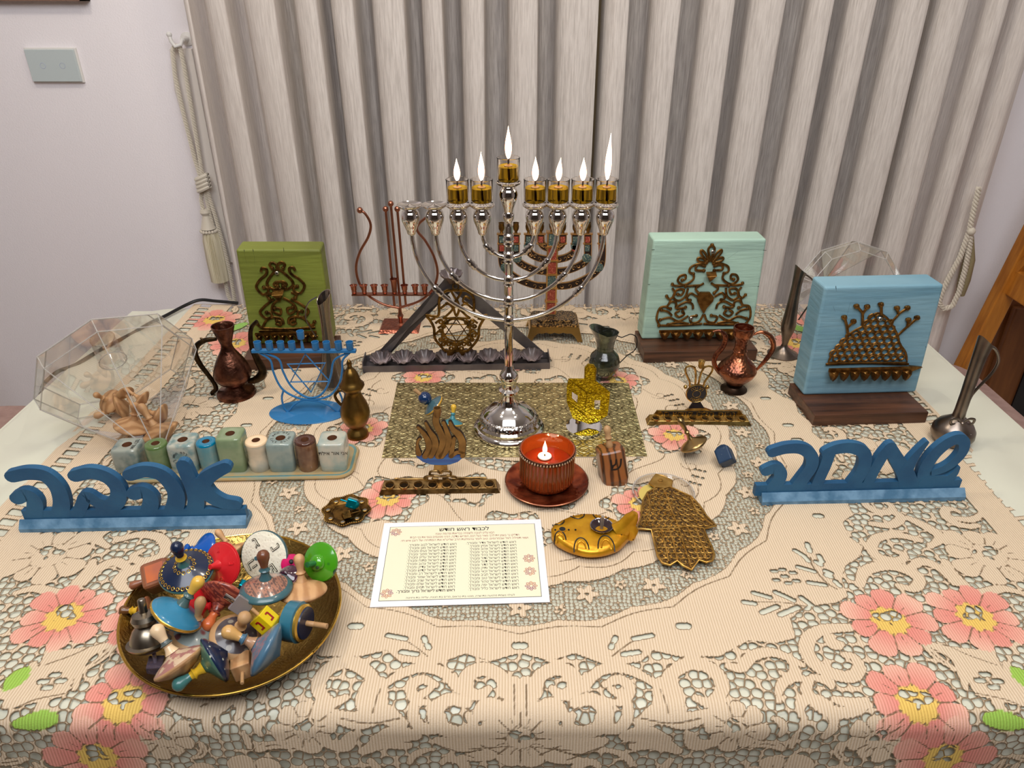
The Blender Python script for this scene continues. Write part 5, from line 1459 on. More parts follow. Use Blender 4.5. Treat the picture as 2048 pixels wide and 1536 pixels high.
def vase_lip(amt, a0):   # slanted pouring mouth
    return lambda rr, z, a: (rr * (1 + 0.18 * max(0, math.cos(a - a0))), amt * math.cos(a - a0))
def vase(label, F, cx, prof, lip, handle, hr, m, a0, flute=None, extra=None):
    r = empty('pewter_vase', label, 'vase', F.M)
    pr = []
    for rpx, x, y in prof:
        a, b_ = F.p(x, y); pr.append((max(0, rpx * mpp(F.M @ Vector((a, 0, b_)))), max(0.0006, b_)))
    zt0 = pr[-1][1]; zs_ = zt0 - 0.03
    def rf(rr, z, a):
        f = max(0, (z - zs_) / (zt0 - zs_)) ** 2
        q = rr * (1 + 0.20 * f * math.cos(a - a0)); 
        if flute and rr > 0.001: q *= 1 + flute[1] * math.cos(flute[0] * a)
        return (q, f * lip * math.cos(a - a0))
    full = pr + [(pr[-1][0] * 0.9, pr[-1][1] - 0.0005), (pr[-2][0] * 0.85, pr[-2][1]), (pr[-3][0] * 0.8, pr[-3][1] - 0.004), (0.0003, pr[-3][1] - 0.006)]
    MB().open_lathe([(0.0003, full[0][1])] + full, 40, rfun=rf).build('vase_body', m, r)
    q = F.ps(handle); q = [(p[0], 0, p[1]) for p in spl(q, 6)]
    MB().tube(q, hr, 8).build('handle', m, r)
    return r
F = Frame(668, 766)
vase('tall fluted pewter vase in front of the olive green block', F, 0, [(31, 667, 768), (32, 667, 764), (31, 667, 760), (25, 666, 745), (19, 665, 720), (14, 663, 695), (10.5, 661, 670), (10, 660, 640), (12, 657, 612), (15, 654, 595)], 0.010, [(633, 594), (618, 604), (611, 622), (613, 642), (622, 658), (632, 673)], 0.0011,
     mat('bright_pewter', (150, 140, 130), 0.24, 1.0), 0.7, flute=(14, 0.03))
F = Frame(1565, 710)
vase('slim pewter bud vase with looped handle between the mint and blue blocks', F, 0, [(30, 1564, 710), (30, 1564, 707), (20, 1565, 702), (8, 1567, 694), (5.5, 1568, 688), (8, 1569, 676), (13, 1572, 660), (14.5, 1573, 650), (12.5, 1577, 630), (10.5, 1584, 600), (9.5, 1590, 570), (10.5, 1594, 552), (12.5, 1597, 538)], -0.008,
     [(1610, 548), (1625, 560), (1631, 578), (1627, 598), (1612, 618), (1597, 640)], 0.0014, PEWTER, 0.2)
F = Frame(1899, 884)
bv = vase('brushed pewter bud vase with a bow on its round base, right edge', F, 0, [(26, 1898, 884), (34, 1899, 878), (40, 1901, 867), (39, 1903, 856), (32, 1906, 846), (20, 1909, 838), (12, 1912, 832), (11, 1916, 820), (11, 1927, 785), (12, 1942, 745), (13, 1953, 712), (15, 1960, 690), (16, 1963, 682)], -0.009,
     [(1978, 690), (1992, 700), (1997, 722), (1985, 745), (1963, 768), (1945, 788), (1937, 803)], 0.0020, PEWTER, 0.3)
fz = F.p(1911, 838)[1]
for sx in (-1, 1):
    MB().tube([(x * 1.0, -0.0115, z + fz) for x, z in spl([(0, 0), (sx * 0.008, 0.007), (sx * 0.016, 0.006), (sx * 0.015, -0.001), (sx * 0.007, -0.002), (0, 0)], 5)], 0.0021, 6, flat=0.5).build('bow_loop', PEWTER, bv)
    MB().tube([(x, -0.0115 - 0.006 * t, z + fz) for t, (x, z) in enumerate(((0, 0), (sx * 0.006, -0.006), (sx * 0.010, -0.012)))], 0.0020, 6, flat=0.5).build('bow_tail', PEWTER, bv)
MB().ball((0, -0.013, fz), 0.0034, 10).build('bow_knot', PEWTER, bv)

Sd = (1160, 620, 0.20833)
F = Frame(1467, 780)
cj = empty('copper_jug', 'hammered copper jug with two looping handles', 'jug', F.M)
prof = [(r, max(0.0006, z)) for r, z in flp(F, 1472, [(26, 780), (26, 777), (18, 774), (15, 771), (18, 764), (26, 757), (34, 749), (38, 741), (38.5, 738), (34, 730), (26, 722), (18, 715), (14, 709), (12.5, 704), (14, 701), (12.5, 698), (12, 690), (13, 680), (16, 674), (20, 668), (20.5, 658), (20, 654), (18.5, 654), (17, 665), (10, 680), (0, 682)])]
MB().lathe(prof, 44, mi=[1] * 4 + [0] * 30).build('jug_body', [COPPERH, mat('dark_foot', (64, 50, 40), 0.4, 1.0)], cj)
curve_part(F, Sd, [(1665, 235), (1750, 212), (1835, 265), (1855, 365), (1790, 470), (1695, 575)], [0.0018, 0.003, 0.0042, 0.0042, 0.0036, 0.002], 'handle', COPPERH, cj)
curve_part(F, Sd, [(1275, 207), (1345, 200), (1395, 260), (1370, 350), (1300, 440), (1290, 520), (1335, 600), (1385, 645)], [0.0010, 0.0024, 0.0042, 0.0045, 0.0042, 0.004, 0.003, 0.002], 'handle', COPPERH, cj)

F = Frame(1206, 757)
gp = empty('dark_pitcher', 'small dark green glazed pitcher with a wire handle', 'jug', F.M)
DG = mat('dark_green_glaze', (26, 28, 20), 0.14, c2=(66, 70, 50), scale=20, stretch=(1, 1, 3), coat=0.8, bump=0.0012, bscale=60, lo=0.45, hi=0.7)
pr = [(r, max(0.0006, z)) for r, z in flp(F, 1204, [(15, 757), (15.5, 754), (16, 750), (25, 742), (31, 731), (31.5, 722), (28, 711), (20, 703), (17, 699), (17.5, 690), (20, 678), (24, 669), (26, 664)])]
z1 = pr[-1][1]; z0 = z1 - 0.030
def rf(rr, z, a):
    f = max(0, (z - z0) / (z1 - z0))
    if rr < 0.001: return (rr, 0)
    rib = 1 + 0.012 * math.sin(z * 1400) if z < z0 - 0.004 else 1
    return (rr * rib * (1 + f * f * 0.35 * max(0, math.cos(a - PI)) - 0.12 * f * abs(math.sin(a))), f * f * (0.010 * max(0, math.cos(a - PI)) + 0.000 * math.cos(a)))
MB().open_lathe([(0.0003, 0.0008)] + [(r, z) for i in range(len(pr) - 1) for r, z in [(pr[i][0] + (pr[i + 1][0] - pr[i][0]) * t / 4, pr[i][1] + (pr[i + 1][1] - pr[i][1]) * t / 4) for t in range(4)]] + [pr[-1], (pr[-1][0] * 0.93, pr[-1][1] - 0.0006), (pr[-3][0] * 0.9, pr[-3][1]), (pr[-4][0] * 0.85, pr[-4][1]), (0.0003, pr[-5][1])], 44, rfun=rf).build('pitcher_body', DG, gp)
curve_part(F, Sd, [(350, 245), (400, 262), (440, 248), (490, 233), (540, 262), (545, 340), (520, 390), (450, 440), (365, 525)], 0.0009, 'wire_handle', BLACK, gp, n=6)

# ================================================================== blue wire menorah
F = Frame(617, 826)
BM = mat('blue_enamel', (46, 116, 168), 0.38, coat=0.3)
bw_ = empty('blue_wire_menorah', 'small blue wire menorah with a star on an oval foot', 'menorah', F.M)
mb = MB().lathe([(0.0, 0.0012), (1.0, 0.0012), (1.0, 0.0026), (0.99, 0.0030), (0.0, 0.0030)], 60)
mb.v = [(x * 77 * F.k, y * 0.036, z) for x, y, z in mb.v]; mb.build('oval_foot', BM, bw_)
for nm, pts, r in (('outer_wire', [(700, 330), (820, 410), (850, 520), (900, 640), (960, 720), (1060, 780), (1160, 810), (1260, 815), (1360, 800), (1450, 760), (1530, 650), (1558, 520), (1565, 410), (1640, 330)], 0.0017),
                   ('inner_wire', [(740, 330), (905, 400), (950, 520), (1010, 640), (1080, 720), (1180, 785), (1260, 795), (1340, 765), (1405, 680), (1445, 560), (1480, 410), (1630, 330)], 0.0017),
                   ('foot_wire', [(1000, 945), (1070, 865), (1160, 820), (1260, 825), (1340, 840), (1430, 880), (1515, 945)], 0.0016), ('foot_wire', [(955, 725), (940, 800), (960, 890), (1000, 945)], 0.0016), ('foot_wire', [(1530, 740), (1560, 820), (1550, 890), (1515, 945)], 0.0016)):
    curve_part(F, Sb, pts, r, nm, BM, bw_, n=8)
for pts in ([(1180, 345), (1030, 635), (1430, 628)], [(1000, 452), (1385, 440), (1240, 738)]):
    MB().tube(xz(F.ps(tr(*Sb, pts))), 0.0016, 8, closed=True).build('star_wire', BM, bw_)
q = F.ps(tr(*Sb, [(635, 315), (1700, 308)]))
MB().box(((q[0][0] + q[1][0]) / 2, 0, q[0][1]), (q[1][0] - q[0][0], 0.008, 0.0045)).build('cup_bar', BM, bw_, bevel=0.0005)
for i, x in enumerate((700, 820, 935, 1050, 1155, 1290, 1405, 1525, 1640)):
    a, b_ = F.p(*tr(*Sb, [(x, 300)])[0]); up_ = 0.0175 if i == 4 else 0
    MB().lathe([(0.0046, 0), (0.0052, 0.001), (0.0055, 0.0125), (0.0049, 0.0125), (0.0046, 0.004), (0, 0.0035)], 18).build('candle_cup', BM, bw_).matrix_local = Matrix.Translation((a, 0, b_ + up_))
    if i == 4: MB().tube([(a, 0, b_ - 0.001), (a, 0, b_ + up_ + 0.001)], [0.0028, 0.0016], 8).build('servant_post', BM, bw_)

# ================================================================== embossed gold mat
def emboss():
    t = NT('embossed_gold'); b = t.b
    tc = t.add('ShaderNodeTexCoord'); sp = t.add('ShaderNodeSeparateXYZ'); t.link(tc.outputs['Object'], sp.inputs[0])
    x = t.math('MULTIPLY', sp.outputs[0], 2 * PI / 0.044); y = t.math('MULTIPLY', sp.outputs[1], 2 * PI / 0.038)
    a = t.math('ADD', t.math('COSINE', x), t.math('COSINE', y))               # ogee cells
    w = t.math('ABSOLUTE', t.math('ADD', a, t.math('MULTIPLY', t.math('COSINE', t.math('MULTIPLY', x, 3)), 0.25)))
    line = t.math('SUBTRACT', 1.0, t.ramp(w, 0.06, 0.28))
    x2 = t.math('MULTIPLY', x, 2.0); y2 = t.math('MULTIPLY', y, 2.0)
    pet = t.ramp(t.math('ABSOLUTE', t.math('MULTIPLY', t.math('SINE', t.math('ADD', x2, y2)), t.math('SINE', t.math('SUBTRACT', x2, y2)))), 0.10, 0.5)
    ring = t.math('SUBTRACT', 1.0, t.ramp(t.math('ABSOLUTE', t.math('SUBTRACT', t.math('ABSOLUTE', a), 1.55)), 0.03, 0.2))
    h = t.math('SUBTRACT', t.math('ADD', t.math('MULTIPLY', line, 1.0), t.math('MULTIPLY', ring, 0.6)), t.math('MULTIPLY', pet, -0.45))
    bn = t.add('ShaderNodeBump'); bn.inputs['Distance'].default_value = 0.0011; t.link(h, bn.inputs['Height']); t.link(bn.outputs[0], b.inputs['Normal'])
    t.link(t.mix(t.math('MULTIPLY', line, 0.55), rgb((204, 190, 140)), rgb((126, 112, 70))), b.inputs['Base Color'])
    b.inputs['Metallic'].default_value = 1.0; b.inputs['Roughness'].default_value = 0.34
    return t.m
q = [P(764, 919), P(1294, 916), P(1257, 769), P(795, 769)]
gm = empty('gold_mat', 'rectangular mat embossed with a gold floral lattice under the silver menorah', 'placemat', Matrix.Translation(q[0]))
l = [v - q[0] for v in q]
MB().add([(v.x, v.y, z) for z in (0.0002, 0.0026) for v in l], [(3, 2, 1, 0), (0, 1, 5, 4), (1, 2, 6, 5), (2, 3, 7, 6), (3, 0, 4, 7), (4, 5, 6, 7)]).build('mat_board', mat('mat_edge', (196, 188, 172), 0.5), gm)
MB().add([(v.x, v.y, z) for z in (0.0027, 0.0034) for v in l], [(0, 1, 5, 4), (1, 2, 6, 5), (2, 3, 7, 6), (3, 0, 4, 7), (4, 5, 6, 7)]).build('embossed_sheet', emboss(), gm)

# ================================================================== two strip menorahs
def strip_menorah(F, S, root, x0, x1, ytop_back, wells, m, hgt, depth_, wr):
    """low sloping ledge with wells, front bottom on the frame's line"""
    a0 = F.p(*tr(*S, [x0])[0])[0]; a1 = F.p(*tr(*S, [x1])[0])[0]
    vs = []
    for x in (a0, a1): vs += [(x, 0, 0.0005), (x + (0.004 if x == a0 else -0.004), 0.003, hgt * 0.72), (x + (0.006 if x == a0 else -0.006), depth_, hgt), (x, depth_, 0.0005)]
    MB().add(vs, [(3, 2, 1, 0), (4, 5, 6, 7), (0, 1, 5, 4), (1, 2, 6, 5), (2, 3, 7, 6)], False).build('ledge', m, root, bevel=0.0006)
    for i in range(wells):
        x = a0 + (a1 - a0) * (i + 0.75) / (wells + 0.5)
        o = MB().open_lathe([(wr * 1.12, -0.001), (wr * 1.05, 0.0016), (wr * 0.9, 0.0018), (wr * 0.75, -0.0002), (wr * 0.45, -0.0003), (0.0002, -0.0004)], 18, mi=[0, 0, 0, 1, 1]).build('oil_well', [m, mat('well_dark', (46, 34, 20), 0.3, 0.9)], root)
        o.matrix_local = Matrix.Translation((x, depth_ * 0.45, hgt * 0.86)) @ Matrix.Rotation(math.atan2(hgt * 0.28, depth_), 4, 'X')
    return a0, a1
Sf = (740, 720, 0.19536)
F = Frame(879, 990, yaw=0.02)
fm = empty('flame_menorah', 'bronze menorah shaped like flame letters over a blue bowl', 'menorah', F.M)
BR2 = mat('antique_bronze', (178, 146, 94), 0.3, 1.0, c2=(110, 86, 54), scale=120, bump=0.0002)
strip_menorah(F, Sf, fm, (90, 1390), (1335, 1390), None, 8, BR2, 0.0115, 0.019, 0.0064)
dU = 0.020
BRF = mat('matt_bronze', (150, 110, 58), 0.45, 0.6, c2=(120, 86, 44), scale=60)
EDGE = mat('bronze_edge', (52, 36, 24), 0.5, 0.5)
def up_(pts): return [(p[0], p[1]) for p in F.ps(tr(*Sf, pts), dU)]
ks = 0.19536 * F.k * 1.16
for pts, w in (([(500, 960), (485, 890), (490, 830), (512, 805)], (24, 10)), ([(492, 690), (555, 760), (598, 840), (600, 920), (565, 985)], (12, 26)), ([(570, 645), (610, 730), (655, 800), (668, 880), (620, 980)], (10, 28)),
               ([(680, 560), (675, 640), (710, 720), (745, 800), (740, 880), (700, 985)], (26, 28)), ([(752, 640), (790, 740), (808, 830), (780, 920), (730, 985)], (14, 26)),
               ([(820, 640), (850, 710), (910, 765), (945, 840), (940, 930)], (12, 30)), ([(862, 800), (845, 880), (830, 985)], (14, 20)), ([(830, 985), (890, 945), (950, 955), (945, 985)], (18, 18))):
    q = [(p[0], p[1]) for p in spl(up_(pts), 5)]; N = len(q)
    ww = [max(0.0006, (w[0] + (w[1] - w[0]) * min(1, 2.2 * i / (N - 1))) * ks) for i in range(N)]
    f_ = MB().ribbon(q, [a + 0.0006 for a in ww], dU, dU + 0.004).build('flame_stroke', EDGE, fm)
    MB().ribbon(q, ww, dU - 0.0006, dU + 0.001).build('stroke_face', BRF, f_)
bowl = [(470, 975), (480, 1000), (540, 1045), (620, 1072), (720, 1082), (820, 1072), (900, 1045), (955, 1000), (960, 975)]
MB().prism(up_(bowl), dU, dU + 0.005).build('bowl_plate', mat('bowl_blue', (46, 104, 168), 0.35, c2=(36, 70, 140), scale=60, stretch=(0.1, 1, 4), coat=0.4), fm, bevel=0.0005)
MB().prism(up_([(655, 1075), (790, 1075), (795, 1150), (650, 1150)]), dU, dU + 0.005).build('fluted_post', BR2, fm)
a, b_ = up_([(690, 555)])[0]
MB().lathe([(0.004, -0.004), (0.0050, 0), (0.0050, 0.008), (0.0042, 0.008), (0.0040, 0.002), (0, 0.0015)], 16).build('servant_cup', BRF, fm).matrix_local = Matrix.Translation((a, dU + 0.002, b_))
for s in (1, -1):
    def mm_(pts): return [(720 + s * (x - 720), y) for x, y in pts]
    for pts in ([(720, 1160), (680, 1135), (620, 1145), (615, 1175), (655, 1180)], [(720, 1190), (650, 1185), (570, 1195), (550, 1230), (600, 1235)], [(560, 1240), (480, 1215), (420, 1225), (370, 1260), (290, 1250), (250, 1225), (290, 1215), (310, 1240)], [(700, 1215), (640, 1210), (660, 1240)]):
        q = up_(mm_(pts)); MB().tube([(p[0], dU, max(0.012, p[1])) for p in spl(q, 5)], 0.0016, 7).build('scroll', BR2, fm)

F = Frame(1398, 852, yaw=-0.01)
jm = empty('jug_menorah', 'small bronze menorah with a round medallion and oil jug shape', 'menorah', F.M)
BR3 = mat('yellow_bronze', (196, 162, 94), 0.32, 1.0, c2=(138, 108, 58), scale=110)
strip_menorah(F, Sd, jm, (640, 1115), (1648, 1115), None, 8, BR3, 0.0095, 0.018, 0.0056)
dU = 0.0185
def uj(pts): return [(p[0], p[1]) for p in F.ps(tr(*Sd, pts), dU)]
q = uj([(700, 1030), (740, 968), (1540, 968), (1580, 1030)])
pz = MB().prism([(q[0][0], 0.006), (q[1][0], q[1][1]), (q[2][0], q[2][1]), (q[3][0], 0.006)], dU, dU + 0.003).build('text_plate', BR3, jm, bevel=0.0004)
c = uj([(1145, 992)])[0]
MB().box((c[0], dU - 0.0004, c[1]), ((q[2][0] - q[1][0]) * 0.92, 0.0006, 0.0072)).build('text_ground', mat('ground_black', (30, 26, 26), 0.4), jm)
text_mesh('raised_text', 'הנרות הללו קודש הם', 0.0085, 0.0005, BR3, jm, Matrix.Translation((c[0], dU - 0.0012, c[1])) @ Matrix.Rotation(PI / 2, 4, 'X'), sx=1.75, bold=0.0001)['kind'] = 'stuff'
MB().prism(uj([(1010, 970), (1060, 945), (1180, 940), (1265, 970)]), dU, dU + 0.004).build('mound', BR3, jm)
MB().prism(uj([(1045, 945), (1085, 890), (1160, 890), (1195, 945)]), dU, dU + 0.003).build('foot', mat('dark_plate', (40, 36, 44), 0.35, 0.8), jm)
c = uj([(1120, 808)])[0]; R_ = 100 * 0.20833 * F.k
md = MB().lathe([(0, 0), (R_, 0), (R_, 0.003), (R_ * 0.93, 0.0036), (R_ * 0.90, 0.003), (0, 0.003)], 36, M=Matrix.Translation((c[0], dU + 0.004, c[1])) @ Matrix.Rotation(PI / 2, 4, 'X'), mi=[0, 0, 0, 0, 1]).build('medallion', [BR3, mat('medal_black', (26, 26, 34), 0.3)], jm)
MB().tube([(c[0] + R_ * 0.38 * math.cos(t * PI / 12), dU + 0.0006, c[1] + R_ * 0.38 * math.sin(t * PI / 12)) for t in range(24)], 0.0005, 6, closed=True).build('medal_ring', BR3, md)
for word, top, rtl in (('חנוכה', True, True), ('ISRAEL', False, False)):
    obs = []
    wd = word[::-1] if rtl else word
    for j, chh in enumerate(wd):
        a = (0.75 - 1.5 * j / (len(wd) - 1)) * (1 if top else -1)
        if top: Mx = Matrix.Rotation(a, 4, 'Z') @ Matrix.Translation((0, R_ * 0.66, 0))
        else: Mx = Matrix.Rotation(a, 4, 'Z') @ Matrix.Translation((0, -R_ * 0.68, 0))
        obs.append(text_mesh('t', chh, 0.0078 if top else 0.0062, 0.0003, BR3, jm, Matrix.Translation((c[0], dU + 0.0006, c[1])) @ Matrix.Rotation(PI / 2, 4, 'X') @ Mx, rtl=False))
    join_meshes('medal_lettering', obs, BR3, md)['kind'] = 'stuff'
for s in (1, -1):
    def mj(pts): return [(1120 + s * (x - 1120) + (30 if s == 1 else 34) * (750 - y) / 220, y) for x, y in pts]
    MB().tube([(p[0], dU + 0.002, p[1]) for p in spl(uj(mj([(1185, 740), (1195, 690), (1225, 640), (1250, 590), (1245, 555), (1205, 545), (1160, 560)])), 5)], 0.0016, 8).build('jug_handle', BR3, jm)
    MB().tube([(p[0], dU + 0.002, p[1]) for p in spl(uj(mj([(1135, 720), (1140, 660), (1150, 600), (1170, 555)])), 5)], 0.0016, 8).build('jug_neck', BR3, jm)
    MB().ball((uj([(1120 + s * 105, 745)])[0][0], dU + 0.002, uj([(1120, 745)])[0][1]), 0.0032, 10).build('stud', BR3, jm)
a, b_ = uj([(1165, 545)])[0]
MB().lathe([(0.003, -0.003), (0.0046, 0.0), (0.0042, 0.003), (0.0052, 0.009), (0.0044, 0.009), (0, 0.006)], 16).build('servant_cup', BR3, jm).matrix_local = Matrix.Translation((a, dU + 0.002, b_))
# ================================================================== spinning tops
W1 = mat('pale_turned_wood', (206, 160, 112), 0.5, c2=(176, 128, 84), scale=26, stretch=(1, 1, 0.25), kind='wave', bump=0.0002, lo=0.2, hi=0.9)
TAN = mat('tan_wood', (190, 150, 104), 0.5, c2=(166, 124, 82), scale=30)
DISC = [(0.0, 0.0), (0.10, 0.05), (0.30, 0.13), (0.62, 0.27), (0.90, 0.44), (0.99, 0.52), (1.0, 0.57), (0.97, 0.63), (0.80, 0.73), (0.52, 0.85), (0.32, 0.94), (0.21, 1.04)]
HAND = [(0.21, 1.03), (0.15, 1.18), (0.12, 1.32), (0.16, 1.38), (0.19, 1.42), (0.14, 1.47), (0.12, 1.56), (0.15, 1.74), (0.20, 1.94), (0.21, 2.08), (0.16, 2.20), (0.07, 2.27), (0.0, 2.29)]
def spin(label, pos, axis, R, mats, hm=None, prof=DISC, hand=HAND, hs=1.0, top_from=7, rim=(5, 7), name='dreidel', ctr=0.5, group=None, tip=None, ht=1.0, nseg=36, hmi=None):
    """mats: [underside, rim, upper]; placed by the middle of its widest ring"""
    A = Vector(axis).normalized()
    M = axisM(Vector(pos) - A * ctr * R, A)
    r = empty(name, label, 'dreidel', M, group)
    pf = [(a * R, b_ * R) for a, b_ in prof]
    mi = [0 if i < rim[0] else (1 if i < rim[1] else 2) for i in range(len(pf) - 1)]
    MB().lathe(pf, nseg, mi=mi).build('body', mats, r)
    if hand:
        z0 = hand[0][1]
        hp_ = [(a * R * ht, (z0 + (b_ - z0) * hs) * R) for a, b_ in hand]
        MB().lathe(hp_, 16, mi=hmi if hmi else 0).build('handle', hm if isinstance(hm, list) else [hm or mats[2]], r)
    return r, M
def pz(x, y, z): return P(x, y, z)
def rpx(n, pos): return n * mpp(pos)
def cubedr(label, pos, axis, s, m, hm, roll=0.4, hl=1.0, letters=None, tipd=0.45, name='dreidel', hr=0.11, bev=0.0012, lm=None, rot=None):
    """four-sided dreidel: square body with a pyramid tip, stick handle on +axis"""
    A = Vector(axis).normalized(); M = axisM(Vector(pos) - A * s * 0.5, A, roll)
    r = empty(name, label, 'dreidel', M)
    h = s / 2
    mb = MB().add([(-h, -h, 0), (h, -h, 0), (h, h, 0), (-h, h, 0), (-h, -h, s), (h, -h, s), (h, h, s), (-h, h, s),
                   (-h * .6, -h * .6, -s * tipd * 0.55), (h * .6, -h * .6, -s * tipd * 0.55), (h * .6, h * .6, -s * tipd * 0.55), (-h * .6, h * .6, -s * tipd * 0.55), (0, 0, -s * tipd)],
                  [(4, 5, 6, 7)] + [(i, (i + 1) % 4, 4 + (i + 1) % 4, 4 + i) for i in range(4)] + [(8 + i, 8 + (i + 1) % 4, (i + 1) % 4, i) for i in range(4)] + [(12, 8 + (i + 1) % 4, 8 + i) for i in range(4)])
    mb.build('body', m, r, bevel=bev, seg=3)
    if hl: MB().tube([(0, 0, s * 0.98), (0, 0, s * (1 + hl))], s * hr, 12).build('handle', hm, r, bevel=s * 0.02)
    if letters:
        for k, chh in letters:
            R4 = Matrix.Rotation(k * PI / 2, 4, 'Z') @ Matrix.Translation((0, -h - 0.0002, s * 0.5)) @ Matrix.Rotation(PI / 2, 4, 'X')
            text_mesh('painted_letter', chh, s * 0.95, 0.0002, lm, r, R4 @ (rot or Matrix.Identity(4)), bold=s * 0.015)
    return r

# ------------------------------------------------------------------ clear plastic top-shaped boxes
def clear_mat():
    t = NT('clear_plastic')
    tp = t.add('ShaderNodeBsdfTransparent'); tp.inputs[0].default_value = (0.955, 0.95, 0.94, 1)
    gl = t.add('ShaderNodeBsdfGlossy'); gl.inputs[0].default_value = (1, 1, 1, 1); gl.inputs[1].default_value = 0.06
    fr = t.add('ShaderNodeFresnel'); fr.inputs[0].default_value = 1.42
    f = t.math('ADD', t.math('MULTIPLY', fr.outputs[0], 0.42), 0.03)
    ms = t.add('ShaderNodeMixShader'); t.link(f, ms.inputs[0]); t.link(tp.outputs[0], ms.inputs[1]); t.link(gl.outputs[0], ms.inputs[2]); t.link(ms.outputs[0], t.out.inputs[0])
    return t.m
CLR = clear_mat()
CLE = mat('plastic_edge', (206, 200, 192), 0.12, alpha=0.42)
def clearbox(label, M, R, tl, n=8, knob=True):
    r = empty('clear_box', label, 'box', M)
    rings_ = [(0.10, 0.0), (0.98, tl), (1.0, tl + 0.022), (0.86, tl + 0.036)]
    vs = []
    for q, z in rings_: vs += [(R * q * math.cos(2 * PI * i / n), R * q * math.sin(2 * PI * i / n), z) for i in range(n)]
    bodyf = [(i, (i + 1) % n, n + (i + 1) % n, n + i) for i in range(n)] + [tuple(range(n - 1, -1, -1))]
    MB().add(vs[:2 * n], bodyf).build('tapered_body', CLR, r)
    lid = MB().add(vs[n:], [(k * n + i, k * n + (i + 1) % n, (k + 1) * n + (i + 1) % n, (k + 1) * n + i) for k in range(2) for i in range(n)] + [tuple(2 * n + i for i in range(n))]).build('lid', CLR, r)
    for nm, edges, par in (('body_edge', [(i, n + i) for i in range(n)], r), ('lid_edge', [(k * n + i, k * n + (i + 1) % n) for k in (1, 2, 3) for i in range(n)] + [(2 * n + i, 3 * n + i) for i in range(n)] + [(n + i, 2 * n + i) for i in range(n)], r)):
        mb = MB()
        for a, b_ in edges: mb.tube([vs[a], vs[b_]], 0.0009, 6)
        mb.build(nm, CLE, par, kind='stuff')
    if knob:
        z = tl + 0.036
        MB().open_lathe([(0.019, z), (0.0175, z + 0.045), (0.016, z + 0.048), (0.0003, z + 0.048)], 16).build('knob', CLR, r)
        mb = MB()
        for zz, q in ((z, 0.019), (z + 0.047, 0.0172)): mb.tube([(q * math.cos(t * PI / 8), q * math.sin(t * PI / 8), zz) for t in range(16)], 0.0009, 6, closed=True)
        mb.build('knob_edge', CLE, r, kind='stuff')
    return r
axb = vdir(-0.56, 0.72, -0.40)
lidc = P(236, 742, 0.088)
apex = lidc - axb * 0.150
clearbox('big clear plastic faceted box lying on its side holding plain wooden dreidels', axisM(apex, axb, 0.62), 0.112, 0.135)
for (x, y, z, ax, R, hs, lab) in ((222, 803, 0.030, vdir(-0.25, 0.35, 0.9), 25, 1.0, 'plain wooden dreidel seen end-on at the left inside the clear box'),
                              (243, 812, 0.022, vdir(-0.75, -0.35, 0.3), 30, 1.0, 'plain wooden dreidel pointing left inside the clear box'),
                              (266, 854, 0.022, vdir(0.25, 0.85, 0.35), 36, 0.8, 'front middle plain wooden dreidel inside the clear box'),
                              (320, 868, 0.020, vdir(-0.45, 0.8, 0.2), 40, 1.0, 'front right plain wooden dreidel inside the clear box'),
                              (322, 832, 0.024, vdir(-0.9, 0.35, 0.1), 26, 1.0, 'plain wooden dreidel behind the front right one in the clear box'),
                              (285, 800, 0.045, vdir(-0.8, 0.55, 0.1), 20, 1.3, 'plain wooden dreidel on top of the heap in the clear box'),
                              (250, 785, 0.050, vdir(0.5, -0.6, 0.3), 17, 1.4, 'smallest wooden dreidel high at the back of the clear box')):
    p = P(x, y, z); spin(lab, p, ax, rpx(R, p), [W1, W1, W1], W1, hs=hs, ht=1.15, group='plain wooden dreidels in the clear box')
clearbox('empty clear plastic faceted box standing behind the blue block', Matrix.Translation((0.609, 1.34, 0.074)) @ Matrix.Rotation(math.radians(80), 4, 'X') @ Matrix.Rotation(0.31, 4, 'Z'), 0.094, 0.085, n=10)

# ------------------------------------------------------------------ tops on the gold mat
p = P(868, 812, 0.030)
SLT = mat('slate_teal', (66, 96, 104), 0.22, coat=0.5); YOC = mat('ochre_under', (206, 154, 48), 0.3, coat=0.4)
r, M_ = spin('slate teal dreidel with a big navy ball and wooden peg on the gold mat', p, vdir(-0.68, 0.62, 0.35), rpx(25, p), [YOC, YOC, SLT], SLT, hand=[(0.22, 1.0), (0.18, 1.1), (0.16, 1.18)])
Rr = rpx(25, p)
MB().ball((0, 0, Rr * 1.50), Rr * 0.54, 20).build('navy_ball', mat('navy_gloss', (14, 44, 84), 0.14, coat=0.6), r)
MB().tube([(0, 0, Rr * 1.95), (0, 0, Rr * 2.6)], Rr * 0.16, 12).build('peg', TAN, r)
p = P(904, 848, 0.022)
spin('small teal dreidel with a bright yellow knobbed handle on the gold mat', p, vdir(0.10, 0.92, 0.15), rpx(22, p), [YOC, YOC, mat('soft_teal', (66, 132, 142), 0.3)], [mat('soft_teal', (66, 132, 142), 0.3), mat('bright_yellow', (226, 180, 60), 0.3)], hmi=[0] * 6 + [1] * 6, hs=1.05, ht=1.25)

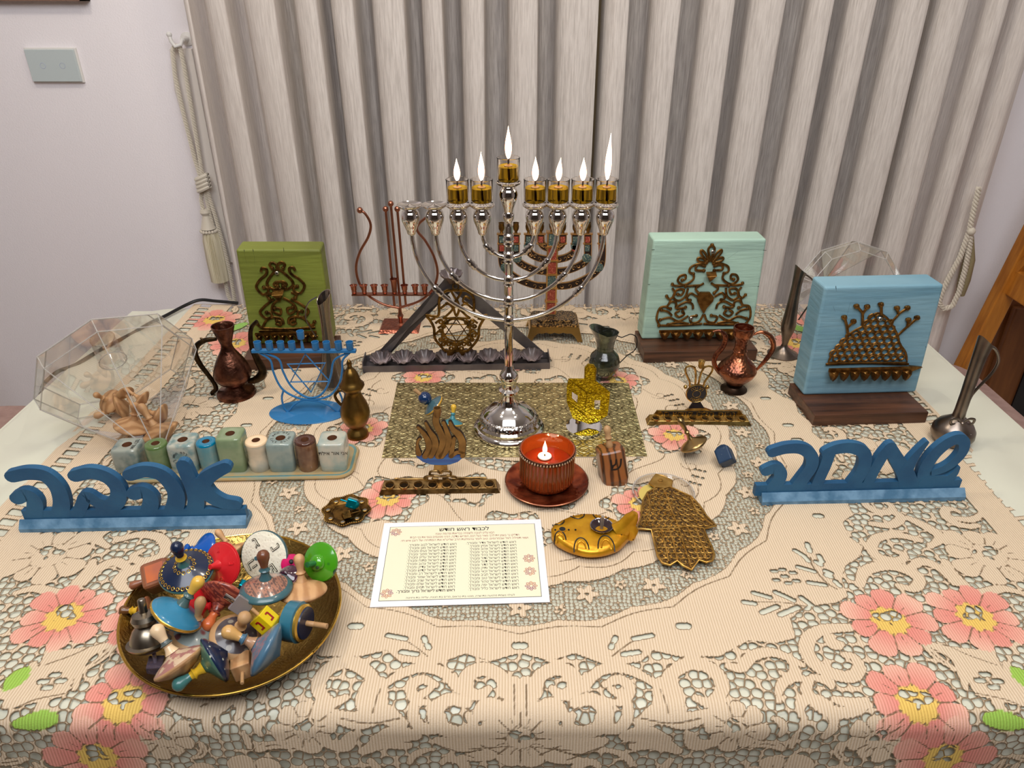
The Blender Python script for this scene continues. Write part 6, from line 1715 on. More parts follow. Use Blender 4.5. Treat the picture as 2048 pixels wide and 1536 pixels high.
Sg = (1000, 720, 0.208333)
F = Frame(1168, 856, yaw=0.05, z=0.0038)
gd = empty('glitter_dreidel', 'flat gold glitter dreidel cut-out standing on a round mirror disc', 'dreidel', F.M)
GLI = mat('gold_glitter', (238, 208, 40), 0.26, 0.85, c2=(170, 138, 10), scale=240, bump=0.0016, bscale=420, detail=1, kind='cells', lo=0.1, hi=0.6)
GEDGE = mat('gold_line', (150, 122, 24), 0.25, 0.9)
MIR = mat('mirror_disc', (230, 230, 236), 0.03, 1.0)
MB().lathe([(0.0, 0.0004), (36 * F.k, 0.0004), (36 * F.k, 0.0034), (0, 0.0034)], 48).build('mirror_base', MIR, gd)
out = [(700, 560), (640, 400), (640, 250), (658, 180), (808, 180), (812, 70), (845, 36), (900, 42), (925, 80), (918, 195), (1055, 305), (1048, 400), (1030, 530), (930, 590), (850, 610)]
MB().prism(F.ps(tr(*Sg, out)), -0.0015, 0.0015).build('cutout_plate', GLI, gd, bevel=0.0003)
for pts in ([(658, 182), (835, 312), (1052, 318)], [(835, 312), (808, 525), (1005, 520)], [(642, 395), (808, 525)], [(815, 150), (818, 80), (848, 45), (900, 50), (918, 85), (912, 195)], [(730, 190), (790, 185)]):
    MB().tube(xz(F.ps(tr(*Sg, pts)), -0.0018), 0.0006, 6).build('raised_line', GEDGE, gd)
for pts in ([(690, 300), (745, 335), (740, 400), (690, 360)], [(905, 378), (960, 380), (955, 468), (905, 462)]):
    MB().prism(F.ps(tr(*Sg, pts)), -0.0021, -0.0014).build('silver_window', MIR, gd)

# ------------------------------------------------------------------ amber ribbed glass candle holder
pc = P(1093, 972)
cd = empty('copper_saucer', 'round copper coloured saucer under the ribbed amber glass', 'saucer', Matrix.Translation(pc))
KS = mpp(pc)
AMB = mat('amber_plate', (184, 92, 56), 0.16, 0.75, c2=(112, 44, 24), scale=60, bump=0.0012, bscale=120, detail=1)
ro = 82 * KS
MB().lathe([(0, 0.001), (ro * 0.55, 0.001), (ro * 0.7, 0.003), (ro * 0.95, 0.0085), (ro, 0.0095), (ro * 0.99, 0.0105), (ro * 0.93, 0.0095), (ro * 0.7, 0.0048), (0, 0.0042)], 64).build('saucer_body', [AMB], cd)
MB().tube([(ro * math.cos(t * PI / 36), ro * math.sin(t * PI / 36), 0.0100) for t in range(72)], 0.0009, 6, closed=True).build('rim', COPPER, cd)
gh = empty('amber_glass_holder', 'ribbed amber glass holder with a beaded rim and floating tealight', 'candle holder', Matrix.Translation(pc + Vector((0, 0, 0.0052))))
def amber():
    t = NT('amber_glass'); b = t.b
    b.inputs['Base Color'].default_value = rgb((196, 84, 30)); b.inputs['Roughness'].default_value = 0.08
    b.inputs['Transmission Weight'].default_value = 0.55; b.inputs['IOR'].default_value = 1.25; b.inputs['Metallic'].default_value = 0.0
    b.inputs['Coat Weight'].default_value = 0.6
    return t.m
AG = amber()
rt = 54 * KS * 0.98; hgt_ = 0.056; rb_ = 52 * KS
for tries in range(1): pass
prof = [(0.0, 0.0006), (rb_ * 0.72, 0.0006), (rb_ * 0.86, 0.003), (rb_ * 0.97, 0.008), (rb_, 0.014), (rt * 0.97, hgt_ * 0.93), (rt, hgt_ * 0.94), (rt * 1.01, hgt_), (rt * 0.96, hgt_), (rt * 0.93, hgt_ * 0.9), (rb_ * 0.93, 0.014), (rb_ * 0.8, 0.006), (0, 0.0045)]
MB().lathe(prof, 160, rfun=lambda r, z, a: r * (1 + (0.020 * math.cos(40 * a) if 0.006 < z < hgt_ * 0.92 and r > rb_ * 0.95 else 0.0))).build('ribbed_glass', AG, gh)
RIBM = mat('rib_gold', (150, 98, 60), 0.3, 0.8)
for k in range(40):
    a = 2 * PI * k / 40; c, s = math.cos(a), math.sin(a)
    if s > 0.35: continue
    MB().tube([(rb_ * 1.015 * c, rb_ * 1.015 * s, 0.012), (rt * 0.995 * c, rt * 0.995 * s, hgt_ * 0.90)], 0.0008, 5).build('rib', RIBM, gh)
MB().open_lathe([(rt * 1.0, hgt_ * 0.89), (rt * 1.035, hgt_ * 0.90), (rt * 1.035, hgt_ * 0.99), (rt * 1.0, hgt_ * 1.0)], 64).build('rim_band', mat('rim_dark', (70, 44, 32), 0.3, 0.9), gh)
bm_ = MB()
for k in range(58):
    a = 2 * PI * k / 58; bm_.ball((rt * 1.04 * math.cos(a), rt * 1.04 * math.sin(a), hgt_ * 0.945), 0.0016, 8)
bm_.build('bead_row', mat('bead_silver', (200, 180, 160), 0.2, 1.0), gh, kind='stuff')
zl = 0.036
MB().lathe([(0, zl - 0.002), (rt * 0.9, zl - 0.002), (rt * 0.9, zl), (0, zl)], 40).build('oil_surface', mat('red_oil', (170, 52, 18), 0.08, trans=0.4, bump=0.002, bscale=60), gh)
tl_ = empty('floating_candle', 'small white floating tealight burning inside the amber glass', 'candle', Matrix.Translation(pc + Vector((-0.003, 0.008, 0.0052 + zl + 0.0004))))
MB().lathe([(0, 0), (0.0086, 0.0), (0.0092, 0.001), (0.0088, 0.0022), (0, 0.0018)], 24).build('wax', mat('warm_wax', (255, 236, 205), 0.4), tl_)
MB().tube([(0, 0, 0.0015), (0, 0, 0.006)], 0.0009, 8).build('wick', WICK, tl_)
fl = flame_mesh(0.021, 0.0042).build('flame', FLAME, tl_); fl.location = (0, 0, 0.0045)
ld = bpy.data.lights.new('flame_light', 'POINT'); ld.energy = 0.11; ld.color = (1.0, 0.55, 0.22); ld.shadow_soft_size = 0.004
lo_ = bpy.data.objects.new('flame_light', ld); col.objects.link(lo_); lo_.parent = tl_; lo_.location = (0, 0, 0.012)

# ------------------------------------------------------------------ single dreidels on the cloth
OLV = mat('olive_wood', (150, 92, 50), 0.32, c2=(70, 40, 22), scale=30, stretch=(1, 1, 0.25), kind='wave', coat=0.3, lo=0.55, hi=0.95)
p = P(1224, 930, 0.020); s = 0.0355
axo = vdir(-0.16, 0.92, 0.30); Mo = axisM(p, axo, 0.0)
# turn it so that one face looks at the viewer
best = None
for k in range(24):
    Mk = axisM(p, axo, k * PI / 12); nrm = Mk.to_3x3() @ Vector((0, -1, 0)); sc_ = nrm.dot(vdir(0.12, 0.0, 1))
    if best is None or sc_ > best[0]: best = (sc_, Mk)
Mo = best[1]
od = empty('olive_dreidel', 'striped olive wood dreidel marked with the letter ש', 'dreidel', Mo)
h = s / 2
vs = []
for z, q in ((-0.036, 0.25), (-0.0335, 0.52), (-0.026, 0.86), (-0.016, 1.0), (0.024, 0.98), (0.0265, 0.9)):
    n = 24
    for i in range(n):
        a = 2 * PI * i / n; e = 5.0 if q > 0.6 else 3.0
        rr = h * q * 1.02 / ((abs(math.cos(a)) ** e + abs(math.sin(a)) ** e) ** (1 / e)); vs.append((rr * math.cos(a), rr * math.sin(a), z))
fs = [tuple(range(23, -1, -1)), tuple(5 * 24 + i for i in range(24))] + [(k * 24 + i, k * 24 + (i + 1) % 24, (k + 1) * 24 + (i + 1) % 24, (k + 1) * 24 + i) for k in range(5) for i in range(24)]
MB().add(vs, fs, False).build('body', OLV, od, bevel=0.0004)
MB().lathe([(0.0040, 0.026), (0.0052, 0.030), (0.0036, 0.034), (0.0030, 0.037), (0.0050, 0.040), (0.0034, 0.044), (0.0046, 0.049), (0.0052, 0.053), (0.003, 0.057), (0, 0.058)], 18).build('handle', TAN, od)
text_mesh('burnt_letter', 'ש', 0.026, 0.0002, mat('burnt_black', (30, 20, 14), 0.6), od, Matrix.Translation((0.001, -h * 1.02 - 0.0002, 0.008)) @ Matrix.Rotation(PI / 2, 4, 'X') @ Matrix.Rotation(-0.1, 4, 'Z'))

BRG = mat('satin_brass', (172, 146, 100), 0.28, 1.0, c2=(140, 116, 76), scale=16)
p = P(1388, 890, 0.022)
spin('polished antique brass dreidel leaning on its rim beside the bronze strip', p, vdir(-0.50, 0.84, 0.16), rpx(29, p), [BRG, BRG, BRG], BRG, hs=1.35, ht=1.05)
NV = mat('navy_paint', (22, 52, 82), 0.4, c2=(96, 110, 110), scale=300, lo=0.66, hi=0.7)
p = P(1451, 914, 0.016)
cubedr('small speckled navy blue four-sided dreidel lying on the lace', p, vdir(0.15, -0.72, 0.50), 0.0205, NV, NV, roll=0.7, hl=0, tipd=0.5, bev=0.0022)

# ------------------------------------------------------------------ brass flower dish with two tiny dreidels
pd = P(694, 1028); k_ = mpp(pd)
fd = empty('flower_dish', 'little scalloped dark brass dish with a beaded edge', 'dish', Matrix.Translation(pd + Vector((0, 0, 0.0022))))
Rf = 46 * k_
MB().open_lathe([(0.0003, 0.0006), (Rf * 0.6, 0.0006), (Rf, 0.0035), (Rf * 1.0, 0.0048), (Rf * 0.9, 0.0042), (Rf * 0.62, 0.0030), (Rf * 0.58, 0.0016), (0.0003, 0.0014)], 96, rfun=lambda r, z, a: (r * (1 + 0.06 * (r / Rf) ** 3 * math.cos(8 * a)), 0)).build('dish_body', BRASSD, fd)
bm_ = MB()
for k in range(72):
    a = 2 * PI * k / 72; q = Rf * (1 + 0.06 * math.cos(8 * a)); bm_.ball((q * math.cos(a), q * math.sin(a), 0.0050), 0.0011, 6)
bm_.build('bead_edge', BR3, fd, kind='stuff')
for k in range(8):
    a = 2 * PI * k / 8; q = Rf * 0.80
    MB().lathe([(0.0034, 0.0035), (0.0034, 0.0048), (0.0026, 0.0052), (0.0024, 0.0046), (0, 0.0048)], 14, M=Matrix.Translation((q * math.cos(a), q * math.sin(a), 0)), mi=[0, 0, 0, 1]).build('stone_setting', [BR3, mat('dull_stone', (110, 104, 96), 0.2)], fd)
TEALM = mat('metallic_teal', (0, 138, 160), 0.16, 0.8)
p = P(703, 1006, 0.014); cubedr('tiny shiny teal dreidel on the brass flower dish', p, vdir(-0.9, 0.30, 0.1), 0.0120, TEALM, TEALM, roll=0.5, hl=0.7, hr=0.10, bev=0.0016)
p = P(696, 1029, 0.0105); cubedr('tiny dark bronze dreidel on the brass flower dish', p, vdir(0.93, 0.28, 0.05), 0.0095, BRASSD, BRASSD, roll=0.9, hl=1.3, hr=0.08, letters=[(0, 'נ'), (3, 'ג')], lm=BLACK, bev=0.0006)

# ------------------------------------------------------------------ prayer card
q = [P(741, 1218), P(1098, 1208), P(1083, 1042), P(768, 1050)]
ax_ = ((q[1] - q[0]) + (q[2] - q[3])) / 2; w_ = ax_.length; hh_ = ((q[3] - q[0]).length + (q[2] - q[1]).length) / 2
cc = (q[0] + q[1] + q[2] + q[3]) / 4
Mc = Matrix.Translation(cc) @ Matrix.Rotation(math.atan2(ax_.y, ax_.x), 4, 'Z')
pcard = empty('prayer_card', 'white bordered card printed with rows of Hebrew text', 'card', Mc)
MB().box((0, 0, 0.0026), (w_, hh_, 0.0007)).build('card_sheet', mat('card_white', (238, 236, 238), 0.5), pcard)
cw, chh_ = w_ * 0.915, hh_ * 0.885
MB().box((0, 0, 0.00305), (cw, chh_, 0.0001)).build('border_line', mat('line_dark', (60, 58, 40), 0.6), pcard)
MB().box((0, 0, 0.00315), (cw - 0.0011, chh_ - 0.0011, 0.0001)).build('cream_panel', mat('card_cream', (236, 230, 200), 0.55), pcard)
IK = mat('card_ink', (58, 52, 44), 0.6); IR = mat('card_ink_red', (150, 70, 60), 0.6)
def cl(s, x, y, size, align, m=IK, bold=0.0):
    return text_mesh('t', s, size, 0.00003, m, pcard, Matrix.Translation((x, y, 0.00325)), align=align, bold=bold)
top = chh_ / 2
def fitw(o, wanted):
    xs = [v.co.x for v in o.data.vertices]; w = max(xs) - min(xs); x1 = max(xs)
    for v in o.data.vertices: v.co.x = x1 + (v.co.x - x1) * wanted / w
    return o
obs = [cl('לכבוד ראש חודש', 0.002, top - 0.0075, 0.0088, 'CENTER', bold=0.0001)]
rows = ['אדיר', 'אמיץ', 'אהוב', 'ברוך', 'בהיר', 'גדול', 'דגול', 'הדור', 'ותיק', 'זכאי', 'חביב', 'טוב', 'טהור', 'יפה', 'כליל']
lrow = ['לבוב', 'מגן', 'נעים', 'סמוך', 'עליון', 'פתוח', 'צהוב', 'צדיק', 'קדוש', 'רב', 'שמור', 'שגיב', 'שלם', 'תמים', 'ברוך']
for i in range(15):
    y = top - 0.0330 - i * (chh_ - 0.0420) / 15
    obs.append(fitw(cl('ראש חודש לישראל %s ומבורך.' % rows[i], cw * 0.365, y, 0.0056, 'RIGHT'), cw * (0.315 if i else 0.335)))
    obs.append(fitw(cl('ראש חודש לישראל %s ומבורך.' % lrow[i], -cw * 0.035, y - 0.001, 0.0056, 'RIGHT', bold=0.0001 if i == 14 else 0), cw * (0.32 if i < 14 else 0.36)))
obs.append(cl('לעילוי נשמת מרגועה בת שרה, מנטו בת טראוס, מרים בת חנונה, עליזה בת גרגיטה', 0.0, -top + 0.0035, 0.0036, 'CENTER'))
join_meshes('printed_text', obs, IK, pcard)['kind'] = 'stuff'
def fitc(o, wanted):
    fitw(o, wanted); xs = [v.co.x for v in o.data.vertices]; c = (max(xs) + min(xs)) / 2
    for v in o.data.vertices: v.co.x -= c - 0.003
    return o
obs = [cl('הבא עלינו לטובה ולשמחה בבריאות ופרנסה טובה', 0.002, top - 0.0150, 0.0052, 'CENTER', IR),
       cl('הדליקו נר בשמן זית לרבי מאיר בעל הנס, הפרישו צדקה, הכיני מטעמים בנפי את בני הבית', 0.004, top - 0.0205, 0.0050, 'CENTER', IR),
       cl('ושאי תפילה לאל שבמרומים. טוב לומר בהמלצת הרב שליט"א את הפתיחה של רובן איש חי:', 0.002, top - 0.0260, 0.0048, 'CENTER', IR)]
for o_, w_r in zip(obs, (0.40, 0.74, 0.86)): fitc(o_, cw * w_r)
join_meshes('printed_red_text', obs, IR, pcard)['kind'] = 'stuff'
for (x, y) in ((-cw * 0.455, top - 0.010), (-cw * 0.455, -top + 0.011), (cw * 0.44, top - 0.062), (cw * 0.44, top - 0.083), (cw * 0.44, top - 0.106)):
    mb = MB()
    for rad, nn in ((0.0058, 8), (0.0040, 8), (0.0022, 6)):
        mb.tube([(x + rad * (1 + 0.18 * math.cos(nn * t * PI / 24)) * math.cos(t * PI / 24), y + rad * (1 + 0.18 * math.cos(nn * t * PI / 24)) * math.sin(t * PI / 24), 0.0033) for t in range(48)], 0.00042, 5, closed=True, flat=0.1, up=(0, 0, 1))
    mb.build('flower_print', mat('print_plum', (150, 84, 116), 0.6, c2=(206, 140, 96), scale=200), pcard)

# ------------------------------------------------------------------ gold clay oil lamp
Sl = (1080, 930, 0.185547)
F = Frame(1184, 1086)
ol = empty('oil_lamp', 'gold painted boat shaped clay oil lamp with a foil cup', 'oil lamp', F.M)
GP = mat('gold_paint', (216, 160, 34), 0.3, 0.55, c2=(190, 132, 22), scale=50, bump=0.0004, bscale=120)
k = F.k; Lh = 82 * k
vs = []; fs = []; NXl, NA = 40, 28
def hw(t):   # half width along the lamp
    return 0.036 * max(0.0, math.sin(PI * min(1, (t * 0.93 + 0.07) if t > 0.5 else t * 1.0 + 0.035)) ** 0.72) * (1.0 if t < 0.8 else 1 - (t - 0.8) * 2.2)
for i in range(NXl + 1):
    t = i / NXl; x = -Lh + 2 * Lh * t
    w = max(0.0012, hw(t)); top_ = 0.021 + (0.002 if t < 0.3 else 0) ; zc = 0.0135
    for j in range(NA):
        a = 2 * PI * j / NA; c, s = math.cos(a), math.sin(a)
        y = w * c
        if s > 0: z = zc + (0.0085 * min(1, w / 0.012)) * (s ** 0.8)
        else: z = zc + 0.0125 * min(1, w / 0.016) * -(abs(s) ** 0.7)
        vs.append((x, y, z))
for i in range(NXl):
    for j in range(NA):
        q = (j + 1) % NA; fs.append((i * NA + j, (i + 1) * NA + j, (i + 1) * NA + q, i * NA + q))
fs.append(tuple(range(NA))); fs.append(tuple(NXl * NA + j for j in range(NA - 1, -1, -1)))
MB().add(vs, fs, True).build('lamp_body', GP, ol, fix=True)
MB().tube([(Lh * 0.62, 0, 0.018), (Lh * 0.80, 0, 0.026), (Lh * 0.90, -0.001, 0.040), (Lh * 0.97, -0.001, 0.047)], [0.013, 0.0115, 0.0085, 0.004], 16, flat=0.8).tube([(Lh * 0.84, -0.002, 0.034), (Lh * 0.94, -0.004, 0.022), (Lh * 0.90, -0.004, 0.012)], [0.006, 0.007, 0.006], 12).build('tail_handle', GP, ol)
BLN = mat('black_line', (24, 26, 24), 0.4)
def on_lamp(x, y):
    t = (x + Lh) / (2 * Lh); w = hw(t); c = max(-1, min(1, y / w)); s = math.sqrt(1 - c * c)
    return (x, y, 0.0135 + 0.0085 * (s ** 0.8) + 0.0002)
for cx_, sc_ in ((-0.040, 0.8), (-0.016, 1.0), (0.013, 1.15), (0.040, 0.85)):
    for sg in (-1, 1):
        wv = hw((cx_ + Lh) / (2 * Lh))
        pts = []
        for tt in range(13):
            a = PI * tt / 12; pts.append(on_lamp(cx_ + 0.0085 * sc_ * math.cos(a), sg * (wv * 0.93 - 0.0165 * sc_ * math.sin(a) * (1 if sg < 0 else 0.7))))
        MB().tube(pts, 0.0008, 6).build('black_arch', BLN, ol)
        pts = [on_lamp(cx_ + 0.005 * sc_ * math.cos(PI * tt / 8), sg * (wv * 0.90 - 0.010 * sc_ * math.sin(PI * tt / 8))) for tt in range(9)]
        MB().tube(pts, 0.0011, 6).build('raised_arch', GP, ol)
for j in range(4):
    x = -0.045 + j * 0.008; MB().ball(on_lamp(x, -0.002), 0.0013, 8).build('dark_dot', BLN, ol)
x_, y_, z_ = on_lamp(-Lh * 0.74, -0.001)
MB().lathe([(0.0052, -0.001), (0.0050, 0.0005), (0.0038, 0.0006), (0, 0.0002)], 18, mi=[0, 0, 1], M=Matrix.Translation((x_, y_, z_))).build('nozzle_hole', [GP, BLN], ol)
FO = mat('foil', (186, 186, 206), 0.12, 1.0, bump=0.003, bscale=90)
fc_ = 17 * k
MB().lathe([(0.0, 0.018), (0.008, 0.018), (0.0135, 0.0235), (0.0138, 0.0242), (0.0128, 0.0238), (0.0075, 0.0195), (0, 0.0192)], 28, M=Matrix.Translation((fc_, 0.001, 0.0025)), mi=[0, 0, 0, 0, 1, 1]).build('foil_cup', [FO, mat('dark_oil', (50, 36, 38), 0.08)], ol)
MB().tube([(fc_, 0.001, 0.02), (fc_ + 0.0005, 0.001, 0.040)], 0.0021, 10).build('wick_tube', mat('wick_grey', (136, 122, 108), 0.4, trans=0.3), ol)

# ------------------------------------------------------------------ clear coaster with the flat filigree hamsa on it
pco = P(1326, 990); kc_ = mpp(pco)
co_ = empty('glass_coaster', 'round clear glass dish with a yellow label under the brass hamsa', 'dish', Matrix.Translation(pco))
Rc = 62 * kc_
MB().lathe([(0, 0.0004), (Rc * 0.9, 0.0004), (Rc, 0.003), (Rc, 0.006), (Rc * 0.95, 0.006), (Rc * 0.88, 0.0025), (0, 0.0022)], 48).build('glass_dish', CLR, co_)
MB().tube([(Rc * 0.98 * math.cos(t * PI / 24), Rc * 0.98 * math.sin(t * PI / 24), 0.006) for t in range(48)], 0.0010, 6, closed=True).build('dish_rim', CLE, co_)
MB().lathe([(0, 0.0028), (Rc * 0.6, 0.0028), (Rc * 0.6, 0.0032), (0, 0.0032)], 30, M=Matrix.Translation((-Rc * 0.2, -Rc * 0.1, 0))).build('yellow_label', mat('label_yellow', (206, 182, 96), 0.5), co_)
HZ = 0.0078
ph = P(1345, 1060)
ha = empty('flat_hamsa', 'large openwork brass hamsa lying flat on the glass dish', 'ornament', Matrix.Translation((ph.x, ph.y, 0)))
def hp2(pts): 
    out = []
    for x, y in tr(*Sl, pts):
        w = P(x, y, HZ); out.append((w.x - ph.x, w.y - ph.y))
    return out
FIL = mat('filigree_brass', (206, 166, 92), 0.34, 0.9, c2=(168, 128, 62), scale=80)
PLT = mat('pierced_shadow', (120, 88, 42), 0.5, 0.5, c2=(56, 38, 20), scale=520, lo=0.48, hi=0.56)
outl = [(1178, 205), (1215, 150), (1250, 105), (1335, 128), (1425, 178), (1412, 245), (1510, 290), (1630, 345), (1720, 440), (1800, 560), (1895, 658), (1765, 692), (1800, 780), (1850, 880), (1880, 970), (1858, 1035), (1790, 1055), (1710, 1028), (1632, 1135), (1540, 1090), (1478, 1038), (1400, 1085), (1320, 1062), (1270, 990), (1235, 850), (1200, 702), (1042, 692), (1088, 560), (1110, 390), (1160, 300), (1245, 248)]
ol2 = hp2(outl)
def flat_prism(poly, z0, z1):
    mb = MB().prism(poly, -z1, -z0); mb.v = [(x, z, -y) for x, y, z in mb.v]; mb.f = [f[::-1] for f in mb.f]; return mb
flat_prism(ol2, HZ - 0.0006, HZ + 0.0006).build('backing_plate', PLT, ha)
MB().tube([(p[0], p[1], HZ + 0.0006) for p in ol2], 0.0014, 8, closed=True, up=(0, 0, 1)).build('outer_rim', FIL, ha)
flat_prism(hp2([(1178, 205), (1250, 105), (1425, 178), (1412, 245), (1340, 262), (1245, 248)]), HZ, HZ + 0.002).build('hanging_tab', FIL, ha)
c = hp2([(1297, 178)])[0]
MB().tube([(c[0] + 0.0028 * math.cos(t * PI / 8), c[1] + 0.0028 * math.sin(t * PI / 8), HZ + 0.0023) for t in range(16)], 0.0007, 6, closed=True, up=(0, 0, 1)).build('tab_ring', FIL, ha)
for pts in ([(1205, 700), (1450, 690), (1600, 670), (1765, 690)], [(1390, 695), (1440, 860), (1478, 1038)], [(1590, 680), (1660, 850), (1710, 1028)], [(1300, 700), (1350, 880), (1385, 1050)], [(1680, 690), (1740, 860), (1795, 1030)],
            [(1500, 700), (1560, 900), (1632, 1120)], [(1330, 262), (1420, 500), (1500, 690)], [(1160, 320), (1180, 500), (1110, 670)], [(1620, 360), (1700, 520), (1860, 655)]):
    MB().tube([(p[0], p[1], HZ + 0.001) for p in spl(hp2(pts), 5)], 0.0012, 7, up=(0, 0, 1)).build('inner_rib', FIL, ha)
rg = random.Random(4); fm_ = MB()
def inside(x, y, L):
    c = False; n = len(L)
    for i in range(n):
        x1, y1 = L[i]; x2, y2 = L[(i + 1) % n]
        if (y1 > y) != (y2 > y) and x < (x2 - x1) * (y - y1) / (y2 - y1 + 1e-12) + x1: c = not c
    return c
row = 0
for yy in range(296, 1120, 58):
    for xx in range(1060 + (33 if row % 2 else 0), 1890, 66):
        x, y = hp2([(xx, yy)])[0]
        m_ = 0.0035
        if not all(inside(x + dx, y + dy, ol2) for dx, dy in ((m_, 0), (-m_, 0), (0, m_), (0, -m_))): continue
        s_ = 1 if (xx < 1450 + (yy - 300) * 0.22) else -1
        a = rg.uniform(-0.4, 0.4) + (PI / 2 if s_ > 0 else PI / 2)
        fm_.tube([(p[0], p[1], HZ + 0.0010) for p in spiral(x, y, 0.0060, 0.0012, a, a + s_ * 5.6, 13)], 0.00095, 5, up=(0, 0, 1))
    row += 1
fm_.build('filigree_scrolls', FIL, ha, kind='stuff')

# ------------------------------------------------------------------ brass bowl of dreidels
BC = Vector((-0.2873, 0.5474, 0.0)); BA, BB, BANG = 0.1150, 0.1055, math.radians(141)
MBw = Matrix.Translation(BC) @ Matrix.Rotation(BANG, 4, 'Z')
bo = empty('brass_bowl', 'round engraved brass bowl heaped with colourful dreidels', 'bowl', MBw)
BWL = mat('bowl_brass', (186, 154, 84), 0.30, 1.0, c2=(150, 120, 60), scale=34, bump=0.0008, bscale=300, lo=0.4, hi=0.7)
mb = MB().lathe([(0, 0.001), (0.55, 0.001), (0.62, 0.003), (0.80, 0.012), (0.94, 0.024), (0.985, 0.0305), (1.0, 0.031), (1.0, 0.0325), (0.98, 0.0325), (0.925, 0.0265), (0.79, 0.0150), (0.62, 0.0062), (0.55, 0.0048), (0, 0.0042)], 96)
mb.v = [(x * BA, y * BB, z) for x, y, z in mb.v]
mb.build('bowl_body', BWL, bo)
mb = MB().tube([(BA * 0.995 * math.cos(t * PI / 48), BB * 0.995 * math.sin(t * PI / 48), 0.0322) for t in range(96)], 0.0012, 8, closed=True); mb.build('rolled_rim', mat('rim_brass', (206, 166, 76), 0.2, 1.0), bo)
def P3(n, c, c2=None, s=60, rough=0.28, kind='noise', lo=0.4, hi=0.6, coat=0.4, bump=0.0): return mat(n, c, rough, c2=c2, scale=s, kind=kind, lo=lo, hi=hi, coat=coat, bump=bump)
NAVY = P3('navy_dreidel', (20, 34, 62)); TEALP = P3('teal_dreidel', (64, 116, 112)); YELP = P3('yellow_dreidel', (214, 172, 44)); DOTS = P3('gold_ring_dots', (190, 160, 70), (30, 30, 40), 170, kind='cells', lo=0.28, hi=0.34)
MAND = P3('mandala_paint', (112, 84, 76), (168, 118, 96), 150, kind='magic', lo=0.45, hi=0.55); MAND2 = P3('mandala_violet', (150, 110, 120), (96, 122, 140), 150, kind='magic', lo=0.45, hi=0.55); MANDR = P3('mandala_red', (166, 82, 60), (112, 48, 40), 130, kind='magic', lo=0.45, hi=0.55)
PATCH = P3('patch_paint', (132, 124, 112), (70, 60, 62), 120, kind='cells', lo=0.3, hi=0.4); TEALR = P3('teal_rim', (62, 98, 104)); BLUR = P3('blue_rim', (74, 110, 134))
REDP = P3('red_plastic', (206, 34, 40), None, rough=0.3); GRN = P3('green_lacquer', (10, 66, 40), (70, 150, 24), 46, kind='cells', lo=0.20, hi=0.24, coat=1.0, rough=0.15)
COB = P3('cobalt', (10, 84, 170), coat=0.6); MAG = P3('magenta', (196, 20, 92)); PUR = P3('dark_purple', (62, 22, 44), coat=1.0, rough=0.1)
SKY = P3('sky_lacquer', (46, 124, 158)); GOLDL = mat('gold_band', (214, 170, 74), 0.25, 0.7); TERR = P3('terracotta_wood', (150, 92, 60), (126, 70, 44), 20, rough=0.45)
ORW = P3('orange_wash', (196, 100, 48), (170, 90, 60), 30, rough=0.6); GLIT = mat('ivory_glitter', (216, 200, 164), 0.35, 0.2, c2=(255, 250, 226), scale=330, kind='cells', lo=0.05, hi=0.3, bump=0.0003)
STAR = P3('navy_star_dots', (190, 196, 180), (24, 38, 66), 130, kind='cells', lo=0.13, hi=0.17); STARG = P3('green_star_dots', (190, 200, 140), (82, 124, 104), 130, kind='cells', lo=0.13, hi=0.17)
PEW2 = mat('satin_pewter', (150, 140, 124), 0.3, 1.0); CREAM = P3('cream_figured', (226, 196, 156), (176, 66, 44), 90, lo=0.62, hi=0.66)
def bp(x, y, z): return P(x, y, z)
def add_top(label, x, y, z, ax, Rp, mats, hm=None, **k):
    Rp *= 1.2; p = P(x, y, z); return spin(label, p, vdir(*ax), rpx(Rp, p), mats, hm, **k) + (p, rpx(Rp, p))
r, M_, p, R_ = add_top('navy and teal dreidel ringed with gold circles and a black knob', 374, 1144, 0.066, (0.05, 0.70, 0.62), 44, [TEALP, TEALP, NAVY], [TEALP, YELP, NAVY], hmi=[0] * 3 + [1] * 3 + [2] * 6, ht=1.1)
for rad, zz, tr_ in ((0.88, 0.69, 0.05), (0.35, 0.93, 0.045)):
    N_ = int(rad * 36)
    mb = MB()
    for i in range(N_):
        a = 2 * PI * i / N_; c = Vector((rad * R_ * math.cos(a), rad * R_ * math.sin(a), zz * R_))
        mb.tube([c + Vector((math.cos(a) * math.cos(t) * 0.055 * R_ - math.sin(a) * math.sin(t) * 0.055 * R_, math.sin(a) * math.cos(t) * 0.055 * R_ + math.cos(a) * math.sin(t) * 0.055 * R_, -0.03 * R_ * math.cos(t) * 1.0)) for t in [k * PI / 4 for k in range(8)]], 0.0005, 5, closed=True)
    mb.build('painted_circles', GOLDL, r, kind='stuff')
r, M_, p, R_ = add_top('glossy red plastic dreidel tilted beside the glitter drum', 447, 1128, 0.064, (-0.40, 0.05, 0.92), 37, [REDP, REDP, REDP], REDP, prof=[(0, 0), (0.5, 0.25), (0.95, 0.46), (1.0, 0.50), (1.0, 0.57), (0.95, 0.58), (0.94, 0.60), (0.70, 0.68), (0.40, 0.78), (0.26, 0.86)], hand=[(0.26, 0.84), (0.17, 1.0), (0.13, 1.15), (0.11, 1.28), (0.0, 1.29)], rim=(3, 4))
for j, chh in enumerate('נגהש'):
    a = j * PI / 2 + 0.4
    text_mesh('moulded_letter', chh, R_ * 0.42, 0.0004, REDP, r, Matrix.Rotation(a, 4, 'Z') @ Matrix.Translation((0.66 * R_, 0, 0.705 * R_)) @ Matrix.Rotation(0.33, 4, 'Y') @ Matrix.Rotation(-PI / 2, 4, 'Z'))
add_top('bright cobalt blue dreidel half hidden behind the red one', 408, 1106, 0.036, (-0.55, 0.35, 0.55), 34, [COB, COB, COB], COB, hs=0.4)
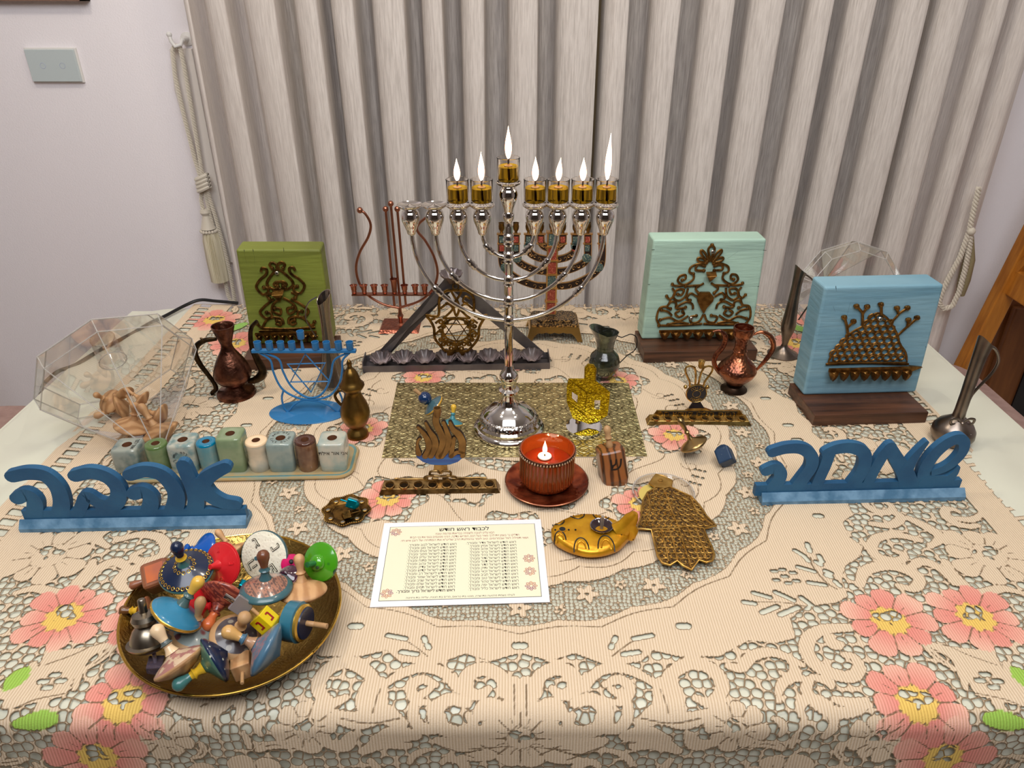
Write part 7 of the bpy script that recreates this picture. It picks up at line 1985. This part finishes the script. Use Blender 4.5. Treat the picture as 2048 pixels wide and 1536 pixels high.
add_top('plain wooden dreidel at the back with a long knobbed handle over the rim', 470, 1104, 0.030, (-0.62, 0.76, 0.05), 22, [W1, W1, W1], W1, hs=1.35, ht=1.35)
p = P(528, 1112, 0.050); R_ = rpx(51, p); A = vdir(-0.22, 0.05, 0.96)
Md = axisM(p, A, 0.0)
dr = empty('glitter_drum', 'big flat ivory glitter dreidel with teal edge and outlined letters', 'dreidel', Md)
MB().lathe([(0, -0.6 * R_), (0.2 * R_, -0.42 * R_), (0.97 * R_, -0.16 * R_), (1.0 * R_, -0.10 * R_), (1.0 * R_, 0.0), (0.97 * R_, 0.012 * R_), (0, 0.03 * R_)], 48, mi=[0, 0, 0, 0, 0, 1]).build('drum_body', [TEALR, GLIT], dr)
MB().tube([(0, 0, 0), (0, 0, R_ * 0.55)], R_ * 0.085, 12).build('peg', TEALR, dr)
LNK = mat('letter_line', (50, 48, 36), 0.5)
for j, chh in enumerate('נגהש'):
    a = j * PI / 2 + 0.75
    o = text_mesh('outlined_letter', chh, R_ * 0.62, 0.0002, LNK, dr, Matrix.Rotation(a, 4, 'Z') @ Matrix.Translation((0.62 * R_, 0, 0.022 * R_ + 0.0004)) @ Matrix.Rotation(-PI / 2, 4, 'Z'), bold=0.0003)
    text_mesh('letter_fill', chh, R_ * 0.62, 0.0002, GLIT, o, Matrix.Rotation(a, 4, 'Z') @ Matrix.Translation((0.62 * R_, 0, 0.022 * R_ + 0.0008)) @ Matrix.Rotation(-PI / 2, 4, 'Z'), bold=-0.0004)
add_top('mandala painted dreidel with a dark brown handle standing upright', 533, 1180, 0.062, (0.03, 0.88, 0.32), 43, [DOTS, TEALR, MAND], [TEALR, P3('brown_handle', (112, 66, 42))], hmi=[0] * 6 + [1] * 6, rim=(4, 8), ht=1.15)
add_top('large plain wooden dreidel upright at the right of the heap', 606, 1186, 0.050, (-0.06, 0.94, 0.16), 40, [W1, W1, W1], W1, ht=1.1, hs=0.95)
r, M_, p, R_ = add_top('glossy green dreidel with dark spots on the bowl rim', 641, 1124, 0.060, (-0.36, 0.10, 0.95), 33, [GRN, GRN, GRN], P3('green_peg', (40, 110, 60)), prof=[(0, 0), (0.4, 0.2), (0.9, 0.36), (1.0, 0.46), (0.96, 0.55), (0.7, 0.66), (0.42, 0.72), (0.40, 0.86), (0.30, 0.98), (0.12, 1.04)], hand=[(0.14, 1.0), (0.14, 1.6), (0.0, 1.62)])
add_top('small magenta dreidel between the drum and the green one', 583, 1128, 0.046, (0.2, 0.5, 0.8), 17, [MAG, MAG, MAG], BLACK, hs=0.3)
add_top('small dark purple translucent dreidel under the magenta one', 577, 1152, 0.050, (-0.2, 0.6, 0.7), 19, [PUR, mat('violet_band', (150, 120, 140), 0.2), PUR], PUR, hs=0.3)
p = P(318, 1152, 0.044)
def face_roll(p, A, want):
    return max((((axisM(p, A, k * PI / 18).to_3x3() @ Vector((0, -1, 0))).dot(vdir(*want)), k * PI / 18) for k in range(36)))[1]
r = cubedr('carved terracotta wooden dreidel with an orange face at the left', p, vdir(-0.88, -0.30, 0.20), rpx(54, p), TERR, TERR, roll=face_roll(p, vdir(-0.88, -0.30, 0.20), (0.0, 0.5, 0.9)), hl=0.0, bev=0.005, tipd=0.3)
s_ = rpx(50, p)
MB().lathe([(0.08 * s_, 0.98 * s_), (0.10 * s_, 1.2 * s_), (0.17 * s_, 1.45 * s_), (0.16 * s_, 1.62 * s_), (0.0, 1.72 * s_)], 16).build('handle', TERR, r)
MB().box((0, -s_ * 0.54 - 0.0002, s_ * 0.5), (s_ * 0.7, 0.0006, s_ * 0.7)).build('orange_face', ORW, r, bevel=0.0002)
add_top('sky blue dreidel with gold rim and yellow handle, tilted in front', 350, 1232, 0.070, (0.52, 0.76, 0.02), 45, [SKY, GOLDL, SKY], [P3('grey_teal_neck', (74, 100, 98)), P3('golden_knob', (222, 176, 72))], hmi=[0] * 6 + [1] * 6, ht=1.15, rim=(5, 7))
add_top('small red dreidel seen edge-on behind the sky blue one', 393, 1214, 0.050, (0.94, 0.10, 0.15), 33, [REDP, REDP, REDP], REDP, hs=0.2)
add_top('red patterned dreidel with an orange bulbous handle pointing down', 449, 1190, 0.054, (-0.16, -0.62, 0.74), 40, [MANDR, MANDR, MANDR], [MANDR, P3('orange_knob', (206, 104, 54))], hmi=[0] * 5 + [1] * 7, ht=1.35, hs=0.9)
add_top('dreidel with a brown and yellow handle sticking out over the left rim', 292, 1222, 0.030, (-0.97, 0.05, 0.12), 24, [TERR, TERR, TERR], [YELP, P3('brown_knob', (104, 66, 34))], hmi=[0] * 6 + [1] * 6, ht=1.7, hs=1.0)
r, M_, p, R_ = add_top('large satin pewter dreidel with a ball neck at the left', 298, 1284, 0.050, (-0.06, 0.94, 0.20), 34, [PEW2, PEW2, PEW2], PEW2, prof=[(0, 0), (0.3, 0.05), (0.8, 0.25), (1.0, 0.48), (1.04, 0.56), (0.86, 0.62), (0.80, 0.9), (0.66, 1.2), (0.45, 1.42), (0.36, 1.46), (0.55, 1.55), (0.64, 1.78), (0.55, 2.0), (0.25, 2.12)], hand=[(0.2, 2.1), (0.19, 2.2), (0.19, 2.75), (0.15, 2.8), (0, 2.8)], rim=(5, 6))
p = P(312, 1332, 0.026)
CLP = mat('violet_acrylic', (150, 136, 160), 0.06, trans=0.75, ior=1.3)
cubedr('translucent lilac acrylic dreidel low at the front left', p, vdir(0.15, 0.75, 0.5), rpx(30, p), CLP, CLP, roll=0.6, hl=0.8, hr=0.14)
add_top('wooden dreidel painted with pink and cream figures, tilted forward', 360, 1328, 0.052, (-0.50, 0.78, 0.04), 44, [W1, TAN, P3('pink_figured', (168, 116, 108), (206, 180, 150), 110, lo=0.45, hi=0.5)], [CREAM, P3('grey_collar', (80, 92, 92)), CREAM], hmi=[0] * 3 + [1] * 3 + [2] * 6, ht=1.3, rim=(5, 7))
add_top('navy and green starry dreidel with a teal and yellow handle', 432, 1318, 0.052, (-0.68, -0.42, 0.42), 42, [STAR, STAR, STARG], [YELP, TEALP], hmi=[0] * 6 + [1] * 6, ht=1.3, rim=(6, 7))
add_top('tiny yellow dreidel beside the starry one', 456, 1308, 0.034, (0.9, 0.1, 0.2), 16, [YELP, YELP, YELP], YELP, hs=0.3)
p = P(485, 1332, 0.034)
cubedr('plain little wooden cube dreidel with a stick at the bowl front', p, vdir(0.30, -0.38, 0.86), rpx(38, p), W1, TAN, roll=0.15, hl=0.75, hr=0.10, tipd=0.4)
add_top('violet and blue mandala dreidel pointing left over the others', 535, 1300, 0.050, (-0.80, 0.44, 0.14), 46, [BLUR, BLUR, MAND2], [P3('tan_neck', (168, 130, 100)), BLUR, P3('tan_knob', (206, 160, 96))], hmi=[0] * 3 + [1] * 3 + [2] * 6, ht=1.25, rim=(4, 8))
add_top('grey patchwork painted dreidel with a tan handle in the middle', 470, 1276, 0.044, (0.42, 0.66, 0.52), 42, [TAN, TAN, PATCH], [MAND, TAN], hmi=[0] * 4 + [1] * 8, ht=1.25, rim=(4, 8))
add_top('striped red and blue painted dreidel with a long tan handle', 388, 1272, 0.040, (0.30, 0.84, 0.38), 40, [TAN, TAN, P3('stripe_paint', (120, 70, 70), (140, 150, 146), 60, kind='cells', lo=0.3, hi=0.36)], TAN, hs=1.3, ht=1.1, rim=(4, 8))
p = P(481, 1211, 0.066)
SLV = mat('brushed_steel', (190, 186, 188), 0.4, 0.8)
A = vdir(-0.70, 0.62, 0.35); s_ = rpx(34, p); bst = None
for k in range(24):
    Mk = axisM(p, A, k * PI / 12); sc_ = (Mk.to_3x3() @ Vector((0, -1, 0))).dot(vdir(0.2, 0.1, 1))
    if bst is None or sc_ > bst[0]: bst = (sc_, Mk)
sd = empty('steel_dreidel', 'flat brushed steel dreidel with a shiny peg', 'dreidel', bst[1])
MB().prism([(-s_ / 2, -s_ / 2), (-s_ / 4, -s_ * 0.62), (s_ / 4, -s_ * 0.62), (s_ / 2, -s_ / 2), (s_ / 2, s_ / 2), (-s_ / 2, s_ / 2)], -0.002, 0.002).build('plate', SLV, sd, bevel=0.0006)
MB().tube([(0, 0, s_ * 0.5), (0, 0, s_ * 1.15)], 0.0026, 12).build('peg', SILVER, sd)
p = P(529, 1240, 0.062)
cubedr('yellow cube dreidel with red letters near the teal drum', p, vdir(-0.62, 0.62, 0.12), rpx(34, p), P3('lemon', (224, 196, 14)), TAN, roll=0.2, hl=0.5, letters=[(0, 'נ'), (1, 'נ'), (2, 'נ'), (3, 'נ')], lm=P3('crimson', (150, 20, 26)), tipd=0.35, bev=0.0008)
p = P(590, 1243, 0.046); R_ = rpx(40, p)
dm_ = empty('drum_dreidel', 'teal drum dreidel with gold rims and a long wooden peg', 'dreidel', axisM(p, vdir(0.96, -0.06, 0.22)))
MB().lathe([(0, -0.62 * R_), (0.55 * R_, -0.60 * R_), (0.86 * R_, -0.48 * R_), (0.88 * R_, -0.36 * R_), (1.0 * R_, -0.33 * R_), (1.02 * R_, 0.30 * R_), (0.90 * R_, 0.34 * R_), (0.92 * R_, 0.50 * R_), (0.80 * R_, 0.56 * R_), (0.78 * R_, 0.64 * R_), (0.0, 0.64 * R_)], 44, mi=[1, 1, 1, 0, 0, 0, 1, 1, 2, 2]).build('drum_body', [P3('drum_teal', (48, 108, 128)), GOLDL, NAVY], dm_)
MB().lathe([(0.14 * R_, 0.6 * R_), (0.14 * R_, 1.05 * R_), (0.125 * R_, 1.07 * R_), (0.14 * R_, 1.09 * R_), (0.14 * R_, 1.75 * R_), (0, 1.76 * R_)], 14).build('peg', TAN, dm_)
p = P(487, 1170, 0.046)
cubedr('tiny shiny turquoise dreidel wedged deep in the middle', p, vdir(0.3, 0.5, 0.5), rpx(16, p), TEALM, TEALM, hl=0.5)
for ob in bpy.data.objects:
    if ob.get('category') == 'dreidel' and (ob.matrix_world.translation - BC).length < 0.15: ob['group'] = 'dreidels heaped in the brass bowl'
